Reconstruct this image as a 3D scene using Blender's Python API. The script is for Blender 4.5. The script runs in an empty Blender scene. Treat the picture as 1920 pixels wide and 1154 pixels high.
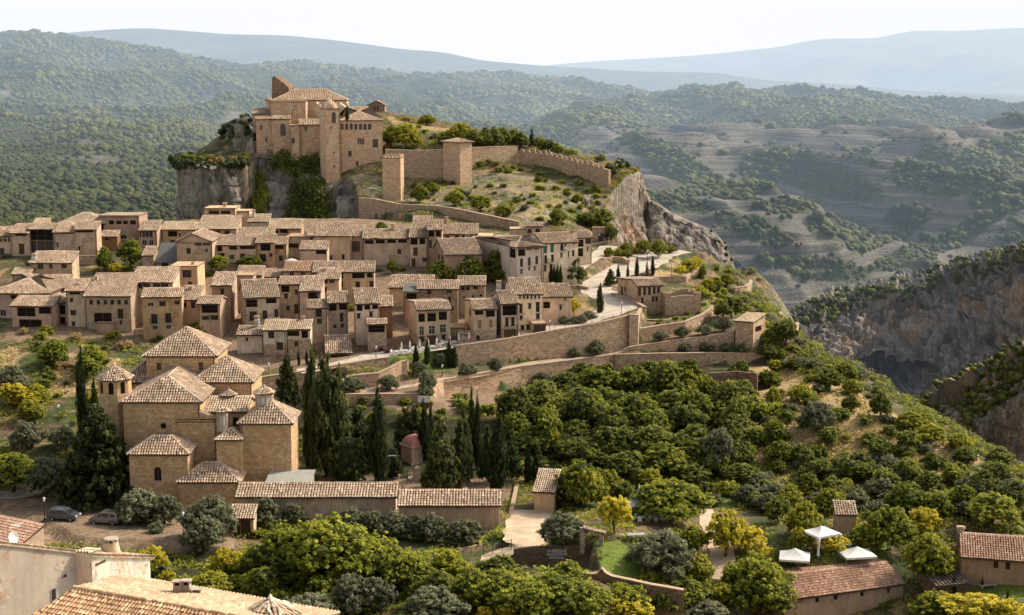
import bpy, math, random
import numpy as np
from math import radians as R
rng = np.random.default_rng(7)
random.seed(7)
scn = bpy.context.scene
col = scn.collection
# ------------------------------------------------------------------ camera
F, CX, CY, HOR = 2788.0, 960.0, 577.0, 150.0
TH = math.atan((CY-HOR)/F)
CAMZ = 100.0
CT, ST = math.cos(TH), math.sin(TH)
cd = bpy.data.cameras.new('camera'); cam = bpy.data.objects.new('camera', cd); col.objects.link(cam)
cam.location = (0, 0, CAMZ); cam.rotation_euler = (math.pi/2-TH, 0, 0)
cd.sensor_width = 36; cd.lens = 36*F/1920; cd.clip_start = 1; cd.clip_end = 60000
scn.camera = cam
def ray(px, py):
    a, b = (px-CX)/F, -(py-CY)/F
    return np.array([a, CT+b*ST, -ST+b*CT])
def P(px, py, Y):
    d = ray(px, py); t = Y/d[1]
    return np.array([d[0]*t, Y, CAMZ+d[2]*t])
def proj(p):
    x, y, z = p[0], p[1], p[2]-CAMZ
    f = y*CT-z*ST; u = y*ST+z*CT
    return CX+F*x/f, CY-F*u/f
# ------------------------------------------------------------------ noise (numpy)
def _h(i, j, k, s):
    n = (i*374761393+j*668265263+k*2147483647+s*974634777) & 0xffffffff
    n = ((n ^ (n >> 13))*1274126177) & 0xffffffff
    n = (n ^ (n >> 16)) & 0xffffffff
    return n/4294967295.0
def vnoise(x, y, z=None, s=0):
    x = np.asarray(x, float); y = np.asarray(y, float)
    z = np.zeros_like(x) if z is None else np.asarray(z, float)
    xi, yi, zi = np.floor(x), np.floor(y), np.floor(z)
    fx, fy, fz = x-xi, y-yi, z-zi
    fx, fy, fz = fx*fx*(3-2*fx), fy*fy*(3-2*fy), fz*fz*(3-2*fz)
    xi, yi, zi = xi.astype(np.int64), yi.astype(np.int64), zi.astype(np.int64)
    def c(a, b, d): return _h(xi+a, yi+b, zi+d, s)
    l = lambda a, b, t: a+(b-a)*t
    return l(l(l(c(0,0,0), c(1,0,0), fx), l(c(0,1,0), c(1,1,0), fx), fy),
             l(l(c(0,0,1), c(1,0,1), fx), l(c(0,1,1), c(1,1,1), fx), fy), fz)
def fbm(x, y, z=None, s=0, o=4):
    x = np.asarray(x, float); y = np.asarray(y, float); z = np.zeros_like(x) if z is None else np.asarray(z, float)
    a, t, w = 0.0, 0.0, 1.0
    for k in range(o):
        a = a+w*vnoise(x, y, z, s+k*17); t += w; w *= .5; x, y, z = x*2.03+5.1, y*2.03+1.7, z*2.03+9.3
    return a/t
# ------------------------------------------------------------------ mesh building
def unit(v):
    v = np.asarray(v, float); return v/np.linalg.norm(v)
V3 = lambda *a: np.array(a, float)
class MB:
    def __init__(s): s.v = []; s.f = []; s.m = []; s.r = []; s.n = 0; s.bv = []; s.bf = []; s.bm = []; s.br = []; s.mats = []
    def face(s, pts, m=0, r=.5):
        s.v.extend([tuple(p) for p in pts]); s.f.append(tuple(range(len(s.v)-len(pts), len(s.v)))); s.m.append(m); s.r.append(r)
    def box(s, x0, y0, z0, x1, y1, z1, m=0, r=.5, T=None, skip=''):
        c = [V3(x, y, z) for z in (z0, z1) for y in (y0, y1) for x in (x0, x1)]
        if T is not None: c = [T(p) for p in c]
        for k, q in dict(b=(0,2,3,1), t=(4,5,7,6), f=(0,1,5,4), k=(2,6,7,3), l=(0,4,6,2), r=(1,3,7,5)).items():
            if k not in skip: s.face([c[i] for i in q], m, r)
    def prism(s, poly, z0, z1, m=0, r=.5, top=True, ztop=None, bottom=False):
        n = len(poly)
        zt = [z1]*n if ztop is None else ztop
        lo = [V3(p[0], p[1], z0) for p in poly]; hi = [V3(p[0], p[1], zt[i]) for i, p in enumerate(poly)]
        for i in range(n):
            j = (i+1) % n; s.face([lo[i], lo[j], hi[j], hi[i]], m, r)
        if top: s.face(hi, m, r)
        if bottom: s.face(lo[::-1], m, r)
    def tube(s, pts, rads, n=6, m=0, r=.5, cap=True):
        rings = []
        pts = [np.asarray(p, float) for p in pts]
        for i, p in enumerate(pts):
            d = pts[min(i+1, len(pts)-1)]-pts[max(i-1, 0)]; d = d/ (np.linalg.norm(d)+1e-9)
            a = np.cross(d, V3(0,0,1) if abs(d[2]) < .9 else V3(1,0,0)); a /= np.linalg.norm(a); b = np.cross(d, a)
            rings.append([p+rads[i]*(math.cos(t)*a+math.sin(t)*b) for t in np.linspace(0, 2*math.pi, n, endpoint=False)])
        for i in range(len(rings)-1):
            for j in range(n):
                k = (j+1) % n; s.face([rings[i][j], rings[i+1][j], rings[i+1][k], rings[i][k]], m, r)
        if cap: s.face(rings[-1][::-1], m, r); s.face(rings[0], m, r)
    def lathe(s, c, prof, n=12, m=0, r=.5, ph=0.):
        rings = [[V3(c[0]+q*math.cos(t+ph), c[1]+q*math.sin(t+ph), c[2]+z) for t in np.linspace(0, 2*math.pi, n, endpoint=False)] for q, z in prof]
        for i in range(len(rings)-1):
            for j in range(n):
                k = (j+1) % n; s.face([rings[i][j], rings[i][k], rings[i+1][k], rings[i+1][j]], m, r)
        s.face(rings[-1], m, r)
    def bulk(s, verts, faces, m, r):
        """verts (N,3), faces (M,3|4) local ids, m int, r array"""
        s.bv.append(np.asarray(verts, float)); s.bf.append(np.asarray(faces, np.int64)); s.bm.append(m); s.br.append(np.broadcast_to(r, (len(faces),)))
    def build(s, name, mats, parent=None, smooth=False):
        mats = mats if isinstance(mats, (list, tuple)) else [mats]
        V = [np.array(s.v, float).reshape(-1, 3)]; off = len(s.v)
        starts, tot, loops, mi, rr = [], [], [], [], []
        pos = 0
        loops.append(np.array([i for f in s.f for i in f], np.int64)); lens = np.array([len(f) for f in s.f], np.int64)
        tot.append(lens); mi.append(np.array(s.m, np.int64)); rr.append(np.array(s.r, float))
        for v, f, m, r in zip(s.bv, s.bf, s.bm, s.br):
            V.append(v); loops.append((f+off).ravel()); off += len(v)
            tot.append(np.full(len(f), f.shape[1], np.int64)); mi.append(np.full(len(f), m, np.int64)); rr.append(np.asarray(r, float))
        V = np.concatenate(V); loops = np.concatenate(loops); tot = np.concatenate(tot); mi = np.concatenate(mi); rr = np.concatenate(rr)
        starts = np.concatenate([[0], np.cumsum(tot)[:-1]]) if len(tot) else np.array([], int)
        me = bpy.data.meshes.new(name)
        me.vertices.add(len(V)); me.vertices.foreach_set('co', V.astype(np.float32).ravel())
        me.loops.add(len(loops)); me.loops.foreach_set('vertex_index', loops.astype(np.int32))
        me.polygons.add(len(tot)); me.polygons.foreach_set('loop_start', starts.astype(np.int32)); me.polygons.foreach_set('loop_total', tot.astype(np.int32))
        me.polygons.foreach_set('material_index', mi.astype(np.int32))
        if smooth: me.polygons.foreach_set('use_smooth', np.ones(len(tot), bool))
        else: me.polygons.foreach_set('use_smooth', np.zeros(len(tot), bool))
        me.update(calc_edges=True)
        at = me.attributes.new('tone', 'FLOAT', 'FACE'); at.data.foreach_set('value', rr.astype(np.float32))
        # box projected uv in metres
        nr = np.zeros(len(tot)*3, np.float32); me.polygons.foreach_get('normal', nr); nr = np.abs(nr.reshape(-1, 3))
        ln = np.repeat(nr, tot, axis=0); co = V[loops]
        hz = ln[:, 2] > .75; sx = (~hz) & (ln[:, 0] > ln[:, 1])
        u = np.where(sx, co[:, 1], co[:, 0]); w = np.where(hz, co[:, 1], co[:, 2])
        uv = me.uv_layers.new(name='uv'); uv.data.foreach_set('uv', np.stack([u, w], 1).astype(np.float32).ravel())
        for m_ in mats: me.materials.append(m_)
        o = bpy.data.objects.new(name, me); col.objects.link(o)
        if parent is not None: o.parent = parent
        return o
def grid_mesh(name, X, mat, attrs=None, parent=None, smooth=True):
    """X: (ny,nx,3)"""
    ny, nx, _ = X.shape
    idx = np.arange(ny*nx).reshape(ny, nx)
    f = np.stack([idx[:-1, :-1], idx[:-1, 1:], idx[1:, 1:], idx[1:, :-1]], -1).reshape(-1, 4)
    me = bpy.data.meshes.new(name)
    me.vertices.add(nx*ny); me.vertices.foreach_set('co', X.astype(np.float32).ravel())
    me.loops.add(f.size); me.loops.foreach_set('vertex_index', f.astype(np.int32).ravel())
    me.polygons.add(len(f)); me.polygons.foreach_set('loop_start', (np.arange(len(f))*4).astype(np.int32)); me.polygons.foreach_set('loop_total', np.full(len(f), 4, np.int32))
    me.polygons.foreach_set('use_smooth', np.full(len(f), smooth))
    me.update(calc_edges=True)
    for k, a in (attrs or {}).items():
        at = me.attributes.new(k, 'FLOAT', 'POINT'); at.data.foreach_set('value', np.asarray(a, np.float32).ravel())
    me.materials.append(mat)
    o = bpy.data.objects.new(name, me); col.objects.link(o)
    if parent is not None: o.parent = parent
    return o
def tag(o, label=None, cat=None, group=None, kind=None):
    if label: o['label'] = label
    if cat: o['category'] = cat
    if group: o['group'] = group
    if kind: o['kind'] = kind
    return o
def empty(name, loc, rz=0, label=None, cat=None, group=None):
    o = bpy.data.objects.new(name, None); col.objects.link(o); o.location = loc; o.rotation_euler = (0, 0, rz); o.empty_display_size = .5
    return tag(o, label, cat, group)
def kids_of(o, tab): return tab.get(o.name, [])
def copy_thing(root, kids):
    """kids: [(child,[grandchildren])]"""
    r = root.copy(); col.objects.link(r); out = []
    for c, gs in kids:
        k = c.copy(); col.objects.link(k); k.parent = r; out.append(k)
        for g in gs:
            q = g.copy(); col.objects.link(q); q.parent = k
    return r
# ------------------------------------------------------------------ materials
class NT:
    def __init__(s, name):
        s.m = bpy.data.materials.new(name); s.m.use_nodes = True; s.t = s.m.node_tree; s.n = s.t.nodes
        s.b = s.n['Principled BSDF']; s.b.inputs['Roughness'].default_value = .9; s.b.inputs['Specular IOR Level'].default_value = .15
        s.out = s.n['Material Output']
    def new(s, t, **k):
        n = s.n.new(t)
        for a, b in k.items():
            if hasattr(n, a): setattr(n, a, b)
        return n
    def link(s, a, b): s.t.links.new(a, b)
    def val(s, sock, v):
        if isinstance(v, bpy.types.NodeSocket): s.link(v, sock)
        else: sock.default_value = v
    def math(s, op, a, b=0., c=0., clamp=False):
        n = s.new('ShaderNodeMath', operation=op); n.use_clamp = clamp
        s.val(n.inputs[0], a); s.val(n.inputs[1], b)
        if op == 'MULTIPLY_ADD': s.val(n.inputs[2], c)
        return n.outputs[0]
    def uv(s): return s.new('ShaderNodeUVMap', uv_map='uv').outputs[0]
    def pos(s): return s.new('ShaderNodeNewGeometry').outputs['Position']
    def scale(s, v, sc):
        n = s.new('ShaderNodeVectorMath', operation='MULTIPLY'); s.link(v, n.inputs[0]); n.inputs[1].default_value = sc; return n.outputs[0]
    def noise(s, vec, scale, detail=3, rough=.6, dist=0):
        n = s.new('ShaderNodeTexNoise'); s.link(vec, n.inputs['Vector']); n.inputs['Scale'].default_value = scale
        n.inputs['Detail'].default_value = detail; n.inputs['Roughness'].default_value = rough; n.inputs['Distortion'].default_value = dist
        return n.outputs['Fac']
    def attr(s, name): return s.new('ShaderNodeAttribute', attribute_name=name).outputs['Fac']
    def ramp(s, fac, stops, interp='LINEAR'):
        n = s.new('ShaderNodeValToRGB'); s.val(n.inputs[0], fac); cr = n.color_ramp; cr.interpolation = interp
        while len(cr.elements) < len(stops): cr.elements.new(.5)
        for e, (p, c) in zip(cr.elements, stops):
            e.position = p; e.color = (*(c if not isinstance(c, (int, float)) else (c, c, c)), 1)
        return n.outputs[0]
    def mix(s, fac, a, b, mode='MIX'):
        n = s.new('ShaderNodeMix', data_type='RGBA', blend_type=mode)
        s.val(n.inputs[0], fac)
        for i, v in ((6, a), (7, b)):
            if isinstance(v, tuple): n.inputs[i].default_value = (*v, 1)
            else: s.link(v, n.inputs[i])
        return n.outputs[2]
    def rand(s): return s.new('ShaderNodeObjectInfo').outputs['Random']
    def bump(s, h, strength=.5, dist=.05):
        n = s.new('ShaderNodeBump'); s.link(h, n.inputs['Height']); n.inputs['Strength'].default_value = strength; n.inputs['Distance'].default_value = dist
        s.link(n.outputs[0], s.b.inputs['Normal'])
    def color(s, c):
        if isinstance(c, tuple): s.b.inputs['Base Color'].default_value = (*c, 1)
        else: s.link(c, s.b.inputs['Base Color'])
        return s.m
def S(r, g, b):
    """sRGB 0-255 to linear"""
    f = lambda c: (c/255/12.92) if c/255 <= .04045 else ((c/255+.055)/1.055)**2.4
    return (f(r), f(g), f(b))
def mul(c, k): return tuple(min(1, x*k) for x in c)
def mat_plaster(name, c, stain=.35, warm=(.30, .20, .12), patch=.56):
    t = NT(name); uv = t.uv(); r = t.rand()
    off = t.new('ShaderNodeVectorMath', operation='ADD'); t.link(uv, off.inputs[0]); cb = t.new('ShaderNodeCombineXYZ'); t.link(t.math('MULTIPLY', r, 90.), cb.inputs[0]); t.link(cb.outputs[0], off.inputs[1]); uv = off.outputs[0]
    big = t.noise(uv, .35, 4); st = t.noise(t.scale(uv, (2.2, .30, 1)), 1.1, 4); fine = t.noise(uv, 6, 3, .7)
    c1 = t.mix(t.ramp(big, [(.35, 0), (.7, 1)]), mul(c, 1.15), mul(c, .78))
    c2 = t.mix(t.math('MULTIPLY', t.ramp(st, [(.46, 0), (.72, 1)]), stain*1.4), c1, mul(warm, .8))
    c3 = t.mix(t.math('MULTIPLY', t.ramp(fine, [(.5, 0), (.7, 1)]), .4), c2, mul(c, .6))
    # patches where the render has fallen off the stones
    vo = t.new('ShaderNodeTexVoronoi', feature='F1'); t.link(t.scale(uv, (1, 1.6, 1)), vo.inputs['Vector']); vo.inputs['Scale'].default_value = 2.6
    sp = t.new('ShaderNodeSeparateColor'); t.link(vo.outputs['Color'], sp.inputs[0])
    stn = t.ramp(sp.outputs[0], [(0, mul(c, .42)), (.5, mul(c, .75)), (.8, (c[0]*.9, c[1]*.68, c[2]*.5)), (1, mul(c, 1.1))])
    pn = t.math('ADD', t.noise(uv, .28, 5, .7), t.math('MULTIPLY_ADD', r, .10, -.05))
    c3 = t.mix(t.ramp(pn, [(patch, 0), (patch+.03, .9)]), c3, stn)
    hs = t.new('ShaderNodeHueSaturation'); t.link(c3, hs.inputs['Color']); t.link(t.math('MULTIPLY_ADD', r, .026, .484), hs.inputs['Hue']); t.link(t.math('MULTIPLY_ADD', t.math('FRACT', t.math('MULTIPLY', r, 7.3)), .35, .82), hs.inputs['Saturation']); t.link(t.math('MULTIPLY_ADD', t.math('FRACT', t.math('MULTIPLY', r, 13.7)), .42, .84), hs.inputs['Value'])
    t.bump(t.math('ADD', fine, t.math('MULTIPLY', pn, .5)), .6, .04)
    return t.color(hs.outputs[0])
def mat_rubble(name, c, mortar, sc=2.4, var=.5, red=(.30, .16, .10)):
    t = NT(name); uv = t.uv(); v = t.scale(uv, (1, 1.7, 1))
    vo = t.new('ShaderNodeTexVoronoi', feature='F1'); t.link(v, vo.inputs['Vector']); vo.inputs['Scale'].default_value = sc
    ve = t.new('ShaderNodeTexVoronoi', feature='DISTANCE_TO_EDGE'); t.link(v, ve.inputs['Vector']); ve.inputs['Scale'].default_value = sc
    sp = t.new('ShaderNodeSeparateColor'); t.link(vo.outputs['Color'], sp.inputs[0])
    cc = t.ramp(sp.outputs[0], [(0, mul(c, 1-var)), (.35, mul(c, .9)), (.6, mul(c, 1.15)), (.8, red), (1, mul(c, 1.4))])
    big = t.noise(uv, .3, 4)
    cc = t.mix(t.math('MULTIPLY', t.ramp(big, [(.4, 0), (.72, 1)]), .5), cc, mul(c, .55))
    e = t.ramp(ve.outputs['Distance'], [(.02, 1), (.09, 0)])
    cc = t.mix(t.math('MULTIPLY', e, .7), cc, mortar)
    t.bump(t.math('SUBTRACT', t.noise(uv, 5, 3), e), .7, .06)
    return t.color(cc)
def mat_ashlar(name, c, bw=.6, bh=.3):
    t = NT(name); uv = t.uv(); b = t.new('ShaderNodeTexBrick'); t.link(uv, b.inputs['Vector'])
    b.inputs['Scale'].default_value = 1; b.inputs['Brick Width'].default_value = bw; b.inputs['Row Height'].default_value = bh
    b.inputs['Mortar Size'].default_value = .014; b.inputs['Bias'].default_value = 0
    b.inputs['Color1'].default_value = (*mul(c, 1.2), 1); b.inputs['Color2'].default_value = (*mul((c[0]*1.02, c[1]*.93, c[2]*.85), .8), 1); b.inputs['Mortar'].default_value = (*mul(c, .5), 1)
    big = t.noise(uv, .45, 5, .65); fine = t.noise(uv, 2.4, 5, .75)
    cc = t.mix(t.math('MULTIPLY', t.ramp(t.noise(t.scale(uv, (1.6, .4, 1)), .7, 5, .7), [(.46, 0), (.7, 1)]), .55), b.outputs['Color'], mul(c, .5))
    cc = t.mix(t.math('MULTIPLY', t.ramp(big, [(.42, 0), (.65, 1)]), .4), cc, (c[0]*.95, c[1]*.62, c[2]*.42))
    cc = t.mix(t.math('MULTIPLY', t.ramp(fine, [(.48, 0), (.62, 1)]), .6), cc, mul(c, .45))
    hh = t.math('SUBTRACT', t.math('MULTIPLY', fine, .6), b.outputs['Fac'])
    t.bump(hh, .8, .05)
    return t.color(cc)
def mat_tiles(name, pale, mid, dark, pink):
    t = NT(name); r = t.attr('tone'); p = t.pos()
    big = t.noise(p, .35, 3); sp = t.noise(p, 2.6, 3, .7)
    c = t.ramp(r, [(0, dark), (.18, mid), (.42, mul(mid, 1.25)), (.62, pink), (.82, pale), (1, mul(pale, 1.15))])
    c = t.mix(t.math('MULTIPLY', t.ramp(big, [(.42, 0), (.64, 1)]), .5), c, mul(mid, .60))
    c = t.mix(t.math('MULTIPLY', t.ramp(sp, [(.5, 0), (.66, 1)]), .6), c, mul(dark, .8))
    ob = t.rand(); c = t.mix(t.math('MULTIPLY', ob, .28), c, mul(mid, .6))
    t.bump(sp, .4, .03)
    return t.color(c)
def mat_flat(name, c, rough=.8, metal=0, spec=.3, noise=.15, sc=3):
    t = NT(name); t.b.inputs['Roughness'].default_value = rough; t.b.inputs['Metallic'].default_value = metal; t.b.inputs['Specular IOR Level'].default_value = spec
    n = t.noise(t.pos(), sc, 3)
    return t.color(t.mix(t.math('MULTIPLY', n, noise*2), c, mul(c, .5)))
def mat_leaf(name, dark, mid, light, trans=.45):
    t = NT(name); r = t.attr('tone'); ob = t.rand()
    rr = t.math('ADD', t.math('MULTIPLY', r, .8), t.math('MULTIPLY', ob, .25), clamp=True)
    c = t.ramp(rr, [(.0, dark), (.45, mid), (.95, light)])
    t.color(c); t.b.inputs['Roughness'].default_value = .6
    tr = t.new('ShaderNodeBsdfTranslucent'); t.link(c, tr.inputs[0])
    mx = t.new('ShaderNodeMixShader'); mx.inputs[0].default_value = trans
    t.link(t.b.outputs[0], mx.inputs[1]); t.link(tr.outputs[0], mx.inputs[2]); t.link(mx.outputs[0], t.out.inputs['Surface'])
    return t.m
M = {}
M['tan'] = mat_plaster('plaster_tan', (.52, .385, .265))
M['sand'] = mat_plaster('plaster_sand', (.60, .47, .34))
M['cream'] = mat_plaster('plaster_cream', (.68, .58, .44), .22)
M['brown'] = mat_plaster('plaster_brown', (.44, .31, .21))
M['pink'] = mat_plaster('plaster_pink', (.54, .375, .25))
M['ochre'] = mat_plaster('plaster_ochre', (.56, .42, .27), .3)
M['orange'] = mat_plaster('plaster_orange', (.62, .36, .19), .3)
M['grey'] = mat_plaster('plaster_grey', (.46, .385, .285))
M['white'] = mat_plaster('plaster_white', (.66, .60, .50), .2)
M['rubble'] = mat_rubble('rubble_stone', (.50, .37, .25), (.56, .45, .33))
M['rubblered'] = mat_rubble('rubble_stone_red', (.58, .41, .27), (.64, .49, .35), 1.9, .5, (.42, .22, .13))
M['rubbledark'] = mat_rubble('rubble_stone_dark', (.22, .15, .10), (.25, .18, .12), 2.2)
M['ashlar'] = mat_ashlar('ashlar_stone', (.60, .44, .265), .75, .36)
M['castle'] = mat_ashlar('castle_stone', (.64, .48, .34), .9, .42)
M['castlepale'] = mat_ashlar('castle_pale_stone', (.68, .57, .43), .9, .42)
M['brickred'] = mat_ashlar('brick_red', (.40, .24, .15), .35, .12)
M['tile'] = mat_tiles('roof_tile', (.84, .70, .53), (.50, .37, .26), (.14, .095, .065), (.64, .44, .32))
M['tilepale'] = mat_tiles('roof_tile_pale', (.86, .74, .55), (.64, .49, .34), (.36, .26, .18), (.66, .48, .33))
M['tilered'] = mat_tiles('roof_tile_red', (.74, .54, .40), (.52, .32, .22), (.24, .15, .10), (.58, .34, .24))
M['under'] = mat_flat('roof_slab_shade', (.10, .07, .052))  # dark slab below the tiles, shade of gaps and eaves put into the colour
M['dark'] = mat_flat('dark_glass', (.018, .02, .024), .25, 0, .5, .1)
M['hole'] = mat_flat('dark_interior', (.028, .022, .018), .95, 0, .0, .3)
M['wood'] = mat_flat('brown_wood', (.10, .055, .03), .8)
M['paleframe'] = mat_flat('pale_frame', (.5, .44, .36), .8)
M['greenwood'] = mat_flat('green_wood', (.06, .16, .11), .7)
M['tealwood'] = mat_flat('teal_wood', (.16, .32, .27), .7)
M['tanwood'] = mat_flat('tan_wood', (.36, .20, .09), .7)
M['iron'] = mat_flat('iron', (.02, .02, .022), .5, .5)
M['stonepale'] = mat_flat('pale_stone', (.50, .42, .33), .9, 0, .2, .35, 2)
M['coping'] = mat_flat('coping_stone', (.52, .38, .27), .9, 0, .2, .35, 2)
M['whitepaint'] = mat_flat('white_paint', (.78, .77, .74), .6)
M['metal'] = mat_flat('grey_metal', (.35, .36, .37), .45, .6)
M['slate'] = mat_flat('grey_sheet_roof', (.16, .16, .15), .7, 0, .3, .5, 1.2)
M['palesheet'] = mat_flat('pale_sheet_roof', (.42, .42, .38), .7, 0, .3, .5, 1.2)
# ------------------------------------------------------------------ terrain
def tps(pts, reg=0.0):
    pts = np.asarray(pts, float); c = pts[:, :2]/100.; n = len(c)
    def U(r2): return np.where(r2 > 1e-12, r2*np.log(r2+1e-12), 0)
    K = U(((c[:, None]-c[None])**2).sum(-1))+reg*np.eye(n)
    A = np.zeros((n+3, n+3)); A[:n, :n] = K; A[:n, n] = 1; A[:n, n+1:] = c; A[n:, :n] = A[:n, n:].T
    w = np.linalg.solve(A, np.concatenate([pts[:, 2], [0, 0, 0]]))
    def f(x, y):
        x = np.asarray(x, float)/100.; y = np.asarray(y, float)/100.
        sh = x.shape; q = np.stack([x.ravel(), y.ravel()], 1); out = np.empty(len(q))
        for i in range(0, len(q), 20000):
            b = q[i:i+20000]; out[i:i+20000] = U(((b[:, None]-c[None])**2).sum(-1))@w[:n]+w[n]+b@w[n+1:]
        return out.reshape(sh)
    return f
def PL(l): return [P(*p) for p in l]
base_px = [
 (100,1154,150),(700,1154,152),(1200,1154,155),(1420,1200,160),(1700,1200,162),(1900,1165,162),(300,1060,170),(900,1050,172),(1300,1060,172),(1560,1062,178),(1880,1090,175),
 (40,985,188),(500,985,188),(950,985,189),(1400,985,190),(1800,985,189),
 (50,920,202),(300,905,208),(700,900,209),(950,890,211),(1300,895,211),(1600,880,212),(100,860,214),
 (50,780,230),(250,790,228),(560,830,224),(800,820,226),(1000,815,227),(1200,800,229),(1400,800,226),(1600,800,222),
 (50,700,245),(220,720,243),(400,740,242),(640,775,233),(760,778,233),(930,760,238),(1000,735,252),(1150,703,265),(1300,697,267),(1437,688,269),(1550,730,240),
 (0,640,262),(120,640,262),(250,640,265),(450,700,250),(550,712,243),(650,735,241),(780,715,247),
 (0,600,276),(300,600,278),(600,600,283),(900,600,284),(50,560,293),(400,560,295),(900,560,296),(0,520,306),(500,520,309),(950,520,312),
 (0,480,322),(400,480,322),(1000,480,325),(0,440,345),(300,440,345),(700,440,345),(1000,440,348),(500,410,372),(700,412,368),(900,430,356),
 (1150,570,292),(1110,545,303),(1130,525,312),(1190,497,328),(1250,480,338),(1310,472,345),(1130,458,345),(1060,455,345),
 (1210,592,288),(1300,570,300),(1380,560,308),(1300,545,314),(1360,530,325),(1250,600,280),(1350,600,286),(1420,640,272),
 (340,425,405),(450,425,402),(600,425,395)]
edge_px = [(1385,515,352),(1400,545,322),(1450,590,300),(1500,640,282),(1560,675,268),(1600,695,260),(1700,757,244),(1800,812,228),(1900,876,212),(1990,930,202)]
def PZ(px, Y, z):
    f = Y*CT-(z-CAMZ)*ST; return V3((px-CX)/F*f, Y, z)
B_pts = [P(*p) for p in base_px]
B_pts += [P(*p) for p in [(1160,470,362),(1200,520,368),(1260,530,368),(1320,540,362),(1365,560,352),(1200,560,392),(1280,570,392),(1350,600,388),(1240,640,420)]]
B_pts += [V3(x, y, z) for x, y, z in [(-170,100,50),(0,100,50),(60,100,46),(170,100,40),(-190,200,47),(-190,300,60),(-190,400,50),(-60,470,45),(-190,540,35),(0,540,40),(100,540,-30),(190,540,-60),(190,100,30),(22,150,34),(50,150,33),(22,160,35),(30,166,34),(45,166,34)]]
for p in edge_px:
    e = P(*p); B_pts += [e, e+V3(11, 16, -9), e+V3(28, 36, -34), e+V3(60, 50, -75)]
fB = tps(B_pts, 2e-4)
hill_px = [(700,405,378),(751,400,374),(850,420,360),(906,440,352),(973,437,350),(1050,440,350),(1100,430,362),(1130,445,370),
 (690,372,382),(760,382,384),(816,385,382),(870,390,378),(800,365,392),(800,345,400),(865,344,404),(735,384,392),(650,385,392),(650,350,404),
 (950,380,380),(950,340,400),(1050,380,380),(1050,350,398),(1100,375,391),(1000,420,360),(1135,348,400),
 (900,314,413),(900,283,421),(971,304,423),(971,278,431),(1052,325,411),(1060,299,419),(1138,346,399),(1145,318,406),
 (770,334,411),(841,330,409),(732,284,420),(841,284,420),(720,250,440),(760,235,455),(705,211,470),(800,225,465),(880,246,457),(980,260,452),
 (1080,285,440),(1180,316,432),(1204,333,428),(480,288,424),(560,300,424),(620,345,410),(680,338,406),(480,250,440),(560,240,452),(650,235,452),
 (340,300,414),(400,300,420),(440,300,417),(462,298,420),(335,300,440),(400,296,436),(436,242,452),(452,232,448),(470,232,446)]
H_pts = PL(hill_px)+PL([(1100,296,462),(1185,340,462),(1000,272,485),(1140,335,500),(880,262,500)])+[V3(x, y, z) for x, y, z in [(-60,500,84),(0,520,80),(60,500,60),(100,470,50),(60,540,52),(-110,460,72),(-60,540,70)]]
fH = tps(H_pts, 1e-4)
hill_poly = [P(*p)[:2] for p in [(333,0,413),(345,0,411),(455,0,411),(470,0,417),(474,0,427),(545,0,425),(600,0,422),(606,0,412),(645,0,409),(655,0,402),(690,405,382),(751,400,374),(850,420,360),(906,440,352),
  (973,437,350),(1050,440,350),(1100,430,362),(1140,440,379),(1152,0,394),(1180,0,403),(1200,0,407),(1209,0,420),(1209,0,520),(1100,0,530),(900,0,540),(500,0,540),(420,0,460),(333,0,440)]]
def inpoly(x, y, poly):
    x = np.asarray(x, float); y = np.asarray(y, float); c = np.zeros(x.shape, bool); n = len(poly)
    for i in range(n):
        x1, y1 = poly[i][0], poly[i][1]; x2, y2 = poly[(i+1) % n][0], poly[(i+1) % n][1]
        k = ((y1 > y) != (y2 > y)) & (x < (x2-x1)*(y-y1)/((y2-y1) if y2 != y1 else 1e-9)+x1)
        c ^= k
    return c
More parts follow.
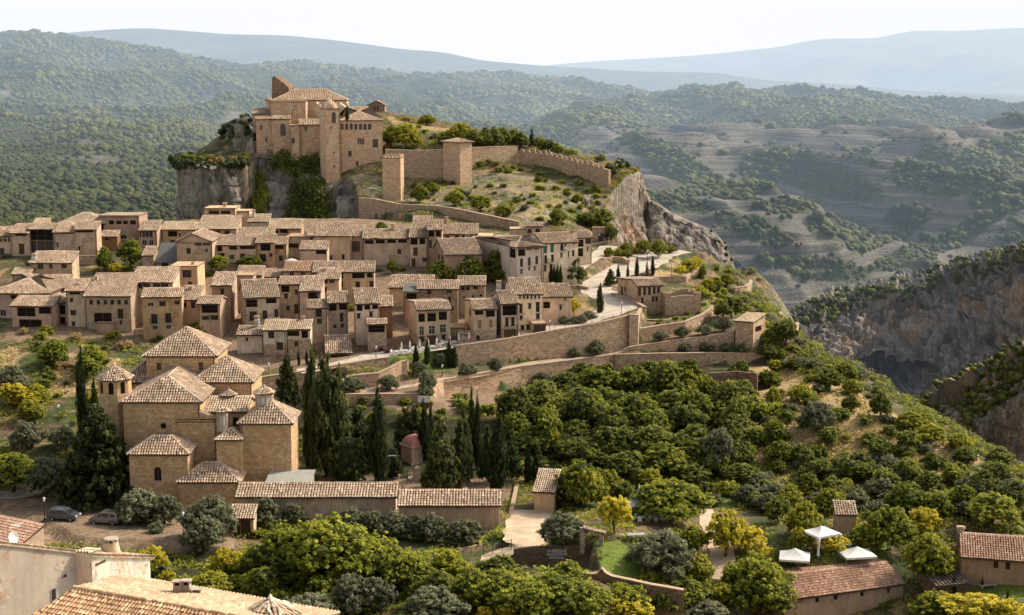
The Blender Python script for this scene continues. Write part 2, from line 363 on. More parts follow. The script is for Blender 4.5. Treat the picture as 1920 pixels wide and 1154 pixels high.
plateaus = dict(
 upper_road=[(690,672,257.1),(770,662,257.1),(855,650,259.1),(1000,628,265.2),(1100,610,270.2),(1175,594,274.4),(1199,591,276),(1214,574,285),(1165,560,293),(1120,540,303),(1050,560,300),(900,600,283),(760,625,275),(690,640,270)],
 below_terrace=[(800,234,47.2),(826,245.1,47),(832,246.7,46.9),(900,252.2,46.3),(978,258.2,46.4),(1065,263.7,46.9),(1152,269.2,47.4),(1250,269.7,47.6),(1350,270.2,47.8),(1437,271.2,48.),(1447,262,48.2),(1150,256,47.2),(1000,245,46.8)],
 below_street=[(478,238,48.),(488,244.2,48.1),(550,246.3,48.2),(640,248.8,48.4),(652,246.5,48.4),(655,245.6,48.4),(710,246.8,48.8),(735,248.8,49.),(764,251.,49.2),(776,252.,49.3),(790,249,49.4),(780,244,49.2),(700,241,48.8),(600,238.5,48.2)],
 below_lower=[(640,236.6,47.6),(740,237.8,47.7),(798,238.6,47.7),(830,244.,47.5),(842,236,47.2),(640,230,47.)],
 below_sign=[(845,177.4,41.9),(906,180.8,42.),(955,184,42.6),(963,174.4,41.9),(1000,174.4,41.9),(1105,175.1,41.9),(1115,165,41.5),(845,165,41.5)],
 path=[(826,246.2,50.3),(832,247.8,50.2),(900,253.2,50.1),(978,259.2,50.1),(1065,264.6,50.1),(1152,270.0,50.1),(1250,270.5,50.1),(1350,271.,50.1),(1437,272.,50.1),(1437,276,50.3),(1412,275.3,50.2),(1377,274.4,50.2),(1260,272.4,50.1),(1180,271.4,50.1),(1160,271.,50.1),(1180,273,50.2),(1199,273.2,50.2),(1180,273.8,50.2),(1150,272,50.2),(1110,269.4,50.1),(1060,267,50.1),(1000,264.5,50.),(930,261,50.),(857,258.5,50.),(852,262,50.),(800,256,50.)],
 olive=[(1160,271.8,50.6),(1180,272.2,51.1),(1260,273.1,52.1),(1377,275.,53.4),(1412,275.4,53.6),(1412,284,53.8),(1344,283,53.1),(1320,286.4,52.8),(1285,281.4,52.6),(1240,279,52.),(1198,276.4,51.4),(1185,274.5,51.)],
 garden=[(1197,277,53.6),(1240,279.6,54.),(1285,282,54.2),(1320,287.2,55.),(1338,291.4,55.6),(1330,299,56.),(1240,292,54.6),(1210,285,54.)],
 street=[(488,709,245),(550,700,247),(630,686,250),(700,675,252.4),(731,671,254),(763,677,252),(745,650,266),(600,664,263),(480,685,255)],
 lower_path=[(642,741,236.9),(700,740,238),(798,739,239.3),(826,714,246),(842,703,250),(780,712,248),(700,726,243),(640,729,242)],
 parking=[(1222,522,318),(1287,520,320),(1312,502,332),(1316,474,345),(1250,476,339),(1200,496,328),(1222,510,324)],
 car_road=[(-40,960,196),(60,968,190),(150,1012,178),(345,1018,176),(440,1040,172),(440,1000,184),(330,975,190),(160,955,196),(-40,940,200)],
)
PLAT = []
for k, l in plateaus.items():
    p3 = [PZ(*q) if q[2] < 90 else P(*q) for q in l]; A = np.array([[p[0], p[1], 1] for p in p3]); co, *_ = np.linalg.lstsq(A, np.array([p[2] for p in p3]), rcond=None)
    PLAT.append((k, [p[:2] for p in p3], tps(p3, 1e-3), co))
GX0, GX1, GY0, GY1, GS = -178., 190., 96., 540., .8
gx = np.arange(GX0, GX1+.1, GS); gy = np.arange(GY0, GY1+.1, GS)
XX, YY = np.meshgrid(gx, gy)
ZZ = fB(XX, YY)
ZH = fH(XX, YY)
mk = inpoly(XX, YY, hill_poly)
ZZ = np.where(mk, ZH, ZZ)
# natural roughness and small cultivation terraces on the open slopes
nn = (fbm(XX/9., YY/9., s=3)-.5)*1.3+(fbm(XX/2.3, YY/2.3, s=8, o=3)-.5)*.45
ZZ = ZZ+nn*np.where(mk, 1.3, .8)
pm = np.zeros_like(mk)
for k, poly, f, co in PLAT:
    m = inpoly(XX, YY, poly); ZZ = np.where(m, f(XX, YY), ZZ); pm |= m
def G_(x, y): return G(x, y)
def G(x, y):
    x = np.asarray(x, float); y = np.asarray(y, float)
    i = np.clip((x-GX0)/GS, 0, len(gx)-1.001); j = np.clip((y-GY0)/GS, 0, len(gy)-1.001)
    a, b = i.astype(int), j.astype(int); u, v = i-a, j-b
    return (ZZ[b, a]*(1-u)+ZZ[b, a+1]*u)*(1-v)+(ZZ[b+1, a]*(1-u)+ZZ[b+1, a+1]*u)*v
def hit(px, py, y0=110., y1=530.):
    d = ray(px, py); ys = np.arange(y0, y1, .5); t = ys/d[1]
    x = d[0]*t; z = CAMZ+d[2]*t; g = G(x, ys); k = np.argmax(z <= g)
    if z[k] > g[k]: return None
    return V3(x[k], ys[k], g[k])
roads = dict(
 road=([(560,699,2.),(640,684,2.),(700,667,2.4),(745,661,2.6),(800,656,2.6),(860,644,2.3),(930,634,2.3),(1000,622,2.4),(1060,609,2.5),(1110,597,2.8),(1150,584,3.2),(1172,570,3.6),(1150,559,4.2),(1122,549,3.6),(1112,540,3.2),(1125,528,3.4),(1150,516,4.),(1178,504,5.2),(1200,493,6.),(1214,482,6.),(1250,475,4.),(1285,474,3.)],'pale'),
 upper_street=([(1142,462,2.),(1128,474,2.),(1110,486,1.8),(1090,500,1.6),(1066,516,1.5)],'pale'),
 terrace_path=([(1180,656,1.3),(1140,667,.9),(1060,680,.9),(978,693,1.2),(900,704,1.4),(846,712,1.6),(790,721,1.5),(730,728,1.5),(655,737,1.3)],'path'),
 garden_path=([(1322,955,1.),(1332,985,1.4),(1350,1015,1.6),(1356,1045,1.6),(1350,1090,1.4)],'sand'),
 gravel_yard=([(1000,958,2.6),(990,980,3.),(990,1005,3.2),(980,1024,2.2),(940,1040,1.5),(880,1058,1.3)],'sand'),
 church_lane=([(-30,936,2.2),(40,930,2.2),(110,912,1.8),(150,890,1.5)],'pale'))
ROADW = {}; rmask = np.zeros(XX.shape, bool)
for k, (l, kind) in roads.items():
    C = np.array([hit(a, b_) for a, b_, w_ in l]); W_ = np.array([q[2] for q in l]); t_ = np.linspace(0, len(l)-1, len(l)*14)
    Cc = np.stack([np.interp(t_, np.arange(len(l)), C[:, j]) for j in range(3)]+[np.interp(t_, np.arange(len(l)), W_)], 1)
    for _ in range(3): Cc[6:-6] = np.array([Cc[i-6:i+7].mean(0) for i in range(6, len(Cc)-6)])
    ROADW[k] = (Cc, kind)
    bb = (XX > Cc[:, 0].min()-9) & (XX < Cc[:, 0].max()+9) & (YY > Cc[:, 1].min()-9) & (YY < Cc[:, 1].max()+9); jj, ii = np.where(bb)
    d2 = (XX[jj, ii][:, None]-Cc[None, :, 0])**2+(YY[jj, ii][:, None]-Cc[None, :, 1])**2; a_ = d2.argmin(1); dd = np.sqrt(d2.min(1)); w2 = Cc[a_, 3]
    rmask[jj, ii] |= dd < w2+.5
    f_ = np.clip(1-(dd-w2-.7)/1.6, 0, 1)
    for nm_, poly_, *_r in PLAT:
        if nm_.startswith('below') or (k in ('road',) and nm_ in ('path',)): f_ = f_*~inpoly(XX[jj, ii], YY[jj, ii], poly_)
    ZZ[jj, ii] = ZZ[jj, ii]*(1-f_)+(Cc[a_, 2]-.12)*f_
def zone_mask(polys, soft=0):
    m = np.zeros(XX.shape, bool)
    for l in polys:
        m |= inpoly(XX, YY, [p[:2] for p in [hit(*q) if len(q) == 2 else P(*q) for q in l] if p is not None])
    return m
def blur(a, n=2):
    for _ in range(n):
        b = a.copy(); b[1:-1, 1:-1] = (a[1:-1, 1:-1]*2+a[:-2, 1:-1]+a[2:, 1:-1]+a[1:-1, :-2]+a[1:-1, 2:])/6; a = b
    return a
dry = zone_mask([[(95,700),(145,690),(150,745),(90,745)],[(0,655),(40,650),(30,690),(0,700)],[(200,672),(225,672),(230,690),(200,690)],[(780,775),(1000,760),(930,735),(830,755)],
   [(1080,660),(1200,700),(1450,700),(1480,660),(1600,740),(1700,790),(1850,870),(1700,920),(1500,860),(1380,880),(1300,760)],[(1220,520),(1290,522),(1285,505),(1225,507)],
   [(720,215),(860,235),(1150,290),(1180,320),(1060,300),(900,270),(740,235)],[(1070,560),(1100,590),(1120,600),(1100,550)],[(960,1020),(1030,1030),(1100,1010),(1080,990)]])
bare = zone_mask([[(-20,412),(600,408),(700,412),(900,440),(1000,445),(1110,470),(1060,540),(1120,600),(860,648),(600,690),(420,690),(300,645),(0,640)],[(690,790),(960,790),(960,940),(560,930)],[(0,900),(440,960),(440,1060),(0,1010)],[(580,650),(760,650),(760,690),(560,700)],[(1320,950),(1350,1000),(1360,1090),(1330,1090),(1300,1000)],[(930,700),(600,740),(780,775),(930,760)]])
lawn = zone_mask([[(1110,1010),(1160,1015),(1215,1070),(1210,1090),(1130,1080)],[(1560,1010),(1680,1015),(1660,1060),(1540,1060)],[(1820,1070),(1925,1070),(1925,1130),(1820,1110)],[(1290,575),(1340,575),(1338,590),(1250,592)],[(1155,650),(1240,640),(1230,652),(1160,660)],
   [(690,690),(770,650),(855,650),(855,692),(800,700)],[(1350,920),(1380,920),(1370,960),(1340,960)]])
scar = zone_mask([[(700,330),(900,320),(1130,345),(1105,375),(1150,450),(1000,430),(900,395),(760,385),(650,350),(610,345),(640,400)]])
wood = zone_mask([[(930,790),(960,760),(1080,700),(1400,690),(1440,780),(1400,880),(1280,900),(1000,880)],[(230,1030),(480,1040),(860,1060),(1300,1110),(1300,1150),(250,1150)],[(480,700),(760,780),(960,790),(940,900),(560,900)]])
def make_ground():
    t = NT('ground_soil'); p = t.pos()
    n1 = t.noise(p, .10, 4, .6); n2 = t.noise(p, .9, 4, .7); n3 = t.noise(p, 4, 3, .7)
    green = t.ramp(n2, [(.3, (.035, .05, .016)), (.6, (.085, .105, .035)), (.8, (.15, .15, .06))])
    dryc = t.ramp(n2, [(.3, (.20, .14, .065)), (.55, (.42, .31, .15)), (.75, (.58, .45, .24))])
    soil = t.ramp(n2, [(.3, (.10, .065, .04)), (.7, (.26, .175, .115))])
    rock = t.ramp(n2, [(.35, (.13, .105, .085)), (.55, (.30, .26, .22)), (.7, (.42, .37, .32))])
    base = t.mix(t.ramp(t.noise(p, .16, 5, .65), [(.44, 0), (.56, 1)]), green, soil)
    base = t.mix(t.ramp(t.noise(p, .23, 4, .6), [(.55, 0), (.66, .8)]), base, dryc)
    f = lambda a, lo=.3, hi=.7: t.ramp(t.math('ADD', t.attr(a), t.math('MULTIPLY_ADD', n2, .7, -.35)), [(lo, 0), (hi, 1)])
    c = t.mix(f('dry'), base, dryc)
    c = t.mix(f('bare'), c, t.ramp(n2, [(.3, (.14, .095, .06)), (.7, (.36, .26, .17))]))
    rk = t.mix(t.ramp(t.noise(p, .5, 4, .7), [(.45, 0), (.6, 1)]), t.mix(t.ramp(n1, [(.4, 0), (.6, 1)]), dryc, green), rock)
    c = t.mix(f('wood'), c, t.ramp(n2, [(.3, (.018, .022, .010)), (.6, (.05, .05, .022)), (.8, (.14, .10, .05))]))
    c = t.mix(f('scar'), c, rk)
    c = t.mix(f('lawn', .4, .6), c, t.ramp(n2, [(.3, (.09, .13, .022)), (.7, (.19, .24, .045))]))
    sx = t.new('ShaderNodeSeparateXYZ'); t.link(t.new('ShaderNodeNewGeometry').outputs['Normal'], sx.inputs[0])
    c = t.mix(t.ramp(sx.outputs[2], [(.45, 1), (.7, 0)]), c, rock)
    t.bump(t.math('ADD', n2, n3), .8, .25)
    return t.color(c)
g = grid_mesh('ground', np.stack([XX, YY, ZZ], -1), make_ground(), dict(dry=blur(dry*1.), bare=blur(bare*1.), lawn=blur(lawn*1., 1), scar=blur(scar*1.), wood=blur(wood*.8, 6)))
tag(g, kind='structure')
# ------------------------------------------------------------------ lofted far land and cliffs
def resample(c, n):
    c = np.asarray(c, float); d = np.concatenate([[0], np.cumsum(np.linalg.norm(np.diff(c[:, :2], axis=0), axis=1))]); d /= d[-1]
    s = np.linspace(0, 1, n); return np.stack([np.interp(s, d, c[:, k]) for k in range(c.shape[1])], 1)
def by_px(c, xs):
    c = np.asarray(c, float); o = np.argsort(c[:, 0]); c = c[o]
    out = np.stack([xs, np.interp(xs, c[:, 0], c[:, 1]), np.interp(xs, c[:, 0], c[:, 2])], 1)
    for k in (1, 2):
        ker = np.ones(9)/9; pad = np.pad(out[:, k], 4, mode='edge'); out[:, k] = np.convolve(pad, ker, 'valid')
    return out
def rocky(name, k=1.):
    t = NT(name); p = t.pos()
    st = t.noise(t.scale(p, (1, 1, .30)), .25, 6, .65, .5); st2 = t.noise(t.scale(p, (1, 1, .2)), .8, 5, .7, .4); bl = t.noise(p, .05, 4)
    c = t.ramp(st, [(.30, (.11, .10, .09)), (.44, (.235, .21, .185)), (.58, (.36, .32, .27)), (.7, (.48, .425, .355))])
    o = t.ramp(st2, [(.35, (.38, .26, .17)), (.6, (.60, .42, .28)), (.75, (.74, .56, .38))])
    f = t.ramp(t.math('ADD', t.attr('orange'), t.math('MULTIPLY_ADD', t.noise(t.scale(p, (1, 1, .35)), .12, 4), 1.4, -.7)), [(.42, 0), (.68, 1)])
    c = t.mix(f, c, o)
    c = t.mix(t.ramp(st2, [(.56, 0), (.68, .6)]), c, (.10, .095, .09))
    vo = t.new('ShaderNodeTexVoronoi', feature='DISTANCE_TO_EDGE'); t.link(t.scale(p, (1, 1, .4)), vo.inputs['Vector']); vo.inputs['Scale'].default_value = .33
    c = t.mix(t.ramp(vo.outputs['Distance'], [(.0, .55), (.06, 0)]), c, (.05, .045, .04))
    if k != 1.: c = t.mix(1., c, (k, k*1.02, k*1.06), 'MULTIPLY')
    t.bump(t.math('ADD', st, st2), 1., 1.2)
    return t.color(c)
M['cliff'] = rocky('cliff_rock'); M['gorge'] = rocky('gorge_rock', 1.1)
def cliff(name, rows, nx, nh, amp, label, cat='cliff', orange=None, cap=5., hollow=None, mat=None, strat=0.):
    """rows: list of curves (same order); ruled between them"""
    cs = [resample([P(*q) for q in r], nx) for r in rows]
    if cap: cs = [cs[0]+V3(0, cap, .4)]+cs
    X = []
    for i in range(len(cs)-1):
        n = 3 if (cap and i == 0) else nh
        for k in range(n): X.append(cs[i]+(cs[i+1]-cs[i])*(k/n))
    X.append(cs[-1]); X = np.array(X)
    du = np.gradient(X, axis=1); dv = np.gradient(X, axis=0); N = np.cross(dv, du); N /= np.linalg.norm(N, axis=-1, keepdims=True)+1e-9
    N[N[..., 1] > 0] *= -1
    x, y, z = X[..., 0], X[..., 1], X[..., 2]
    d = (fbm(x/9, y/9, z/17, s=31, o=5)-.5)*2.6*amp+(fbm(x/2., y/2., z/5, s=37, o=4)-.5)*amp*1.1-np.clip(.12-np.abs(fbm(x/5., y/5., z/22, s=41, o=3)-.5), 0, 1)*amp*9-np.clip(.06-np.abs(fbm(x/30, y/30, z/3.2, s=47, o=2)-.5), 0, 1)*amp*6
    w = np.clip(np.arange(X.shape[0])/4., 0, 1)[:, None]
    X = X+N*(d*w)[..., None]
    org = np.zeros(x.shape)
    if hollow:
        for (px, py, rx, ry, dep, oo) in hollow:
            u, v = proj((x, y, z)); r2 = ((u-px)/rx)**2+((v-py)/ry)**2
            k = np.clip(1-r2, 0, 1); k = k*k*(3-2*k) if dep < 12 else np.sqrt(k)
            X[..., 1] += k*dep; org = np.maximum(org, np.clip(1.4-r2, 0, 1)*oo)
    if orange is not None: org = np.maximum(org, orange)
    o = grid_mesh(name, X, mat or M['cliff'], dict(orange=org), smooth=False)
    tag(o, label, cat); return o, X

def road_mat(name, c):
    t = NT(name); p = t.pos(); n = t.noise(p, .5, 4, .6); n2 = t.noise(p, 5, 3, .7)
    cc = t.ramp(n, [(.35, mul(c, .72)), (.6, c), (.75, mul(c, 1.15))]); cc = t.mix(t.math('MULTIPLY', t.ramp(n2, [(.5, 0), (.7, 1)]), .3), cc, mul(c, .55))
    t.bump(n2, .3, .03); return t.color(cc)
RM_ = dict(pale=road_mat('concrete_road', (.56, .49, .40)), path=road_mat('earth_path', (.46, .36, .26)), sand=road_mat('sand_path', (.60, .46, .32)))
for k, (Cc, kind) in ROADW.items():
    tn = np.gradient(Cc[:, :2], axis=0); tn /= np.linalg.norm(tn, axis=1, keepdims=True)+1e-9; nr_ = np.stack([tn[:, 1], -tn[:, 0]], 1)
    rows_ = []
    for f_ in np.linspace(-1, 1, 7):
        w_ = Cc[:, 3]*f_*(1+.06*np.sin(np.arange(len(Cc))*.5)); rows_.append(np.stack([Cc[:, 0]+nr_[:, 0]*w_, Cc[:, 1]+nr_[:, 1]*w_, Cc[:, 2]-.02-.02*abs(f_)], 1))
    o = grid_mesh(k, np.array(rows_), RM_[kind]); tag(o, kind='structure')
# ------------------------------------------------------------------ far land
pxs = np.linspace(-260, 2180, 520)
sky_line = [(-260,80,2500),(0,74,2500),(60,72,2500),(130,73,2500),(200,86,2550),(300,101,2600),(370,113,2650),(420,128,2700),(560,132,2900),(700,140,3000),(900,143,3100),(1000,152,3000),(1050,149,3000),(1100,158,2900),(1140,172,2800),(1250,180,2500),(1300,170,2300),(1380,174,2300),(1500,173,2300),(1560,176,2300),(1620,187,2300),(1680,200,2300),(1750,202,2300),(1850,200,2300),(2180,205,2300)]
rowsF = [
 [(-260,640,300),(340,600,420),(900,640,480),(1100,760,560),(1500,960,640),(2180,1000,660)],
 [(-260,480,440),(340,500,480),(900,520,560),(1100,520,690),(1400,600,760),(1600,620,780),(2180,600,780)],
 [(-260,400,600),(340,410,580),(800,420,640),(1100,425,820),(1300,435,850),(1500,435,820),(1700,460,860),(2180,420,900)],
 [(-260,300,850),(350,320,800),(800,300,1100),(1050,292,1250),(1300,320,1120),(1500,312,1100),(1700,345,1020),(2180,300,1080)],
 [(-260,190,1500),(500,205,1700),(1000,232,1800),(1100,244,1550),(1300,249,1450),(1500,251,1400),(1700,262,1350),(2180,240,1350)],
 [(-260,120,2000),(0,115,2000),(300,140,2100),(600,165,2300),(1000,185,2300),(1140,205,2100),(1300,206,1850),(1600,215,1850),(2180,222,1850)],
 sky_line]
cs = [by_px(r, pxs) for r in rowsF]
cw = []
for c in cs:
    cw.append(np.array([P(*q) for q in c]))
cw = np.array(cw)                    # rows, nx, 3
nv = 420
s = np.linspace(0, len(cw)-1.0001, nv)
# cubic (catmull-rom) across rows, in screen independent world space
def cr(t):
    i = int(t); f = t-i; p0 = cw[max(i-1, 0)]; p1 = cw[i]; p2 = cw[min(i+1, len(cw)-1)]; p3 = cw[min(i+2, len(cw)-1)]
    m1 = (p2-p0)/2; m2 = (p3-p1)/2
    return (2*f**3-3*f*f+1)*p1+(f**3-2*f*f+f)*m1+(-2*f**3+3*f*f)*p2+(f**3-f*f)*m2
FX = np.array([cr(t) for t in s])
x, y, z = FX[..., 0], FX[..., 1], FX[..., 2]
back = np.array([FX[-1]+V3(0, 400, -120)])
am = np.clip((y-450)/1200, .1, 1)
fade = np.clip((nv-1-np.arange(nv))/30., .03, 1)[:, None]
rid = 1-np.abs(2*fbm(x/190, y/260, s=51, o=4)-1)
pxg = np.broadcast_to(pxs[None], x.shape)
rgt = np.clip((pxg-1000)/200, 0, 1)*np.clip((1500-y)/200, 0, 1)*np.clip((y-560)/100, 0, 1)
dz = ((rid-.75)*72+(fbm(x/60, y/80, s=61, o=4)-.5)*26)*am*fade
dz += rgt*((1-np.abs(2*fbm(x/120+.4*y/120, y/170, s=71, o=3)-1))-.7)*58
zz = z+dz
stepz = 7.; q = (zz+(fbm(x/150, y/150, s=91, o=3))*24)/stepz; fr = q-np.floor(q); st = np.clip((fr-.12)/.35, 0, 1)
zz = zz+(np.floor(q)+st*st*(3-2*st)-q)*stepz*.5*rgt
FX = np.stack([x, y, zz], -1)
u_, v_ = proj((x, y, zz))
def ell(cx, cy, rx, ry, a=0.):
    dx, dy = u_-cx, v_-cy; c_, s_ = math.cos(R(a)), math.sin(R(a)); X_ = dx*c_+dy*s_; Y_ = -dx*s_+dy*c_
    return np.clip(1.6-(X_/rx)**2-(Y_/ry)**2, 0, 1)
veg = np.clip(1-rgt*1.6, 0, 1)
for e in [(1250,300,85,26,28),(1310,330,60,16,35),(1450,310,60,20,-12),(1530,330,120,30,18),(1560,345,90,26,10),(1440,330,50,20,-30),(1720,330,45,26,0),(1840,320,110,30,-22),(1880,290,100,26,-20),(1570,430,55,20,10),(1540,505,85,18,8),
          (1470,490,60,14,0),(1410,430,70,20,20),(1700,410,36,22,0),(1830,420,90,12,-24),(1730,470,110,16,-20),(1760,520,130,14,-18),(1880,360,60,22,-20),(1250,380,80,14,10),(1350,350,60,14,20),(1660,450,60,8,-20),(1620,300,40,8,20),(1480,390,60,10,0)]:
    veg = np.maximum(veg, ell(*e))
nz = fbm(x/34, y/44, s=77, o=4)
left_scar = np.zeros_like(veg)
for e in [(100,250,90,22,4),(215,185,60,14,8),(330,190,90,16,0),(210,300,120,20,20),(270,375,70,12,6),(420,240,60,22,-30),(50,240,50,16,0),(330,285,60,12,0),(120,290,40,12,0),(30,175,40,10,0)]:
    left_scar = np.maximum(left_scar, ell(*e))
veg = veg*(1-.5*left_scar)
vegm = np.clip((veg*1.05+.24+(nz-.5)*1.9-.42)*3.2, 0, 1)
FXb = np.concatenate([FX, back], 0); vb = np.concatenate([vegm, vegm[-1:]], 0)
def make_far():
    t = NT('far_scrubland'); p = t.pos()
    n = t.noise(p, .03, 5, .65); n2 = t.noise(p, .16, 4, .7)
    sx = t.new('ShaderNodeSeparateXYZ'); t.link(p, sx.inputs[0])
    zz_ = t.math('ADD', t.math('MULTIPLY', sx.outputs[2], .30), t.math('MULTIPLY', n, 2.5))
    cb = t.new('ShaderNodeCombineXYZ'); t.link(zz_, cb.inputs[0])
    strata = t.noise(cb.outputs[0], 1.6, 4, .65)
    rock = t.ramp(strata, [(.32, (.055, .053, .045)), (.48, (.115, .108, .09)), (.6, (.18, .162, .135)), (.72, (.27, .235, .19))])
    rock = t.mix(t.ramp(n2, [(.5, 0), (.7, .55)]), rock, (.15, .135, .10))
    gr = t.ramp(n2, [(.3, (.025, .036, .016)), (.55, (.055, .07, .028)), (.72, (.14, .13, .065))])
    c = t.mix(t.attr('veg'), rock, gr)
    t.bump(t.math('ADD', n2, strata), .8, 3.)
    return t.color(c)
far = grid_mesh('hills', FXb, make_far(), dict(veg=vb)); tag(far, kind='structure')
# distant ridges and plain
def ridge(name, top, Yb, colr, amp, zb=-150):
    xs = np.linspace(-300, 2220, 420); c = by_px(top, xs); T = np.array([P(*q) for q in c])
    rows = []
    for k in np.linspace(0, 1, 40):
        y_ = T[:, 1]+(Yb-T[:, 1])*(1-k); e = k**1.5
        rows.append(np.stack([T[:, 0]*(y_/T[:, 1]), y_, zb+(T[:, 2]-zb)*e], 1))
    X = np.array(rows); xx, yy_ = X[..., 0], X[..., 1]
    w = np.sin(np.linspace(0, 1, 40)*math.pi)[:, None]
    X[..., 2] += (fbm(xx/900, yy_/900, s=hash(name) % 97 if False else len(name), o=5)-.5)*amp*(w+.04)
    bk = X[-1:]+V3(0, 1500, -300); X = np.concatenate([X, bk], 0)
    t = NT(name+'_cover'); p = t.pos()
    t.color(t.ramp(t.noise(p, .0035, 6, .7), [(.35, mul(colr, .5)), (.55, colr), (.7, mul(colr, 2.0))]))
    o = grid_mesh(name, X, t.m); return tag(o, kind='structure')
ridge('distant_hills', [(-300,95,7000),(0,74,7000),(60,67,7000),(120,63,7000),(200,57,7000),(270,54,7000),(340,59,7000),(430,66,7000),(540,68,7000),(620,76,7000),(700,86,7000),(760,94,7000),(830,98,7000),(900,113,7000),(1000,122,7000),(1060,125,7000),(1200,134,7000),(1340,136,7000),(1440,151,7000),(1560,157,7000),(1710,171,7000),(1920,180,7000),(2220,184,7000)], 3200, (.06, .075, .04), 260, -80)
ridge('distant_mountains', [(-300,150,15000),(900,150,15000),(1030,122,15000),(1100,117,15000),(1200,111,15000),(1300,105,15000),(1400,95,15000),(1460,90,15000),(1500,80,15000),(1540,73,15000),(1640,72,15000),(1680,65,15000),(1700,58,15000),(1800,59,15000),(1860,55,15000),(1920,52,15000),(2220,50,15000)], 8000, (.08, .09, .06), 500, -100)
# the gorge wall to the right, its top, and the spur below
top3 = [(1470,660,520),(1530,606,545),(1560,592,560),(1600,580,575),(1650,570,580),(1700,562,580),(1750,545,572),(1800,527,560),(1860,512,545),(1960,482,520),(2180,440,480)]
bot3 = [(1450,760,470),(1530,740,500),(1560,770,512),(1600,800,520),(1650,830,524),(1700,850,522),(1750,850,515),(1800,840,508),(1860,820,500),(1960,800,490),(2180,780,450)]
far3 = [(p[0], p[1]-26 if p[0] < 1750 else p[1]-14, p[2]+70) for p in top3]
cliff('gorge_cliff', [far3, [(a, b-6, c+8) for a, b, c in top3], top3, bot3, [(a, b+130, c-20) for a, b, c in bot3]], 300, 60, 4.5,
      'high grey and ochre rock wall of the gorge with a dark cave at its foot', cap=0,
      hollow=[(1672,700,86,36,24,.1),(1690,598,85,46,9,.55),(1820,575,30,22,6,.7),(1880,640,70,16,10,.6),(1900,560,40,60,3,.6),(1620,650,60,30,3,.5)], orange=.22, mat=M['gorge'])
top5 = [(1640,850,425),(1700,800,425),(1730,772,424),(1780,742,420),(1840,706,412),(1920,660,400),(2180,540,370)]
cliff('rock_spur', [[(a+6, b-4, c+40) for a, b, c in top5], top5, [(a+25, b+70, c-22) for a, b, c in top5], [(a+30, b+330, c-34) for a, b, c in top5]], 170, 40, 3.,
      'reddish rock spur with a bushy back falling into the gorge', cap=0, orange=.4)
# castle rock
cliff('rock_outcrop', [[(327,297,452),(331,299,425),(345,303,410),(400,308,407),(450,304,409),(462,300,418)], [(332,412,446),(337,413,418),(350,415,405),(400,420,402),(452,420,404),(470,420,411)]], 130, 70, 1.6,
      'squared grey limestone outcrop with flat bushy top left of the castle', orange=.28, cap=9)
cliff('castle_rock', [[(427,240,455),(430,238,440),(440,230,432),(455,222,430),(473,224,428),(476,287,424),(510,290,423),(545,300,421),(598,303,419),(604,345,410),(640,348,407),(658,354,405)],
      [(436,416,450),(441,418,436),(448,420,426),(457,420,418),(470,422,413),(482,422,409),(510,422,407),(545,424,405),(598,424,402),(608,424,398),(645,420,394),(700,412,384)]], 190, 80, 1.8,
      'dark limestone crag carrying the castle, ivy hanging on its face', orange=.12, cap=4)
cliff('hill_cliff', [[(1100,378,386),(1118,364,393),(1138,348,399),(1144,322,403),(1160,304,410),(1180,314,414),(1200,328,416),(1211,348,418),(1214,380,430)],
      [(1135,445,374),(1146,452,381),(1156,457,387),(1164,466,391),(1172,472,393),(1186,476,395),(1200,480,397),(1212,484,401),(1217,486,416)]], 130, 80, 1.6,
      'pale orange streaked cliff at the end of the battlement wall', orange=.5)
cliff('lower_cliff', [[(1203,368,424),(1216,378,418),(1240,388,415),(1268,408,414),(1310,425,416),(1345,441,418),(1366,468,419),(1384,514,421)],
      [(1200,486,410),(1216,488,402),(1240,492,400),(1268,498,398),(1310,510,396),(1345,530,394),(1368,560,394),(1392,610,398)]], 150, 70, 1.2,
      'grey cliff stepping down to the gorge right of the streaked cliff', orange=.25)
# ------------------------------------------------------------------ haze over the far land: emission + absorption, homogeneous
hz = bpy.data.materials.new('valley_haze'); hz.use_nodes = True; nt = hz.node_tree; nt.nodes.clear()
outn = nt.nodes.new('ShaderNodeOutputMaterial'); ab = nt.nodes.new('ShaderNodeVolumeAbsorption'); em = nt.nodes.new('ShaderNodeEmission'); ad = nt.nodes.new('ShaderNodeAddShader')
HB = 1/9000.; ab.inputs['Color'].default_value = (.28, .12, 0, 1); ab.inputs['Density'].default_value = HB
em.inputs['Color'].default_value = (.82*.72, .90*.88, .985, 1); em.inputs['Strength'].default_value = HB
nt.links.new(ab.outputs[0], ad.inputs[0]); nt.links.new(em.outputs[0], ad.inputs[1]); nt.links.new(ad.outputs[0], outn.inputs['Volume'])
b = MB(); b.box(-12000, 2600, -400, 12000, 17500, 900); ho = b.build('haze', hz); tag(ho, kind='stuff', label='pale haze over the distant plain and mountains')
hz2 = hz.copy(); hz2.name = 'near_haze'
for n_ in hz2.node_tree.nodes:
    if n_.type == 'VOLUME_ABSORPTION': n_.inputs['Density'].default_value = 1/4000.; n_.inputs['Color'].default_value = (.20, .10, 0, 1)
    if n_.type == 'EMISSION': n_.inputs['Strength'].default_value = 1/4000.; n_.inputs['Color'].default_value = (.80*.80, .89*.90, .98, 1)
b = MB(); b.box(-4000, 470, -400, 4000, 2599, 700); ho = b.build('haze', hz2); tag(ho, kind='stuff', label='thin bluish haze filling the valley beyond the castle')
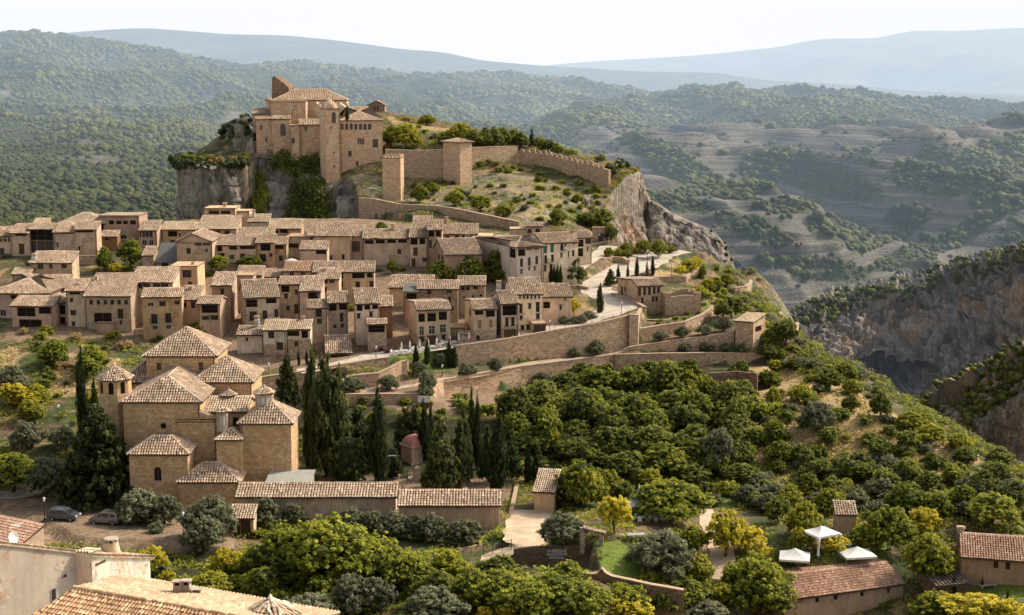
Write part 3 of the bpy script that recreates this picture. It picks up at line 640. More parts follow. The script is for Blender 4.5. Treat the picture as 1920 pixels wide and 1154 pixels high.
# ------------------------------------------------------------------ light
w = bpy.data.worlds.new('World'); scn.world = w; w.use_nodes = True; nt = w.node_tree
bg = nt.nodes['Background']; sk = nt.nodes.new('ShaderNodeTexSky'); sk.sky_type = 'NISHITA'; sk.sun_disc = False
SEL, SAZ = 38., 62.
sk.sun_elevation = R(SEL); sk.sun_rotation = R(SAZ); sk.air_density = 1.2; sk.dust_density = 7.; sk.ozone_density = 1.
hs = nt.nodes.new('ShaderNodeHueSaturation'); hs.inputs['Saturation'].default_value = .45; hs.inputs['Value'].default_value = 1.12; nt.links.new(sk.outputs[0], hs.inputs['Color'])
tc = nt.nodes.new('ShaderNodeTexCoord'); sx_ = nt.nodes.new('ShaderNodeSeparateXYZ'); nt.links.new(tc.outputs['Generated'], sx_.inputs[0])
rp = nt.nodes.new('ShaderNodeValToRGB'); rp.color_ramp.elements[0].position = .06; rp.color_ramp.elements[0].color = (1, 1, 1, 1); rp.color_ramp.elements[1].position = .16; rp.color_ramp.elements[1].color = (0, 0, 0, 1); nt.links.new(sx_.outputs[2], rp.inputs[0])
mx_ = nt.nodes.new('ShaderNodeMix'); mx_.data_type = 'RGBA'; nt.links.new(rp.outputs[0], mx_.inputs[0]); nt.links.new(hs.outputs[0], mx_.inputs[6]); mx_.inputs[7].default_value = (10.6, 9.9, 9.0, 1); nt.links.new(mx_.outputs[2], bg.inputs[0]); bg.inputs[1].default_value = .15
sd = bpy.data.lights.new('sun', 'SUN'); sd.energy = 5.; sd.angle = R(.6); sd.color = (1., .86, .67)
so = bpy.data.objects.new('sun', sd); col.objects.link(so)
from mathutils import Vector
sv = Vector((math.sin(R(SAZ))*math.cos(R(SEL)), math.cos(R(SAZ))*math.cos(R(SEL)), math.sin(R(SEL))))
so.rotation_euler = sv.to_track_quat('Z', 'Y').to_euler()
scn.view_settings.view_transform = 'Standard'; scn.view_settings.look = 'None'; scn.view_settings.exposure = 0; scn.view_settings.gamma = 1
scn.cycles.use_denoising = True
scn.cycles.max_bounces = 5; scn.cycles.diffuse_bounces = 3; scn.cycles.glossy_bounces = 2; scn.cycles.transmission_bounces = 3; scn.cycles.transparent_max_bounces = 6
scn.cycles.volume_bounces = 0
# ------------------------------------------------------------------ roofs
def tile_poly(mb, pts, per=.32, row=.48, h=.13, m=0, m_under=1, slab=.16, seg=3):
    """pts: planar polygon, first edge = eave (any direction); barrel tiles laid up the slope, with a slab under them"""
    pts = [np.asarray(p, float) for p in pts]
    U = unit(pts[1]-pts[0]); N = None
    N = np.zeros(3)
    for i in range(len(pts)):
        a, b = pts[i], pts[(i+1) % len(pts)]; N += np.cross(a, b)
    N = unit(N)
    if N[2] < 0: N = -N
    Sv = np.cross(N, U)
    if Sv[2] < 0: Sv = -Sv
    O = pts[0]; loc = [((p-O)@U, (p-O)@Sv) for p in pts]
    a0, a1 = min(l[0] for l in loc), max(l[0] for l in loc); b0, b1 = min(l[1] for l in loc), max(l[1] for l in loc)
    nc = max(1, int(round((a1-a0)/per))); nr = max(1, int(round((b1-b0)/row)))
    pa = (a1-a0)/nc; pb = (b1-b0)/nr
    ca, cb = np.meshgrid(a0+(np.arange(nc)+.5)*pa, b0+(np.arange(nr)+.5)*pb); ca = ca.ravel(); cb = cb.ravel()
    keep = inpoly(ca, cb, [(l[0], l[1]) for l in loc]) if len(loc) >= 3 else np.ones(len(ca), bool)
    ca, cb = ca[keep], cb[keep]; n = len(ca)
    if n:
        j = rng.normal(0, 1, (n, 3))
        w0 = pa*.44; th = np.linspace(0, math.pi, seg+1)
        verts = []
        for e, (db, sc, lift) in enumerate([(-pb*.56, 1., .045), (pb*.5, .84, .0)]):
            for t in th:
                aa = ca+j[:, 0]*.012-math.cos(t)*w0*sc+(j[:, 1]*.012 if e else 0)
                hh = (math.sin(t)*h*sc+lift*(h/.13)*1.3+np.abs(j[:, 2])*.008)
                bb = cb+db
                hh = hh+np.clip(vnoise(aa/2.6+O[0], bb/2.2+O[1])-.4, 0, 1)*.16
                verts.append(O+aa[:, None]*U+bb[:, None]*Sv+hh[:, None]*N)
        k = seg+1; vv = np.stack(verts, 1).reshape(-1, 3); f = []
        base = np.arange(n)[:, None]*(2*k)
        for s_ in range(seg): f.append(base+np.array([s_, s_+1, k+s_+1, k+s_]))
        faces = np.stack(f, 1).reshape(-1, 4)
        rr = np.clip(rng.random(n)*.8+.2*rng.random(n)+.0, 0, 1)
        mb.bulk(vv, faces[:, ::-1], m, np.repeat(rr, seg))
    lo = [p-V3(0, 0, slab) for p in pts]
    mb.face(pts, m_under, .2)
    mb.face(lo[::-1], m_under, .2)
    for i in range(len(pts)):
        j2 = (i+1) % len(pts); mb.face([lo[i], lo[j2], pts[j2], pts[i]], m_under, .6)
def ridge_cap(mb, p, q, r=.13, m=0):
    p, q = np.asarray(p, float), np.asarray(q, float); L = np.linalg.norm(q-p); n = max(1, int(L/.5)); d = (q-p)/n
    for i in range(n):
        mb.tube([p+d*i, p+d*(i+1.04)], [r, r*.86], 6, m, float(rng.random()*.5+.5), cap=False)
def wall_holes(mb, O, U, D, w, z0, z1, rects, m=0, dep=.28):
    """wall rectangle from O along U, heights z0..z1, outward = -D; rects (x0,z0,x1,z1,arch)"""
    xs = sorted(set([0., w]+[v for r in rects for v in (r[0], r[2])])); zs = sorted(set([z0, z1]+[v for r in rects for v in (r[1], r[3])]))
    xs = [v for v in xs if -1e-6 <= v <= w+1e-6]; zs = [v for v in zs if z0-1e-6 <= v <= z1+1e-6]
    pt = lambda x, z, d=0.: O+U*x+D*d+V3(0, 0, z)
    for i in range(len(xs)-1):
        for j in range(len(zs)-1):
            cx, cz = (xs[i]+xs[i+1])/2, (zs[j]+zs[j+1])/2
            if any(r[0] < cx < r[2] and r[1] < cz < r[3] for r in rects): continue
            mb.face([pt(xs[i], zs[j]), pt(xs[i+1], zs[j]), pt(xs[i+1], zs[j+1]), pt(xs[i], zs[j+1])], m)
    for r in rects:
        a, b, c, d = r[:4]
        mb.face([pt(a, b), pt(a, b, dep), pt(a, d, dep), pt(a, d)], m); mb.face([pt(c, b), pt(c, d), pt(c, d, dep), pt(c, b, dep)], m)
        mb.face([pt(a, b), pt(c, b), pt(c, b, dep), pt(a, b, dep)], m); mb.face([pt(a, d), pt(a, d, dep), pt(c, d, dep), pt(c, d)], m)
        if r[4]:
            R_ = (c-a)/2; cz = d-R_; N = 7
            for sgn in (-1, 1):
                arc = [pt((a+c)/2+sgn*R_*math.cos(t), cz+R_*math.sin(t), .01) for t in np.linspace(0, math.pi/2, N)]
                mb.face(([pt(a if sgn < 0 else c, d, .01)]+arc)[::sgn], m)
def window(parent, O, U, D, rect, kind, dep):
    """pane, frame and sill in the opening"""
    a, b, c, d = rect[:4]; W, H = c-a, d-b
    T = lambda x, z, y: O+U*x+D*y+V3(0, 0, z)
    def bar(mb, x0, z0, x1, z1, y0, y1, m):
        q = [T(x, z, y) for y in (y0, y1) for z in (z0, z1) for x in (x0, x1)]
        for f in ((0,1,3,2),(4,6,7,5),(0,4,5,1),(2,3,7,6),(0,2,6,4),(1,5,7,3)): mb.face([q[i] for i in f], m)
    mats = [M['dark'], M['wood'], M['stonepale'], M['hole'], M['iron'], M['greenwood'], M['tealwood'], M['tanwood'], M['paleframe']]
    mb = MB(); nm = 'window'
    fr = {'p': 8}.get(kind, 1); t = .07
    if kind in 'wapo':
        mb.face([T(a, b, dep-.02 if kind != 'o' else dep*.98), T(c, b, dep-.02), T(c, d, dep-.02), T(a, d, dep-.02)], 0 if kind != 'o' else 3)
    if kind in 'wap':
        for x0, x1 in ((a, a+t), (c-t, c)): bar(mb, x0, b, x1, d, dep*.45, dep*.8, fr)
        bar(mb, a, d-t, c, d, dep*.45, dep*.8, fr); bar(mb, a, b, c, b+t, dep*.45, dep*.8, fr)
        if W > .7: bar(mb, (a+c)/2-.035, b, (a+c)/2+.035, d, dep*.5, dep*.75, fr)
        if H > 1.5: bar(mb, a, b+H*.6, c, b+H*.6+.06, dep*.5, dep*.75, fr)
        bar(mb, a-.1, b-.1, c+.1, b-.001, -.08, .02, 2 if kind != 'p' else 8)
        if kind == 'w': bar(mb, a-.12, d+.001, c+.12, d+.16, -.025, .02, 1)
        if kind == 'p':
            for x0, x1 in ((a-.14, a-.001), (c+.001, c+.14)): bar(mb, x0, b, x1, d, -.03, .02, 8)
            bar(mb, a-.14, d+.001, c+.14, d+.14, -.03, .02, 8)
    if kind == 'o':                                  # open gallery: posts, beam and rail
        n = max(1, int(W/1.6))
        for i in range(1, n): x_ = a+W*i/n; bar(mb, x_-.07, b, x_+.07, d, .02, .16, 1)
        bar(mb, a, d-.16, c, d-.002, .01, .16, 1)
        bar(mb, a, b+min(.9, H*.45), c, b+min(.9, H*.45)+.06, .05, .1, 1)
        for i in range(int(W/.22)+1): x_ = a+.05+i*.22; bar(mb, min(x_, c-.04), b, min(x_, c-.04)+.03, b+min(.9, H*.45), .06, .09, 4)
        nm = 'gallery_window'
    if kind in 'gts':                                # shutters: green, teal, tan
        mm = dict(g=5, t=6, s=7)[kind]
        for k in range(2):
            x0 = a+W/2*k+.02; bar(mb, x0, b+.02, x0+W/2-.04, d-.02, .05, .1, mm)
            for q in range(max(2, int(H/.3))): z_ = b+.1+q*.3; bar(mb, x0+.05, z_, x0+W/2-.09, min(z_+.16, d-.05), .035, .05, mm)
        bar(mb, a-.1, b-.1, c+.1, b-.001, -.08, .02, 2); nm = 'shuttered_window'
    if kind in 'dG':
        bar(mb, a, b, c, d, dep*.6, dep*.8, 1)
        n = max(2, int(W/(.3 if kind == 'd' else .45)))
        for i in range(n): x0 = a+W*i/n; bar(mb, x0+.02, b+.02, x0+W/n-.02, d-.05, dep*.5, dep*.6, 1)
        bar(mb, a-.12, d+.001, c+.12, d+.2, -.03, .02, 1); nm = 'door' if kind == 'd' else 'garage_door'
    if kind == 'B':                                  # balcony door
        mb.face([T(a, b, dep-.02), T(c, b, dep-.02), T(c, d, dep-.02), T(a, d, dep-.02)], 0)
        for x0, x1 in ((a, a+t), (c-t, c), ((a+c)/2-.04, (a+c)/2+.04)): bar(mb, x0, b, x1, d, dep*.45, dep*.8, 1)
        bar(mb, a-.3, b-.14, c+.3, b-.001, -.55, .02, 2)
        for z_ in (b+.9, b+.08): bar(mb, a-.28, z_, c+.28, z_+.04, -.54, -.5, 4)
        for i in range(int((W+.56)/.16)+1): x_ = a-.28+i*.16; bar(mb, x_, b, x_+.02, b+.9, -.53, -.51, 4)
        for x_ in (a-.28, c+.26): bar(mb, x_, b+.9, x_+.03, b+.94, -.52, .0, 4)
        nm = 'balcony_window'
    return mb.build(nm, mats, parent)
def chimney(parent, p, w=.6, h=1.3, wall='sand', cap=True, round_=False):
    mb = MB(); x, y, z = p
    if round_:
        mb.lathe(p, [(w*.5, -.8), (w*.42, h*.75)], 10, 0); mb.lathe((x, y, z), [(w*.5, h*.75), (w*.5, h*.8)], 10, 1); mb.lathe((x, y, z), [(w*.6, h), (w*.6, h+.07)], 10, 1)
        for k in range(4): a = k*math.pi/2; mb.box(x+math.cos(a)*w*.4-.05, y+math.sin(a)*w*.4-.05, z+h*.8, x+math.cos(a)*w*.4+.05, y+math.sin(a)*w*.4+.05, z+h, 1)
    else:
        mb.box(x-w/2, y-w*.35, z-.9, x+w/2, y+w*.35, z+h*.7, 0)
        if cap:
            for sx in (-1, 0, 1):
                for sy in (-1, 1): mb.box(x+sx*(w/2-.07)-.06, y+sy*(w*.35-.06)-.05, z+h*.7, x+sx*(w/2-.07)+.06, y+sy*(w*.35-.06)+.05, z+h*.92, 1)
            mb.box(x-w/2-.1, y-w*.35-.1, z+h*.92, x+w/2+.1, y+w*.35+.1, z+h*1., 1)
            mb.box(x-w/2+.02, y-w*.35+.02, z+h*1., x+w/2-.02, y+w*.35-.02, z+h*1.07, 1)
    return mb.build('chimney', [M[wall], M['tile']], parent)
def view(ox, oy, s): return lambda x, y: (ox+x/s, oy+y/s)
VF = view(0, 0, 1); VL = view(0, 380, 4.1225); VC = view(300, 370, 4.1225); VR = view(650, 380, 3.723); VE = view(1050, 420, 3.847)
VG = view(160, 600, 3.206); VA = view(300, 120, 3.84); VB = view(700, 180, 3.692); VD = view(0, 960, 5.95); VM = view(400, 900, 3.2); VJ = view(460, 620, 4.12)
NH = [0]
def house(vw, label, x0, x1, ye, Y, roof='shed', yr=None, rot=0., wall='tan', low=None, wins=(), name='house', cat='house', s=.32, dep=None, tile='tile', ov=.6, os_=.22,
          apex=None, chim=(), base=None, per=.34, row=.5, group=None, hipx=None, wdep=.28, parapet=.5, noroof=False, lowh=None, thick=.14, group_=None):
    r = R(rot); U = V3(math.cos(r), math.sin(r), 0); D = V3(-math.sin(r), math.cos(r), 0)
    A = P(*vw(x0, ye), Y); d1 = ray(*vw(x1, ye))
    # second corner: viewing ray (horizontal bearing) meets the vertical facade plane
    n = np.array([-U[1], U[0]]); k = (A[:2]@n)/(d1[:2]@n); Bx = d1[:2]*k; w = float(np.linalg.norm(Bx-A[:2]))
    ze = A[2]; zw = ze
    def pxon(px, py, O, n3):
        d = ray(px, py); t = ((O-V3(0, 0, CAMZ))@n3)/(d@n3); return V3(0, 0, CAMZ)+d*t
    # depth
    mid = A+U*w*.5
    if roof in ('shed', 'gable'):
        if yr is not None:
            ty = vw(0, yr)[1]; lo, hi = .4, 26.
            for _ in range(40):
                q = (lo+hi)/2; pp = mid+D*q+V3(0, 0, s*q); py = proj(pp)[1]
                if py > ty: lo = q
                else: hi = q
            L = q
        else: L = dep or 6
        dp = dep or (L if roof == 'shed' else 2*L)
        if roof == 'shed' and dep and dep < L: L = dep
        if roof == 'shed' and dep and dep > L+1.5: roof = 'gable'
        if roof == 'gable': dp = max(dp, L+1.)
    else: dp = dep or 8.
    cs = [A, A+U*w, A+U*w+D*dp, A+D*dp]
    zg = min(float(G(c[0], c[1])) for c in cs)-.6 if base is None else P(*vw(x0, base), Y)[2]
    zg = min(zg, ze-1.5)
    root = empty(name, (A[0], A[1], zg), r, label, cat, group)
    rand = random.Random(NH[0]); NH[0] += 1
    H = ze-zg
    Lx, Ly = V3(1, 0, 0), V3(0, 1, 0); O0 = V3(0, 0, 0)
    Ri = np.array([[math.cos(r), math.sin(r), 0], [-math.sin(r), math.cos(r), 0], [0, 0, 1]])
    tol = lambda p: Ri@(p-V3(A[0], A[1], zg))
    # openings
    rects = {'F': [], 'L': [], 'R': []}
    for wn in wins:
        kind = wn[0]; face = 'F'
        if len(kind) > 1: face, kind = kind[0], kind[1]
        xa, ya, xb, yb = wn[1:5]
        if face == 'F': O3, n3 = A, D
        elif face == 'L': O3, n3 = A, U
        else: O3, n3 = A+U*w, U
        p1 = tol(pxon(*vw(xa, yb), O3, n3)); p2 = tol(pxon(*vw(xb, ya), O3, n3))
        q = (p1[0], p2[0]) if face == 'F' else (p1[1], p2[1])
        a_, b_ = min(q), max(q); mx = w if face == 'F' else dp
        a_, b_ = max(a_, .12), min(b_, mx-.12); z0, z1 = max(p1[2], .1), min(p2[2], H-.12)
        if b_-a_ < .25 or z1-z0 < .2: continue
        rects[face].append((a_, z0, b_, z1, kind == 'a', kind))
    mb = MB()
    zt = H
    def split(O, Ux, Dx, wd, rs):
        if low and not lowh: wall_holes(mb, O, Ux, Dx, wd, 0, zt, rs, 0, wdep)
        elif low:
            h_ = min(lowh, zt-.5); ra, rb = [], []
            ra = [x for x in rs if x[1] < h_ and x[3] <= h_]; rb = [x for x in rs if x[1] >= h_]; mid_ = [x for x in rs if x[1] < h_ < x[3]]
            ra += [(x[0], x[1], x[2], h_, False, 'x') for x in mid_]; rb += [(x[0], h_, x[2], x[3], x[4], 'x') for x in mid_]
            wall_holes(mb, O, Ux, Dx, wd, 0, h_, ra, 1, wdep); wall_holes(mb, O, Ux, Dx, wd, h_, zt, rb, 0, wdep)
        else: wall_holes(mb, O, Ux, Dx, wd, 0, zt, rs, 0, wdep)
    split(O0, Lx, Ly, w, rects['F'])
    split(O0, Ly, Lx, dp, rects['L'])
    split(V3(w, 0, 0), Ly, -Lx, dp, rects['R'])
    split(V3(0, dp, 0), Lx, -Ly, w, [])
    roofm = MB(); RM = [M[tile], M['under'], M[wall], M['slate'], M['palesheet']]
    T_ = .13
    if roof == 'shed':
        zb = H+s*dp
        mb.face([V3(0, 0, H), V3(0, dp, H), V3(0, dp, zb)]); mb.face([V3(w, 0, H), V3(w, dp, zb), V3(w, dp, H)]); mb.face([V3(w, dp, H), V3(w, dp, zb), V3(0, dp, zb), V3(0, dp, H)])
        tile_poly(roofm, [V3(-os_, -ov, H-s*ov+T_), V3(w+os_, -ov, H-s*ov+T_), V3(w+os_, dp+.1, zb+s*.1+T_), V3(-os_, dp+.1, zb+s*.1+T_)], per, row)
        ridge_cap(roofm, V3(-os_, dp, zb+T_+.06), V3(w+os_, dp, zb+T_+.06))
    elif roof == 'gable':
        zb = H+s*L; sb = min(.6, (zb-H)/(dp-L)) if dp-L > .1 else s
        zk = zb-sb*(dp-L)
        for x_ in (0, w): mb.face([V3(x_, 0, H), V3(x_, dp, H), V3(x_, dp, zk), V3(x_, L, zb)])
        if zk > H: mb.face([V3(w, dp, H), V3(w, dp, zk), V3(0, dp, zk), V3(0, dp, H)])
        tile_poly(roofm, [V3(-os_, -ov, H-s*ov+T_), V3(w+os_, -ov, H-s*ov+T_), V3(w+os_, L, zb+T_), V3(-os_, L, zb+T_)], per, row)
        tile_poly(roofm, [V3(w+os_, dp+ov, zk-sb*ov+T_), V3(-os_, dp+ov, zk-sb*ov+T_), V3(-os_, L, zb+T_), V3(w+os_, L, zb+T_)], per, row)
        ridge_cap(roofm, V3(-os_, L, zb+T_+.05), V3(w+os_, L, zb+T_+.05))
    elif roof == 'gabf':
        ax = tol(pxon(*vw(*apex), A, D)); hx, hz_ = ax[0], ax[2]
        mb.face([V3(0, 0, H), V3(w, 0, H), V3(hx, 0, hz_)]); mb.face([V3(0, dp, H), V3(hx, dp, hz_), V3(w, dp, H)])
        sl = (hz_-H)/hx; sr = (hz_-H)/(w-hx)
        tile_poly(roofm, [V3(-os_, -ov, H-sl*os_+T_), V3(-os_, dp+ov, H-sl*os_+T_), V3(hx, dp+ov, hz_+T_), V3(hx, -ov, hz_+T_)], per, row)
        tile_poly(roofm, [V3(w+os_, -ov, H-sr*os_+T_), V3(w+os_, dp+ov, H-sr*os_+T_), V3(hx, dp+ov, hz_+T_), V3(hx, -ov, hz_+T_)], per, row)
        ridge_cap(roofm, V3(hx, -ov, hz_+T_+.05), V3(hx, dp+ov, hz_+T_+.05))
    elif roof == 'hipy':
        ty = vw(0, yr)[1]; lo, hi = .1, 12.; cm = A+U*(w/2)+D*hipx
        for _ in range(40):
            q = (lo+hi)/2
            if proj(cm+V3(0, 0, q))[1] > ty: lo = q
            else: hi = q
        hr = q; e = ov; k = hr/(w/2); z_ = H+hr+T_
        c0 = V3(w/2, hipx, z_); c1 = V3(w/2, dp, z_)
        E = [V3(-e, -e, H-k*e+T_), V3(w+e, -e, H-k*e+T_), V3(w+e, dp, H-k*e+T_), V3(-e, dp, H-k*e+T_)]
        tile_poly(roofm, [E[0], E[1], c0], per, row); tile_poly(roofm, [E[1], E[2], c1, c0], per, row); tile_poly(roofm, [E[3], E[0], c0, c1], per, row)
        for a_, b_ in ((E[0], c0), (E[1], c0), (c0, c1)): ridge_cap(roofm, a_+V3(0, 0, .06), b_+V3(0, 0, .06), .15)
        mb.face([V3(0, dp, H), V3(w/2, dp, H+hr), V3(w, dp, H)])
    elif roof in ('hip', 'pyr'):
        hx = hipx if hipx is not None else min(dp, w)/2
        if roof == 'pyr': hx = w/2
        c0 = V3(hx, dp/2, 0); c1 = V3(w-hx, dp/2, 0)
        if yr is not None:
            ty = vw(0, yr)[1]; lo, hi = .1, 12.
            cm = A+U*(w/2)+D*(dp/2)
            for _ in range(40):
                q = (lo+hi)/2
                if proj(cm+V3(0, 0, q))[1] > ty: lo = q
                else: hi = q
            hr = q
        else: hr = s*dp/2
        e = ov; k = hr/(dp/2)
        E = [V3(-e, -e, H-k*e+T_), V3(w+e, -e, H-k*e+T_), V3(w+e, dp+e, H-k*e+T_), V3(-e, dp+e, H-k*e+T_)]
        c0 = c0+V3(0, 0, H+hr+T_); c1 = c1+V3(0, 0, H+hr+T_)
        if roof == 'pyr':
            for i in range(4): tile_poly(roofm, [E[i], E[(i+1) % 4], c0], per, row)
        else:
            tile_poly(roofm, [E[0], E[1], c1, c0], per, row); tile_poly(roofm, [E[2], E[3], c0, c1], per, row)
            tile_poly(roofm, [E[1], E[2], c1], per, row); tile_poly(roofm, [E[3], E[0], c0], per, row)
            ridge_cap(roofm, c0, c1)
        for q, c in ((0, c0), (1, c1), (2, c1), (3, c0)): ridge_cap(roofm, E[q]+V3(0, 0, .06), c+V3(0, 0, .04))
    elif roof == 'flat':
        roofm.box(-.12, -.12, H, w+.12, dp+.12, H+.14, 1)
        roofm.box(-.05, -.05, H+.14, w+.05, dp+.05, H+.2, 2)
    elif roof in ('sheet', 'palesheet'):
        L = dp; zb = H+s*dp; a = [V3(-os_, -ov, H-s*ov+.1), V3(w+os_, -ov, H-s*ov+.1), V3(w+os_, dp+.1, zb+.1), V3(-os_, dp+.1, zb+.1)]
        k = 3 if roof == 'sheet' else 4
        roofm.face(a, k); roofm.face([p-V3(0, 0, .12) for p in a][::-1], k)
        for i in range(4): roofm.face([a[i]-V3(0, 0, .12), a[(i+1) % 4]-V3(0, 0, .12), a[(i+1) % 4], a[i]], k)
        mb.face([V3(0, 0, H), V3(0, dp, H), V3(0, dp, zb)]); mb.face([V3(w, 0, H), V3(w, dp, zb), V3(w, dp, H)]); mb.face([V3(w, dp, H), V3(w, dp, zb), V3(0, dp, zb), V3(0, dp, H)])
    mb.build('wall', [M[wall], M[low or wall]], root)
    if roofm.v: roofm.build('roof', RM, root)
    for face, O3, U3, D3 in (('F', O0, Lx, Ly), ('L', O0, Ly, Lx), ('R', V3(w, 0, 0), Ly, -Lx)):
        for rc in rects[face]: window(root, O3, U3, D3, rc, rc[5] if rc[5] != 'x' else 'w', wdep)
    if cat == 'house' and H > 4 and name == 'house' and rand.random() < .75:
        dm = MB(); x_ = w-.18 if rand.random() < .5 else .18; dm.tube([V3(x_, -.07, .3), V3(x_, -.07, H-.1), V3(x_, -ov+.1, H-.05)], [.05, .05, .05], 6); dm.tube([V3(-.1, -ov-.02, H-s*ov*.9), V3(w+.1, -ov-.02, H-s*ov*.9)], [.07, .07], 6); dm.build('drainpipe', M['wood'], root)
    if cat == 'house' and H > 4 and name == 'house' and rand.random() < .3 and roof in ('shed', 'gable'):
        dm = MB(); x_ = w*rand.uniform(.2, .8); y_ = dp*.45; zr_ = H+s*y_; dm.tube([V3(x_, y_, zr_), V3(x_, y_, zr_+1.9)], [.03, .025], 5)
        for q_ in range(4): dm.tube([V3(x_-.5+q_*.08, y_, zr_+1.8-q_*.16), V3(x_+.5-q_*.08, y_, zr_+1.8-q_*.16)], [.015, .015], 4)
        dm.build('aerial', M['metal'], root)
    for c in chim:
        cxp, cyp = c[0], c[1]; yy_ = c[2] if len(c) > 2 else 2.; kw = c[3] if len(c) > 3 else {}
        O3 = A+D*yy_; q = tol(pxon(*vw(cxp, cyp), O3, D))
        h_ = kw.pop('h', 1.2); chimney(root, (q[0], yy_, q[2]-h_), h=h_, **kw)
    return root, dict(A=A, U=U, D=D, w=w, dp=dp, H=H, zg=zg, tol=tol, r=r)
HV = 'village houses'
def h(*a, **k): return house(*a, **k)
# ---- upper left rows
h(VL, 'tan house at the west end with three small arched windows', -70, 80, 260, 324, yr=192, wins=[('a',0,275,20,303),('a',30,275,50,303),('a',62,275,80,303),('w',0,358,32,395)])
h(VL, 'narrow tan house left of the big glazed front', 80, 222, 235, 322, yr=170, wins=[('o',118,243,205,260),('d',148,325,187,400)])
h(VL, 'house whose whole front is brown framed glazing', 222, 412, 205, 323, yr=168, wall='brown', wins=[('o',228,210,412,292),('w',228,300,285,385),('w',292,300,350,385),('w',357,300,412,385)])
h(VL, 'plain tan house right of the big glazed front', 412, 580, 230, 321, yr=158, wall='sand', wins=[('o',432,233,555,243),('d',438,318,452,348)])
h(VL, 'plain tan house with a long slit window and a cypress before it', 580, 745, 208, 320, yr=152, wall='tan', wins=[('o',585,212,722,232),('w',605,345,620,372)])
h(VL, 'house with a tall pale hipped roof behind the glazed house', 470, 800, 158, 334, roof='hip', yr=82, dep=8, tile='tilepale')
h(VL, 'little roof peeping over the narrow tan house', 255, 365, 168, 338, yr=128, tile='tilepale')
h(VL, 'brown house with four dark square openings under a flat dark eave', 760, 1072, 106, 334, roof='flat', dep=8, wall='brown', wins=[('o',842,138,880,170),('o',898,140,938,168),('o',950,140,988,168),('o',1006,138,1050,170),('p',930,252,978,283)])
h(VL, 'small brick lean-to below the brown flat eaved house', 775, 905, 262, 328, yr=222, wall='brickred', wins=[('w',812,276,840,294)])
h(VL, 'tan house with four narrow windows over two white framed ones', 1072, 1212, 215, 330, yr=145, wins=[('w',1080,230,1092,268),('w',1100,230,1120,268),('w',1126,230,1148,268),('w',1155,230,1178,268),('p',1100,290,1133,330),('p',1152,290,1185,330)])
h(VL, 'low tiled shed below the house with two white framed windows', 1100, 1185, 408, 313, yr=362, dep=4)
h(VL, 'shed with a grey sheet roof beside the yellow gabled house', 1200, 1362, 455, 314, roof='sheet', dep=7, s=.45, wall='brown', wins=[('w',1250,465,1300,495)])
h(VL, 'low tiled house with three small windows above the garden wall', 228, 555, 465, 297, yr=383, wall='sand', chim=[(262,400,1.2,dict(h=1.6,w=.9,wall='white'))], wins=[('w',290,478,335,515),('w',383,475,405,512),('w',475,472,515,508)])
h(VL, 'small tiled outbuilding at the corner of the three windowed house', 95, 232, 552, 294, yr=508, wall='grey', dep=5)
# ---- front left row
h(VL, 'broad house under a big brown hipped roof at the west end', -80, 372, 700, 277, roof='hip', yr=562, dep=15, hipx=7, wall='brown', wins=[('o',80,715,158,745),('w',200,708,245,724),('p',0,828,45,880)])
h(VL, 'dark roofed house squeezed behind the house with open galleries', 290, 500, 655, 285, yr=565, wall='brown', wins=[('o',385,665,432,692),('w',465,655,490,685)])
h(VL, 'house with open galleries and a bare pink storey below', 90, 408, 795, 271, yr=728, rot=-6, wall='pink', wins=[('o',135,812,270,880),('o',300,802,392,860),('o',150,905,320,1000)])
h(VL, 'shadowy house with stacked open balconies', 410, 507, 772, 273, yr=712, wall='grey', wins=[('o',415,790,503,865),('o',418,882,503,990)])
h(VL, 'narrow grey plastered house left of the six arched windows', 507, 650, 682, 271, yr=600, wall='sand', wins=[('o',535,690,620,712),('w',540,745,565,770),('w',545,838,588,872),('w',555,925,580,955)])
h(VL, 'wide house with a row of six little arched windows', 652, 1008, 722, 270, yr=552, wall='tan', chim=[(742,572,6.,dict(h=1.0,wall='tan')),(605,625,3,dict(h=1.3,wall='brown'))],
  wins=[('a',x,752,x+26,790) for x in (692,748,802,855,908,962)]+[('w',912,828,952,900),('w',928,920,944,944),('o',728,852,862,928)])
h(VL, 'tiled bay under the six arched windows', 748, 872, 935, 268.8, roof='flat', dep=1.1, wall='pink', name='house_bay', cat='bay', wins=[])
h(VL, 'tall pink house with a glazed attic and a dormer', 1010, 1335, 615, 276, yr=506, wall='tan', chim=[(1150,560,4,dict(h=.8,w=.9,wall='brown'))], wins=[('w',1040,628,1100,662),('w',1105,628,1162,662),('w',1180,625,1238,657),('w',1243,625,1300,655)])
h(VL, 'pink fronted house with two balcony doors and a lower roof', 1098, 1402, 730, 266.5, yr=668, rot=5, wall='pink', low='rubble',
  wins=[('p',1140,772,1187,805),('w',1232,768,1280,802),('w',1348,765,1388,790),('B',1170,862,1215,938),('B',1278,855,1322,930),('p',1178,950,1218,985),('p',1285,945,1322,980)])
h(VL, 'plain yellow block with one broad window', 1312, 1525, 497, 291, roof='flat', dep=7, wall='ochre', chim=[(1490,460,2,dict(h=1.,wall='ochre'))], wins=[('w',1335,530,1360,558),('w',1410,528,1478,580),('w',1340,622,1365,645),('w',1455,618,1482,642)])
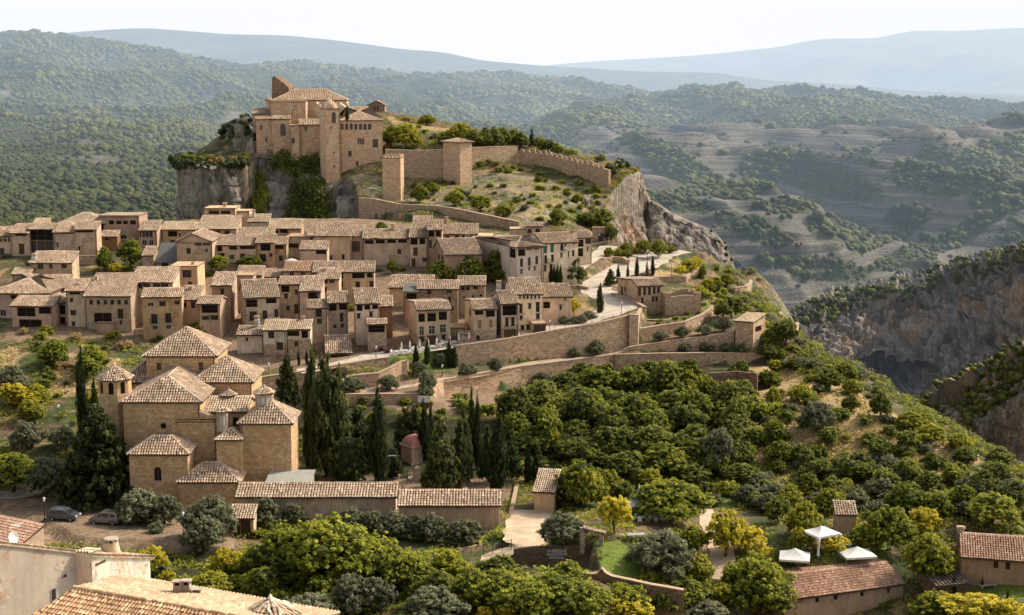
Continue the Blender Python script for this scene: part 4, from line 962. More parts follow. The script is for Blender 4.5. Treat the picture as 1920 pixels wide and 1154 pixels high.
# ---- centre front
h(VC, 'bright orange house below a dark tiled roof', 150, 290, 792, 271, yr=690, wall='orange', chim=[(235,690,3.5,dict(h=1.2,wall='orange'))], wins=[('w',177,820,203,855),('w',240,815,273,858)])
h(VC, 'house with a glazed gallery right of the orange house', 292, 462, 822, 268, yr=770, wall='tan', dep=6, wins=[('o',322,830,445,895),('w',325,925,380,950),('w',390,918,450,950)])
h(VC, 'tall narrow house with a teal shutter', 398, 555, 680, 279, yr=585, wall='tan', wins=[('w',468,712,494,752),('t',478,778,515,842)])
h(VC, 'corner house with two attic galleries and three balcony doors', 650, 920, 778, 271, yr=642, rot=14, wall='sand', dep=11,
  wins=[('o',668,790,752,852),('o',820,775,900,822),('B',693,882,748,955),('B',795,875,828,945),('B',885,865,913,930),('Lw',582,785,592,825),('Lw',610,790,622,830),('Lw',612,880,622,915)])
h(VC, 'grey house with a tower like open attic', 918, 1080, 672, 279, yr=620, wall='sand', wins=[('o',938,680,1000,735),('w',960,750,988,785),('w',1042,720,1068,755),('w',975,845,1002,878),('w',1038,835,1070,900)])
h(VC, 'stepped house with a porch under its broad roof', 1080, 1242, 724, 276, yr=616, wall='tan', wins=[('o',1145,738,1225,788)])
h(VC, 'small orange plastered house with a balcony', 1142, 1292, 857, 267, yr=798, rot=10, wall='ochre', wins=[('B',1205,868,1250,925),('w',1215,945,1250,980)])
h(VC, 'grey house with two open attic bays beside the orange balcony', 1300, 1450, 816, 268, yr=736, rot=8, wall='grey', wins=[('o',1305,822,1365,880),('o',1385,817,1445,872),('w',1390,900,1418,965),('w',1340,990,1365,1015),('w',1398,982,1420,1010)])
h(VR, 'tall pale house with three open attic bays', 65, 228, 706, 266, yr=605, rot=10, wall='sand', wins=[('o',68,712,110,758),('o',125,706,165,750),('o',178,702,217,745),('w',72,778,95,810),('w',158,765,182,802),('Ld',10,925,45,1000)])
h(VR, 'brick sided annex right of the three open attic bays', 230, 318, 722, 271, yr=660, rot=6, wall='brickred', dep=7)
h(VR, 'stone porch with a covered terrace full of plants', 145, 276, 848, 261.5, yr=818, wall='rubble', dep=4, rot=6, wins=[('o',152,852,265,908)], name='porch', cat='porch')
# ---- upper centre
h(VC, 'sand coloured house with a small loggia below the crag', 15, 272, 250, 334, yr=198, tile='tilepale', wins=[('o',62,262,132,305),('w',145,285,160,305),('p',80,330,122,392)])
h(VC, 'house with a very broad pale roof below the crag', 288, 590, 245, 335, yr=148, tile='tilepale', wall='tan', wins=[('w',312,258,330,284),('w',336,258,355,284),('w',412,260,465,290),('w',498,265,540,295)])
h(VC, 'flat roofed ochre penthouse with two wide windows and a chimney', 340, 580, 90, 347, roof='flat', dep=7, wall='ochre', chim=[(500,45,2,dict(h=1.8,w=.8,wall='ochre'))], wins=[('o',378,105,455,130),('o',468,105,545,130)])
h(VC, 'low ochre terrace wall block beside the penthouse', 590, 690, 112, 349, roof='flat', dep=5, wall='ochre')
h(VC, 'small square house with a pale roof and ornate chimney', 680, 838, 190, 344, yr=137, tile='tilepale', wall='cream', chim=[(722,100,2,dict(h=1.7,w=.7,wall='cream'))])
h(VC, 'house with a pale tiled roof and gallery below the ivy crag', 838, 1090, 242, 340, yr=174, wall='brown', tile='tilepale', wins=[('o',925,250,988,278),('o',880,258,915,285)])
h(VC, 'long roof between the yellow gable and the gallery house', 600, 875, 290, 327, yr=242)
h(VC, 'yellow house with its gable to the viewer', 128, 402, 345, 312, roof='gabf', apex=(250,288), dep=11, wall='ochre', wins=[('w',270,357,318,376),('w',330,363,388,373),('w',205,400,237,438),('p',345,395,372,430),('w',150,502,175,530),('w',210,502,240,530),('w',305,500,335,530)])
h(VC, 'cream house with a long row of attic openings', 402, 740, 370, 316, yr=300, wall='sand', chim=[(540,285,5,dict(h=1.1,wall='sand'))], wins=[('o',443,380,480,420),('o',535,380,595,407),('o',617,377,737,402),('w',455,437,498,465),('g',537,445,575,478),('w',620,442,655,475),('w',545,515,585,552)])
h(VC, 'house with a dark glazed attic and washing on its balcony', 742, 882, 352, 315.5, yr=294, wall='tan', wins=[('o',778,360,853,415),('B',770,440,818,498),('w',845,438,868,462),('w',770,525,820,555)])
h(VC, 'narrow house with an arched passage at its foot', 884, 975, 364, 316.5, yr=314, wall='tan', wins=[('o',892,372,955,402),('w',918,458,948,495),('a',905,545,950,600)])
h(VC, 'plain walled house with a dark ribbon window and flat top', 978, 1192, 310, 322, roof='flat', dep=7, wall='tan', chim=[(1125,262,2,dict(h=1.,wall='tan'))], wins=[('o',985,358,1070,392),('w',1158,318,1180,340)])
h(VC, 'blank walled house with a corbelled pale roof edge', 1192, 1475, 300, 319, yr=200, wall='sand', wins=[('p',1305,448,1335,490),('w',1405,448,1427,482)])
h(VC, 'narrow brown house right of the corbelled roof', 1478, 1568, 298, 321, yr=222, wall='brown', wins=[('d',1485,345,1545,400)])
h(VC, 'small low house with a porch on the lane', 1082, 1290, 403, 309, yr=344, wall='tan', wins=[('o',1205,408,1288,440)])
h(VC, 'long ochre house with a pinkish roof, its western half', 957, 1180, 570, 293, yr=502, wall='ochre', tile='tilered', wins=[('p',1000,580,1035,612),('p',1088,578,1122,608)])
h(VC, 'long ochre house with dark attic galleries', 1182, 1655, 578, 292, yr=502, wall='ochre', rot=3, wins=[('w',1380,590,1418,630),('o',1485,584,1580,628),('o',1600,580,1645,622),('w',1375,655,1415,695),('w',1512,658,1545,700),('w',1620,655,1648,695)])
h(VC, 'cottage with a lichen spotted roof before the long ochre house', 1215, 1382, 632, 286, yr=556, wall='tan', chim=[(1275,550,3,dict(h=.9,wall='brown'))], wins=[('o',1245,634,1295,668),('w',1308,632,1350,662),('w',1250,700,1290,735)])
h(VC, 'small dark tiled roof in the middle of the village', 592, 785, 602, 291, yr=537)
h(VC, 'low flat topped block in the middle of the village', 545, 720, 610, 287, roof='flat', dep=5, wall='brown')
h(VC, 'grey tiled outhouse behind the broad porch roof', 785, 940, 612, 295, yr=565, rot=-10, tile='tile', wall='grey')
# ---- upper right
h(VR, 'house with a lichened roof above the wooden door', -50, 108, 235, 320.5, yr=165, wall='brown', wins=[('w',38,275,92,345)])
h(VR, 'long tan house with four attic galleries', 112, 436, 250, 318, yr=190, wall='tan', chim=[(322,150,4,dict(h=1.1,w=.8,wall='tan'))], wins=[('o',125,262,188,290),('o',202,260,265,287),('o',285,256,343,284),('o',360,254,420,282),('w',355,330,380,360)])
h(VR, 'tan house with two deep attic openings', 438, 562, 242, 317, yr=150, wall='tan', wins=[('o',445,250,495,295),('o',508,248,548,292),('d',465,322,495,372),('d',455,398,480,470),('w',530,390,580,415)])
h(VR, 'house with the highest roof below the long rampart', 455, 585, 185, 328, yr=100, wall='tan')
h(VR, 'small tower house with an open corner loggia', 566, 664, 190, 317, yr=128, wall='brown', wins=[('o',568,196,612,240),('o',622,196,658,238),('w',572,268,595,318)])
h(VR, 'cream house with four little square windows under its eave', 664, 912, 220, 323, yr=152, wall='cream', chim=[(698,100,5,dict(h=2.3,w=.8,wall='brown',round_=True))], wins=[('w',690,238,718,252),('w',758,235,783,250),('w',806,230,824,247),('w',862,226,878,258)])
h(VR, 'barn like house with a broad mottled roof behind the trees', 686, 944, 366, 306, yr=255, rot=14, wall='brown', dep=12, wins=[('w',825,378,848,400),('Lw',635,372,648,400),('Lw',662,380,675,405)])
h(VR, 'stately cream house with arched windows on the upper street', 1190, 1366, 316, 300, roof='hip', yr=243, rot=24, wall='cream', dep=22, hipx=6,
  wins=[('o',1197,325,1248,375),('w',1255,314,1290,332),('w',1305,305,1342,328),('a',1210,390,1232,450),('a',1264,382,1285,442),('a',1317,372,1337,432),('w',1212,468,1228,500),('w',1268,455,1280,475),('w',1307,450,1320,475),('Lo',1135,325,1178,380)])
h(VR, 'long cream house with green shutters on the upper street', 1368, 1612, 284, 306, roof='gable', yr=215, rot=22, wall='cream', dep=12, chim=[(1405,228,3,dict(h=1.3,w=.4,wall='brown')),(1340,215,5,dict(h=1.1,w=.4,wall='brown')),(1590,195,4,dict(h=1.3,w=.9,wall='cream'))],
  wins=[('g',1375,295,1400,355),('g',1422,290,1447,348),('B',1492,280,1513,335),('w',1520,278,1535,302),('w',1580,268,1592,292),('B',1380,368,1400,425),('w',1427,368,1447,415),('w',1492,355,1507,385),('w',1378,440,1395,482),('w',1420,435,1437,478),('w',1545,345,1555,380),('w',1573,338,1590,375)])
h(VR, 'end house with recessed balconies on the upper street', 1612, 1712, 246, 322, roof='shed', yr=204, rot=15, wall='cream', dep=9, wins=[('o',1614,258,1655,310),('o',1614,318,1652,378),('w',1665,252,1705,290),('w',1677,312,1688,340)])
h(VR, 'ochre house with two arched windows above the upper street', 1255, 1364, 166, 337, yr=146, wall='ochre', dep=6, wins=[('a',1260,185,1292,215),('a',1316,180,1350,210)])
h(VR, 'low ochre wing left of the two arched windows', 1140, 1253, 190, 338, roof='flat', dep=5, wall='ochre')
h(VR, 'ochre courtyard wall block at the foot of the rampart', 912, 1020, 236, 325, roof='flat', dep=5, wall='ochre')
# ---- front right
h(VR, 'wide brown roofed house behind the restaurant', 300, 600, 592, 291, yr=512, wall='ochre', wins=[('o',390,598,460,622)])
h(VR, 'long stone house with scattered small windows behind the restaurant', 492, 776, 602, 282, yr=548, wall='rubble', chim=[(648,580,1.5,dict(h=1.3,w=1.1,wall='rubble'))], wins=[('w',562,615,590,642),('w',697,608,737,632),('w',708,662,728,698),('w',725,735,745,760)])
h(VR, 'open attic room left of the long stone house', 396, 494, 620, 281, roof='sheet', dep=6, s=.1, wall='brown', wins=[('o',418,632,490,685),('w',325,690,368,755)])
h(VR, 'pale house with three windows over three tiny ones', 777, 965, 576, 286, yr=520, wall='sand', wins=[('w',798,588,825,615),('w',833,586,860,613),('w',882,580,915,605),('p',810,655,828,672),('p',875,645,893,668),('p',925,638,947,660)])
h(VR, 'restaurant with three tiers of big dark windows', 492, 722, 750, 262.5, yr=697, rot=12, wall='sand', low='rubble', lowh=2.9, dep=11, name='restaurant', cat='restaurant',
  wins=[('o',502,775,546,835),('o',564,770,624,832),('o',643,760,700,822),('p',508,865,540,928),('p',574,860,616,920),('p',651,850,694,912),('w',508,940,542,978),('w',662,925,690,962),('d',566,935,630,1005)])
h(VR, 'house with tan shutters and a pale framed arched door', 886, 1046, 745, 263, yr=682, rot=10, wall='sand', low='rubble', lowh=2.7, dep=11, wins=[('o',895,755,955,785),('o',972,752,1035,800),('s',915,820,942,880),('s',993,815,1018,872),('a',905,925,930,978),('Lw',855,750,868,785)])
h(VR, 'stone cornered house with a garage and a big dark gallery', 1080, 1200, 706, 264, yr=620, rot=10, wall='sand', low='rubble', lowh=3.2, dep=10, wins=[('o',1088,716,1188,790),('w',1107,808,1130,868),('w',1148,805,1172,865),('G',1098,892,1185,962)])
h(VR, 'large cream house with a row of tiny attic openings', 1150, 1366, 640, 270, yr=530, rot=5, wall='cream', dep=13, chim=[(1062,548,6,dict(h=1.2,w=.9,wall='cream')),(1150,590,3,dict(h=.8,w=.8,wall='brown'))],
  wins=[('w',x,645,x+13,672) for x in (1152,1178,1204,1230,1257,1283,1310,1337)]+[('w',1205,713,1228,775),('w',1268,708,1288,742),('w',1320,700,1347,765),('w',1208,793,1228,820),('w',1322,780,1348,815),('w',1215,862,1240,905),('w',1255,855,1285,895)])
h(VR, 'last house of the front row, blank walled with a corner loggia', 1368, 1570, 658, 274, yr=573, rot=6, wall='sand', dep=12, chim=[(1440,560,6,dict(h=1.,wall='cream')),(1455,600,3,dict(h=.7,wall='brown'))], wins=[('o',1370,692,1420,740),('w',1485,718,1502,750),('w',1520,662,1532,684)])
h(VR, 'stone garage with a pale flat roof by the road', 1298, 1392, 852, 267, roof='flat', dep=4, rot=8, wall='rubble', wins=[('G',1305,862,1385,925)], name='garage', cat='garage')
h(VR, 'low stone annex between the shuttered house and the restaurant', 776, 884, 925, 262.5, roof='flat', dep=4, wall='rubble', name='annex', cat='annex')
h(VR, 'ochre stone yard block right of the restaurant', 724, 820, 880, 266, roof='flat', dep=5, wall='rubble', name='annex', cat='annex')
# ---- lower street by the church
h(VG, 'small tan house with an open porch at the lower street', 912, 1070, 88, 260, yr=42, wall='sand', wins=[('w',965,112,978,128)])
h(VG, 'white fronted house with a dark garage on the lower street', 1070, 1206, 60, 258.5, yr=4, wall='white', low='rubble', lowh=3., tile='tilepale', chim=[(1030,-22,4,dict(h=1.5,w=.8,wall='white'))], wins=[('w',1100,68,1135,110),('w',1150,140,1188,182),('G',1127,218,1195,280)])
h(VG, 'cream house with a red balcony nook on the lower street', 1207, 1350, 55, 259, yr=6, wall='sand', low='rubble', lowh=4., tile='tilepale', chim=[(1305,-20,3,dict(h=1.6,w=.6,wall='sand'))], wins=[('o',1216,68,1285,98),('w',1257,132,1280,162),('o',1300,65,1337,110)])
h(VG, 'stone garage with a lichened roof at the bend of the street', 1447, 1597, 200, 258, yr=98, rot=8, wall='rubblered', dep=9, wins=[('G',1478,210,1580,270)], name='garage', cat='garage')
# ---- terrace quarter on the right
h(VE, 'house with an open gallery of white posts by the bend of the road', 556, 738, 448, 289, yr=402, rot=16, roof='gable', wall='sand', dep=11, low='rubble', lowh=3.2, wins=[('w',565,460,585,520),('w',600,458,620,518),('w',634,455,656,515),('w',669,451,690,508),('w',700,448,722,498),('w',585,538,603,572),('w',662,528,680,563),('w',688,528,706,560),('Ld',438,462,455,510),('Lw',462,462,475,488)])
h(VE, 'slim stone watch house at the corner of the terrace wall', 1268, 1396, 700, 273, rot=-32, roof='shed', yr=None, s=.12, dep=5.6, wall='rubblered', tile='tilepale', wins=[('Ro',1408,728,1455,785)], name='watch_house', cat='tower')
M['tilecastle'] = mat_tiles('roof_tile_castle', (.82, .66, .47), (.60, .44, .30), (.34, .23, .16), (.66, .46, .33))
# ------------------------------------------------------------------ the parish church, the castle, walls
def adopt(owner, root, nm):
    kids = [o for o in col.objects if o.parent == root]
    wl = [o for o in kids if o.name.split('.')[0] == 'wall'][0]
    wl.parent = owner; wl.location = root.location-owner.location; wl.rotation_euler = root.rotation_euler; wl.name = nm
    for o in kids:
        if o is not wl: o.parent = wl
    bpy.data.objects.remove(root); return wl
def octo(owner, nm, vw, xc, ytop, ybase, ycap, rpx, Y, wall, n=8, openings=None, ov=.25, tile='tile', flat=0., base=None):
    """octagonal drum with a tiled cap"""
    c = P(*vw(xc, ytop), Y); zb = P(*vw(xc, ybase), Y)[2] if base is None else base; r = rpx/vw(1, 0)[0] if False else rpx*Y/F
    zc = P(*vw(xc, ycap), Y)[2]
    ph = math.pi/n; mb = MB(); ang = [ph-math.pi/2+k*2*math.pi/n-2*ph for k in range(n)]
    pts = [V3(r*math.cos(a), r*math.sin(a), 0) for a in ang]
    h_ = c[2]-zb
    mats = [M[wall], M['hole'], M['stonepale'], M['whitepaint']]
    for i in range(n):
        a, b_ = pts[i], pts[(i+1) % n]; U = unit(b_-a); w_ = np.linalg.norm(b_-a); D = V3(-U[1], U[0], 0)
        rs = []
        if openings: z0, z1, fr, mi = openings; rs = [(w_*(1-fr)/2, z0*h_, w_*(1+fr)/2, z1*h_, True)] if (openings and (i in (0, 1, n-1) or mi == 3)) else []
        wall_holes(mb, a, U, D, w_, 0, h_, rs, 0, .2)
        for q in rs:
            mb.face([a+U*q[0]+D*.15+V3(0, 0, q[1]), a+U*q[2]+D*.15+V3(0, 0, q[1]), a+U*q[2]+D*.15+V3(0, 0, q[3]), a+U*q[0]+D*.15+V3(0, 0, q[3])], openings[3])
    loc = V3(c[0], c[1], zb)
    o = mb.build(nm, mats, owner); o.location = loc-np.array(owner.location)
    rm = MB(); ro = (r+ov)/r; top = V3(0, 0, zc-zb)
    rm.lathe((0, 0, 0), [(r*1.06, h_-.12), (r*1.1, h_)], n, 1, ph=ang[0])
    for i in range(n):
        a, b_ = pts[i]*ro+V3(0, 0, h_), pts[(i+1) % n]*ro+V3(0, 0, h_)
        tile_poly(rm, [a, b_, top], .34, .45, slab=.08); ridge_cap(rm, a+V3(0, 0, .05), top, .11)
    rm.lathe((0, 0, zc-zb-.1), [(.14, 0), (.18, .2), (.05, .42)], 6, 0, .9)
    rm.build('roof', [M[tile], M['under']], o)
    return o
ch0 = P(*VG(430, 1100), 196); church = empty('church', (ch0[0], ch0[1], float(G(ch0[0], ch0[1]))), 0, 'big golden stone church of stacked tiled roofs with an octagonal belfry', 'church')
TK = dict(per=.37, row=.52, wall='ashlar')
def blk(nm, *a, **k):
    for q, v in TK.items(): k.setdefault(q, v)
    r_, info = house(VG, nm, *a, **k); return adopt(church, r_, nm), info
blk('crossing', 365, 778, 210, 213, roof='pyr', yr=47, dep=9.6, ov=.5, wins=[('w',430,265,455,302),('w',683,263,708,300)])
blk('transept', 645, 998, 370, 210.3, roof='hip', yr=222, dep=8.8, ov=.4)
blk('transept', 215, 470, 372, 212.2, roof='hip', yr=238, dep=8.2, ov=.4)
nv_, nvi = blk('nave', 225, 688, 490, 201, roof='hipy', hipx=4.2, yr=345, dep=12., ov=.45, wins=[('w',388,532,396,546),('w',565,527,574,541)])
blk('side_aisle', 560, 787, 602, 200.8, roof='flat', dep=3.5)
b = MB(); T3 = lambda x, y, Y: P(*VG(x, y), Y)-np.array(church.location)
for Y_ in (200.75,):
    q = [T3(686,556,Y_), T3(686,612,Y_), T3(792,612,Y_), T3(792,600,Y_)]
    b.face(q); b.face([p+V3(0, .6, 0) for p in q][::-1]); b.face([q[0], q[3], q[3]+V3(0, .6, 0), q[0]+V3(0, .6, 0)], 1)
    e = [T3(684,552,Y_-.1), T3(796,598,Y_-.1)]; b.tube([e[0]+V3(0, .3, 0), e[1]+V3(0, .3, 0)], [.32, .32], 4, 1)
b.build('parapet', [M['ashlar'], M['coping']], church)
blk('link_roof', 722, 968, 548, 203.6, roof='shed', yr=466, dep=7, wins=[('o',888,585,922,640)], tile='tilepale')
blk('front_chapel', 262, 614, 806, 196, roof='hip', yr=700, dep=5.6, ov=.3, wins=[('w',360,828,368,842),('w',462,826,471,840),('a',415,885,456,968)])
blk('vestry', 560, 920, 974, 195.4, roof='hip', yr=860, dep=6.2, ov=.3, chim=[(715,905,1.4,dict(h=1.1,w=.6,wall='ashlar'))], wins=[('w',632,985,642,1000)])
blk('middle_chapel', 786, 934, 724, 198.6, roof='hip', yr=656, dep=4.6, ov=.25, wins=[('w',813,745,822,760)])
blk('side_chapel', 930, 1235, 616, 200.6, roof='pyr', yr=478, dep=6.6, ov=.4, wins=[('w',1056,668,1066,684)])
octo(church, 'belfry', VG, 176, 350, 900, 270, 31, 204.5, 'ashlar', openings=(.875, .985, .42, 1), ov=.35, base=float(ch0[2])-0)
octo(church, 'lantern', VG, 1075, 438, 535, 400, 18, 203.9, 'stonepale', openings=(.2, .8, .42, 3), ov=.25)
octo(church, 'lantern', VG, 822, 550, 668, 524, 11, 200.6, 'stonepale', openings=(.35, .8, .45, 3), ov=.3)
octo(church, 'cupola', VG, 862, 452, 510, 424, 13, 207.5, 'stonepale', ov=.25)
b = MB(); c = P(*VG(470, 637), 200.95)-np.array(church.location)
ww = .62
for t0 in range(20):
    a0, a1 = t0*math.pi/10, (t0+1)*math.pi/10
    q = lambda r_, a, y: c+V3(r_*math.cos(a), y, r_*math.sin(a))
    b.face([q(.42, a0, -.1), q(.42, a1, -.1), q(.56, a1, -.1), q(.56, a0, -.1)], 0); b.face([q(.42, a0, -.1), q(.42, a0, .0), q(.42, a1, .0), q(.42, a1, -.1)], 0)
    b.face([c+V3(0, -.03, 0), q(.42, a0, -.03), q(.42, a1, -.03)], 1)
for x0, z0, x1, z1 in ((-1.05,-1.05,1.05,-.9),(-1.05,.9,1.05,1.05),(-1.05,-.9,-.9,.9),(.9,-.9,1.05,.9)): b.box(c[0]+x0, c[1]-.12, c[2]+z0, c[0]+x1, c[1]+.05, c[2]+z1, 2)
b.build('round_window', [M['stonepale'], M['hole'], M['coping']], church)
house(VG, 'carport with a grey sheet roof against the church chapel', 1092, 1350, 976, 196.6, roof='palesheet', dep=4.2, s=.12, wall='grey', name='carport', cat='carport', wins=[('o',1105,982,1165,1010),('o',1175,982,1240,1010),('o',1250,982,1310,1010)])
house(VF, 'long low pink cemetery building with a striped tile roof, the western one', 444, 742, 930, 190, yr=908, s=.36, wall='pink', per=.38, row=.55, name='cemetery_building', cat='outbuilding', dep=None)
house(VF, 'long low pink cemetery building right of the cypress lamp, slightly lower', 748, 937, 946, 187, yr=921.5, s=.36, wall='pink', per=.38, row=.55, name='cemetery_building', cat='outbuilding')
house(view(400,900,3.2), 'tiny tiled porch hut with a tan double door by the road', 100, 240, 225, 183, yr=160, wall='tan', name='door_hut', cat='hut', dep=2.4, wins=[('d',108,235,160,370),('d',165,235,222,370)])
# the mausoleum
def mausoleum():
    c = hit(776, 872); root = empty('mausoleum', (c[0], c[1]+1.5, c[2]), R(38), 'small chapel tomb with a pink four sided dome among the cypresses', 'mausoleum')
    m = MB(); wll = 1.45; hh = 2.6
    m.box(-wll, -wll, -.5, wll, wll, hh, 0); m.box(-wll*.8, -wll-.02, .1, wll*.8, -wll, hh-.4, 1)
    m.box(-wll-.2, -wll-.2, hh, wll+.2, wll+.2, hh+.18, 2); m.build('wall', [M['pink'], M['grey'], M['coping']], root)
    d = MB(); n = 8; k = wll*.95
    for i in range(n):
        t0, t1 = i/n*math.pi/2, (i+1)/n*math.pi/2
        a, b_ = k*math.cos(t0), k*math.cos(t1); z0, z1 = hh+.18+1.5*math.sin(t0), hh+.18+1.5*math.sin(t1)
        A_ = [V3(-a,-a,z0), V3(a,-a,z0), V3(a,a,z0), V3(-a,a,z0)]; B_ = [V3(-b_,-b_,z1), V3(b_,-b_,z1), V3(b_,b_,z1), V3(-b_,b_,z1)]
        for j in range(4): d.face([A_[j], A_[(j+1) % 4], B_[(j+1) % 4], B_[j]])
    d.tube([V3(0,0,hh+1.6), V3(0,0,hh+2.3)], [.05, .04], 5); d.build('dome', mat_plaster('dome_pink', (.62, .26, .19), .3), root)
mausoleum()
# ---------------- castle
ca0 = P(600, 344, 412); castle = empty('castle', (ca0[0], ca0[1], ca0[2]), 0, 'fortified collegiate castle church crowning the crag, warm stone with pink roofs', 'castle')
TK2 = dict(per=.5, row=.7, wall='castle', ov=.3)
def cblk(nm, *a, **k):
    for q, v in TK2.items(): k.setdefault(q, v)
    r_, info = house(VA, nm, *a, **k); return adopt(castle, r_, nm), info
cblk('nave', 812, 1342, 262, 444, roof='hip', yr=184, dep=14, hipx=6.5, wall='castlepale', rot=4, tile='tilecastle')
cblk('gable_block', 790, 1048, 274, 433, roof='flat', dep=9, rot=4)
cblk('left_wing', 690, 804, 402, 426, roof='shed', yr=386, rot=10, tile='tilecastle', wins=[('w',722,445,734,475),('w',758,535,773,563)])
cblk('left_wing', 664, 786, 362, 433, roof='shed', yr=322, rot=6, tile='tilecastle')
cblk('apse_block', 806, 936, 400, 424.5, roof='shed', yr=378, rot=6, wins=[('a',868,430,904,518)])
cblk('stair_block', 937, 1002, 446, 419.5, roof='flat', dep=6, rot=8, wins=[('w',948,538,970,572)])
cblk('front_block', 1002, 1152, 441, 421, roof='shed', yr=402, rot=8, tile='tilecastle', wins=[('w',1042,455,1060,481),('w',1098,670,1115,700)])
cblk('cloister_block', 1296, 1600, 410, 414, roof='hip', yr=312, dep=17, hipx=9, rot=12, tile='tilecastle',
  wins=[('a',x,430,x+23,474) for x in (1299,1332,1365,1398,1432,1464,1497)]+[('w',1424,542,1436,580),('w',1440,542,1452,580),('w',1456,542,1469,580),('w',1532,548,1570,602),('w',1355,632,1380,665),('w',1412,706,1428,736),('w',1508,632,1514,662)])
tw, twi = cblk('bell_tower', 1190, 1294, 326, 409.5, roof='flat', dep=5.6, rot=24, wins=[('a',1236,348,1265,426),('w',1226,460,1233,472),('w',1250,640,1258,652),('w',1248,735,1258,750)])
b = MB()
for x_, y_ in [(0,0),(twi['w'],0),(0,5.6),(twi['w'],5.6),(twi['w']/2,0),(0,2.8),(twi['w'],2.8)]:
    b.box(x_-.3, y_-.3, twi['H']+.2, x_+.3, y_+.3, twi['H']+.9, 0); b.lathe((x_, y_, twi['H']+.9), [(.32, 0), (.05, 1.)], 6, 0)
b.lathe((twi['w']/2, 2.8, twi['H']), [(2.4, .2), (1.9, 1.2), (1., 2.2), (.15, 2.7), (.05, 3.6)], 8, 1); b.build('pinnacles', [M['castlepale'], M['castle']], tw)
def cloc(x, y, Y): return P(*VA(x, y), Y)-np.array(castle.location)
def slab_part(nm, pts, Y, th, mats, owner=castle, vw=VA):
    m = MB(); q = [P(*vw(x_, y_), Y)-np.array(owner.location) for x_, y_ in pts]; k = [p+V3(th*.2, th, 0) for p in q]
    m.face(q); m.face(k[::-1])
    for i in range(len(q)): m.face([q[i], k[i], k[(i+1) % len(q)], q[(i+1) % len(q)]])
    return m.build(nm, mats, owner)
slab_part('ruined_tower', [(806,300),(930,300),(931,205),(925,172),(908,155),(893,138),(872,128),(856,112),(840,104),(832,94),(818,90),(806,97)], 452, 5.5, M['rubbledark'])
slab_part('buttress', [(1120,372),(1162,372),(1160,310),(1122,276)], 441, 1.5, M['castlepale'])
slab_part('buttress', [(1290,372),(1336,372),(1334,312),(1292,278)], 441, 1.5, M['castlepale'])
octo(castle, 'turret', VA, 780, 262, 330, 232, 6, 438, 'castlepale', ov=.15)
b = MB(); c = cloc(925, 328, 432.8)
b.lathe((0, 0, 0), [(1.1, 0), (1.1, .2)], 14, 0); b.lathe((0, 0, 0), [(.7, .2), (.7, .24)], 14, 1)
ro = b.build('round_window', [M['castlepale'], M['stonepale']], castle); ro.location = c; ro.rotation_euler = (R(90), 0, R(4))
# outer towers
def merlons(o, w_, d_, H_, mat, s_=1.0, n=4):
    m = MB()
    for i in range(n):
        x_ = (i+.25)*w_/n; m.box(x_, -.02, H_+.2, x_+w_/n*.5, .5, H_+.2+s_, 0)
        m.box(x_, d_-.5, H_+.2, x_+w_/n*.5, d_+.02, H_+.2+s_, 0)
    for i in range(n):
        y_ = (i+.25)*d_/n; m.box(w_-.5, y_, H_+.2, w_+.02, y_+d_/n*.5, H_+.2+s_, 0)
    m.build('merlons', mat, o)
t1, i1 = house(VA, 'square stone gate tower with a ragged battlement below the castle', 1600, 1731, 680, 390.5, roof='flat', dep=5.5, rot=-5, wall='castle', name='gate_tower', cat='tower')
merlons(t1, i1['w'], 5.5, i1['H'], M['castle'], .7, 5)
t2, i2 = house(VB, 'square wall tower with a small pyramid roof at the bend of the rampart', 600, 681, 323, 401, roof='pyr', yr=296, dep=7.5, rot=40, wall='castle', name='rampart_tower', cat='tower', tile='tilecastle', per=.5, row=.7)
house(view(300,120,3.84), 'ruined chapel gable with twin arched windows on the hilltop', 1494, 1618, 300, 470, roof='gabf', apex=(1560,268), dep=5, wall='rubble', name='ruined_chapel', cat='chapel', tile='tilecastle', wins=[('a',1540,305,1552,335),('a',1560,300,1574,338)])
house(VE, 'stone wall piece with a round arched gateway at the end of the upper street', 235, 326, 32, 347, roof='flat', dep=1.4, wall='rubble', name='arched_gateway', cat='gateway', wins=[('a',277,65,315,133)])
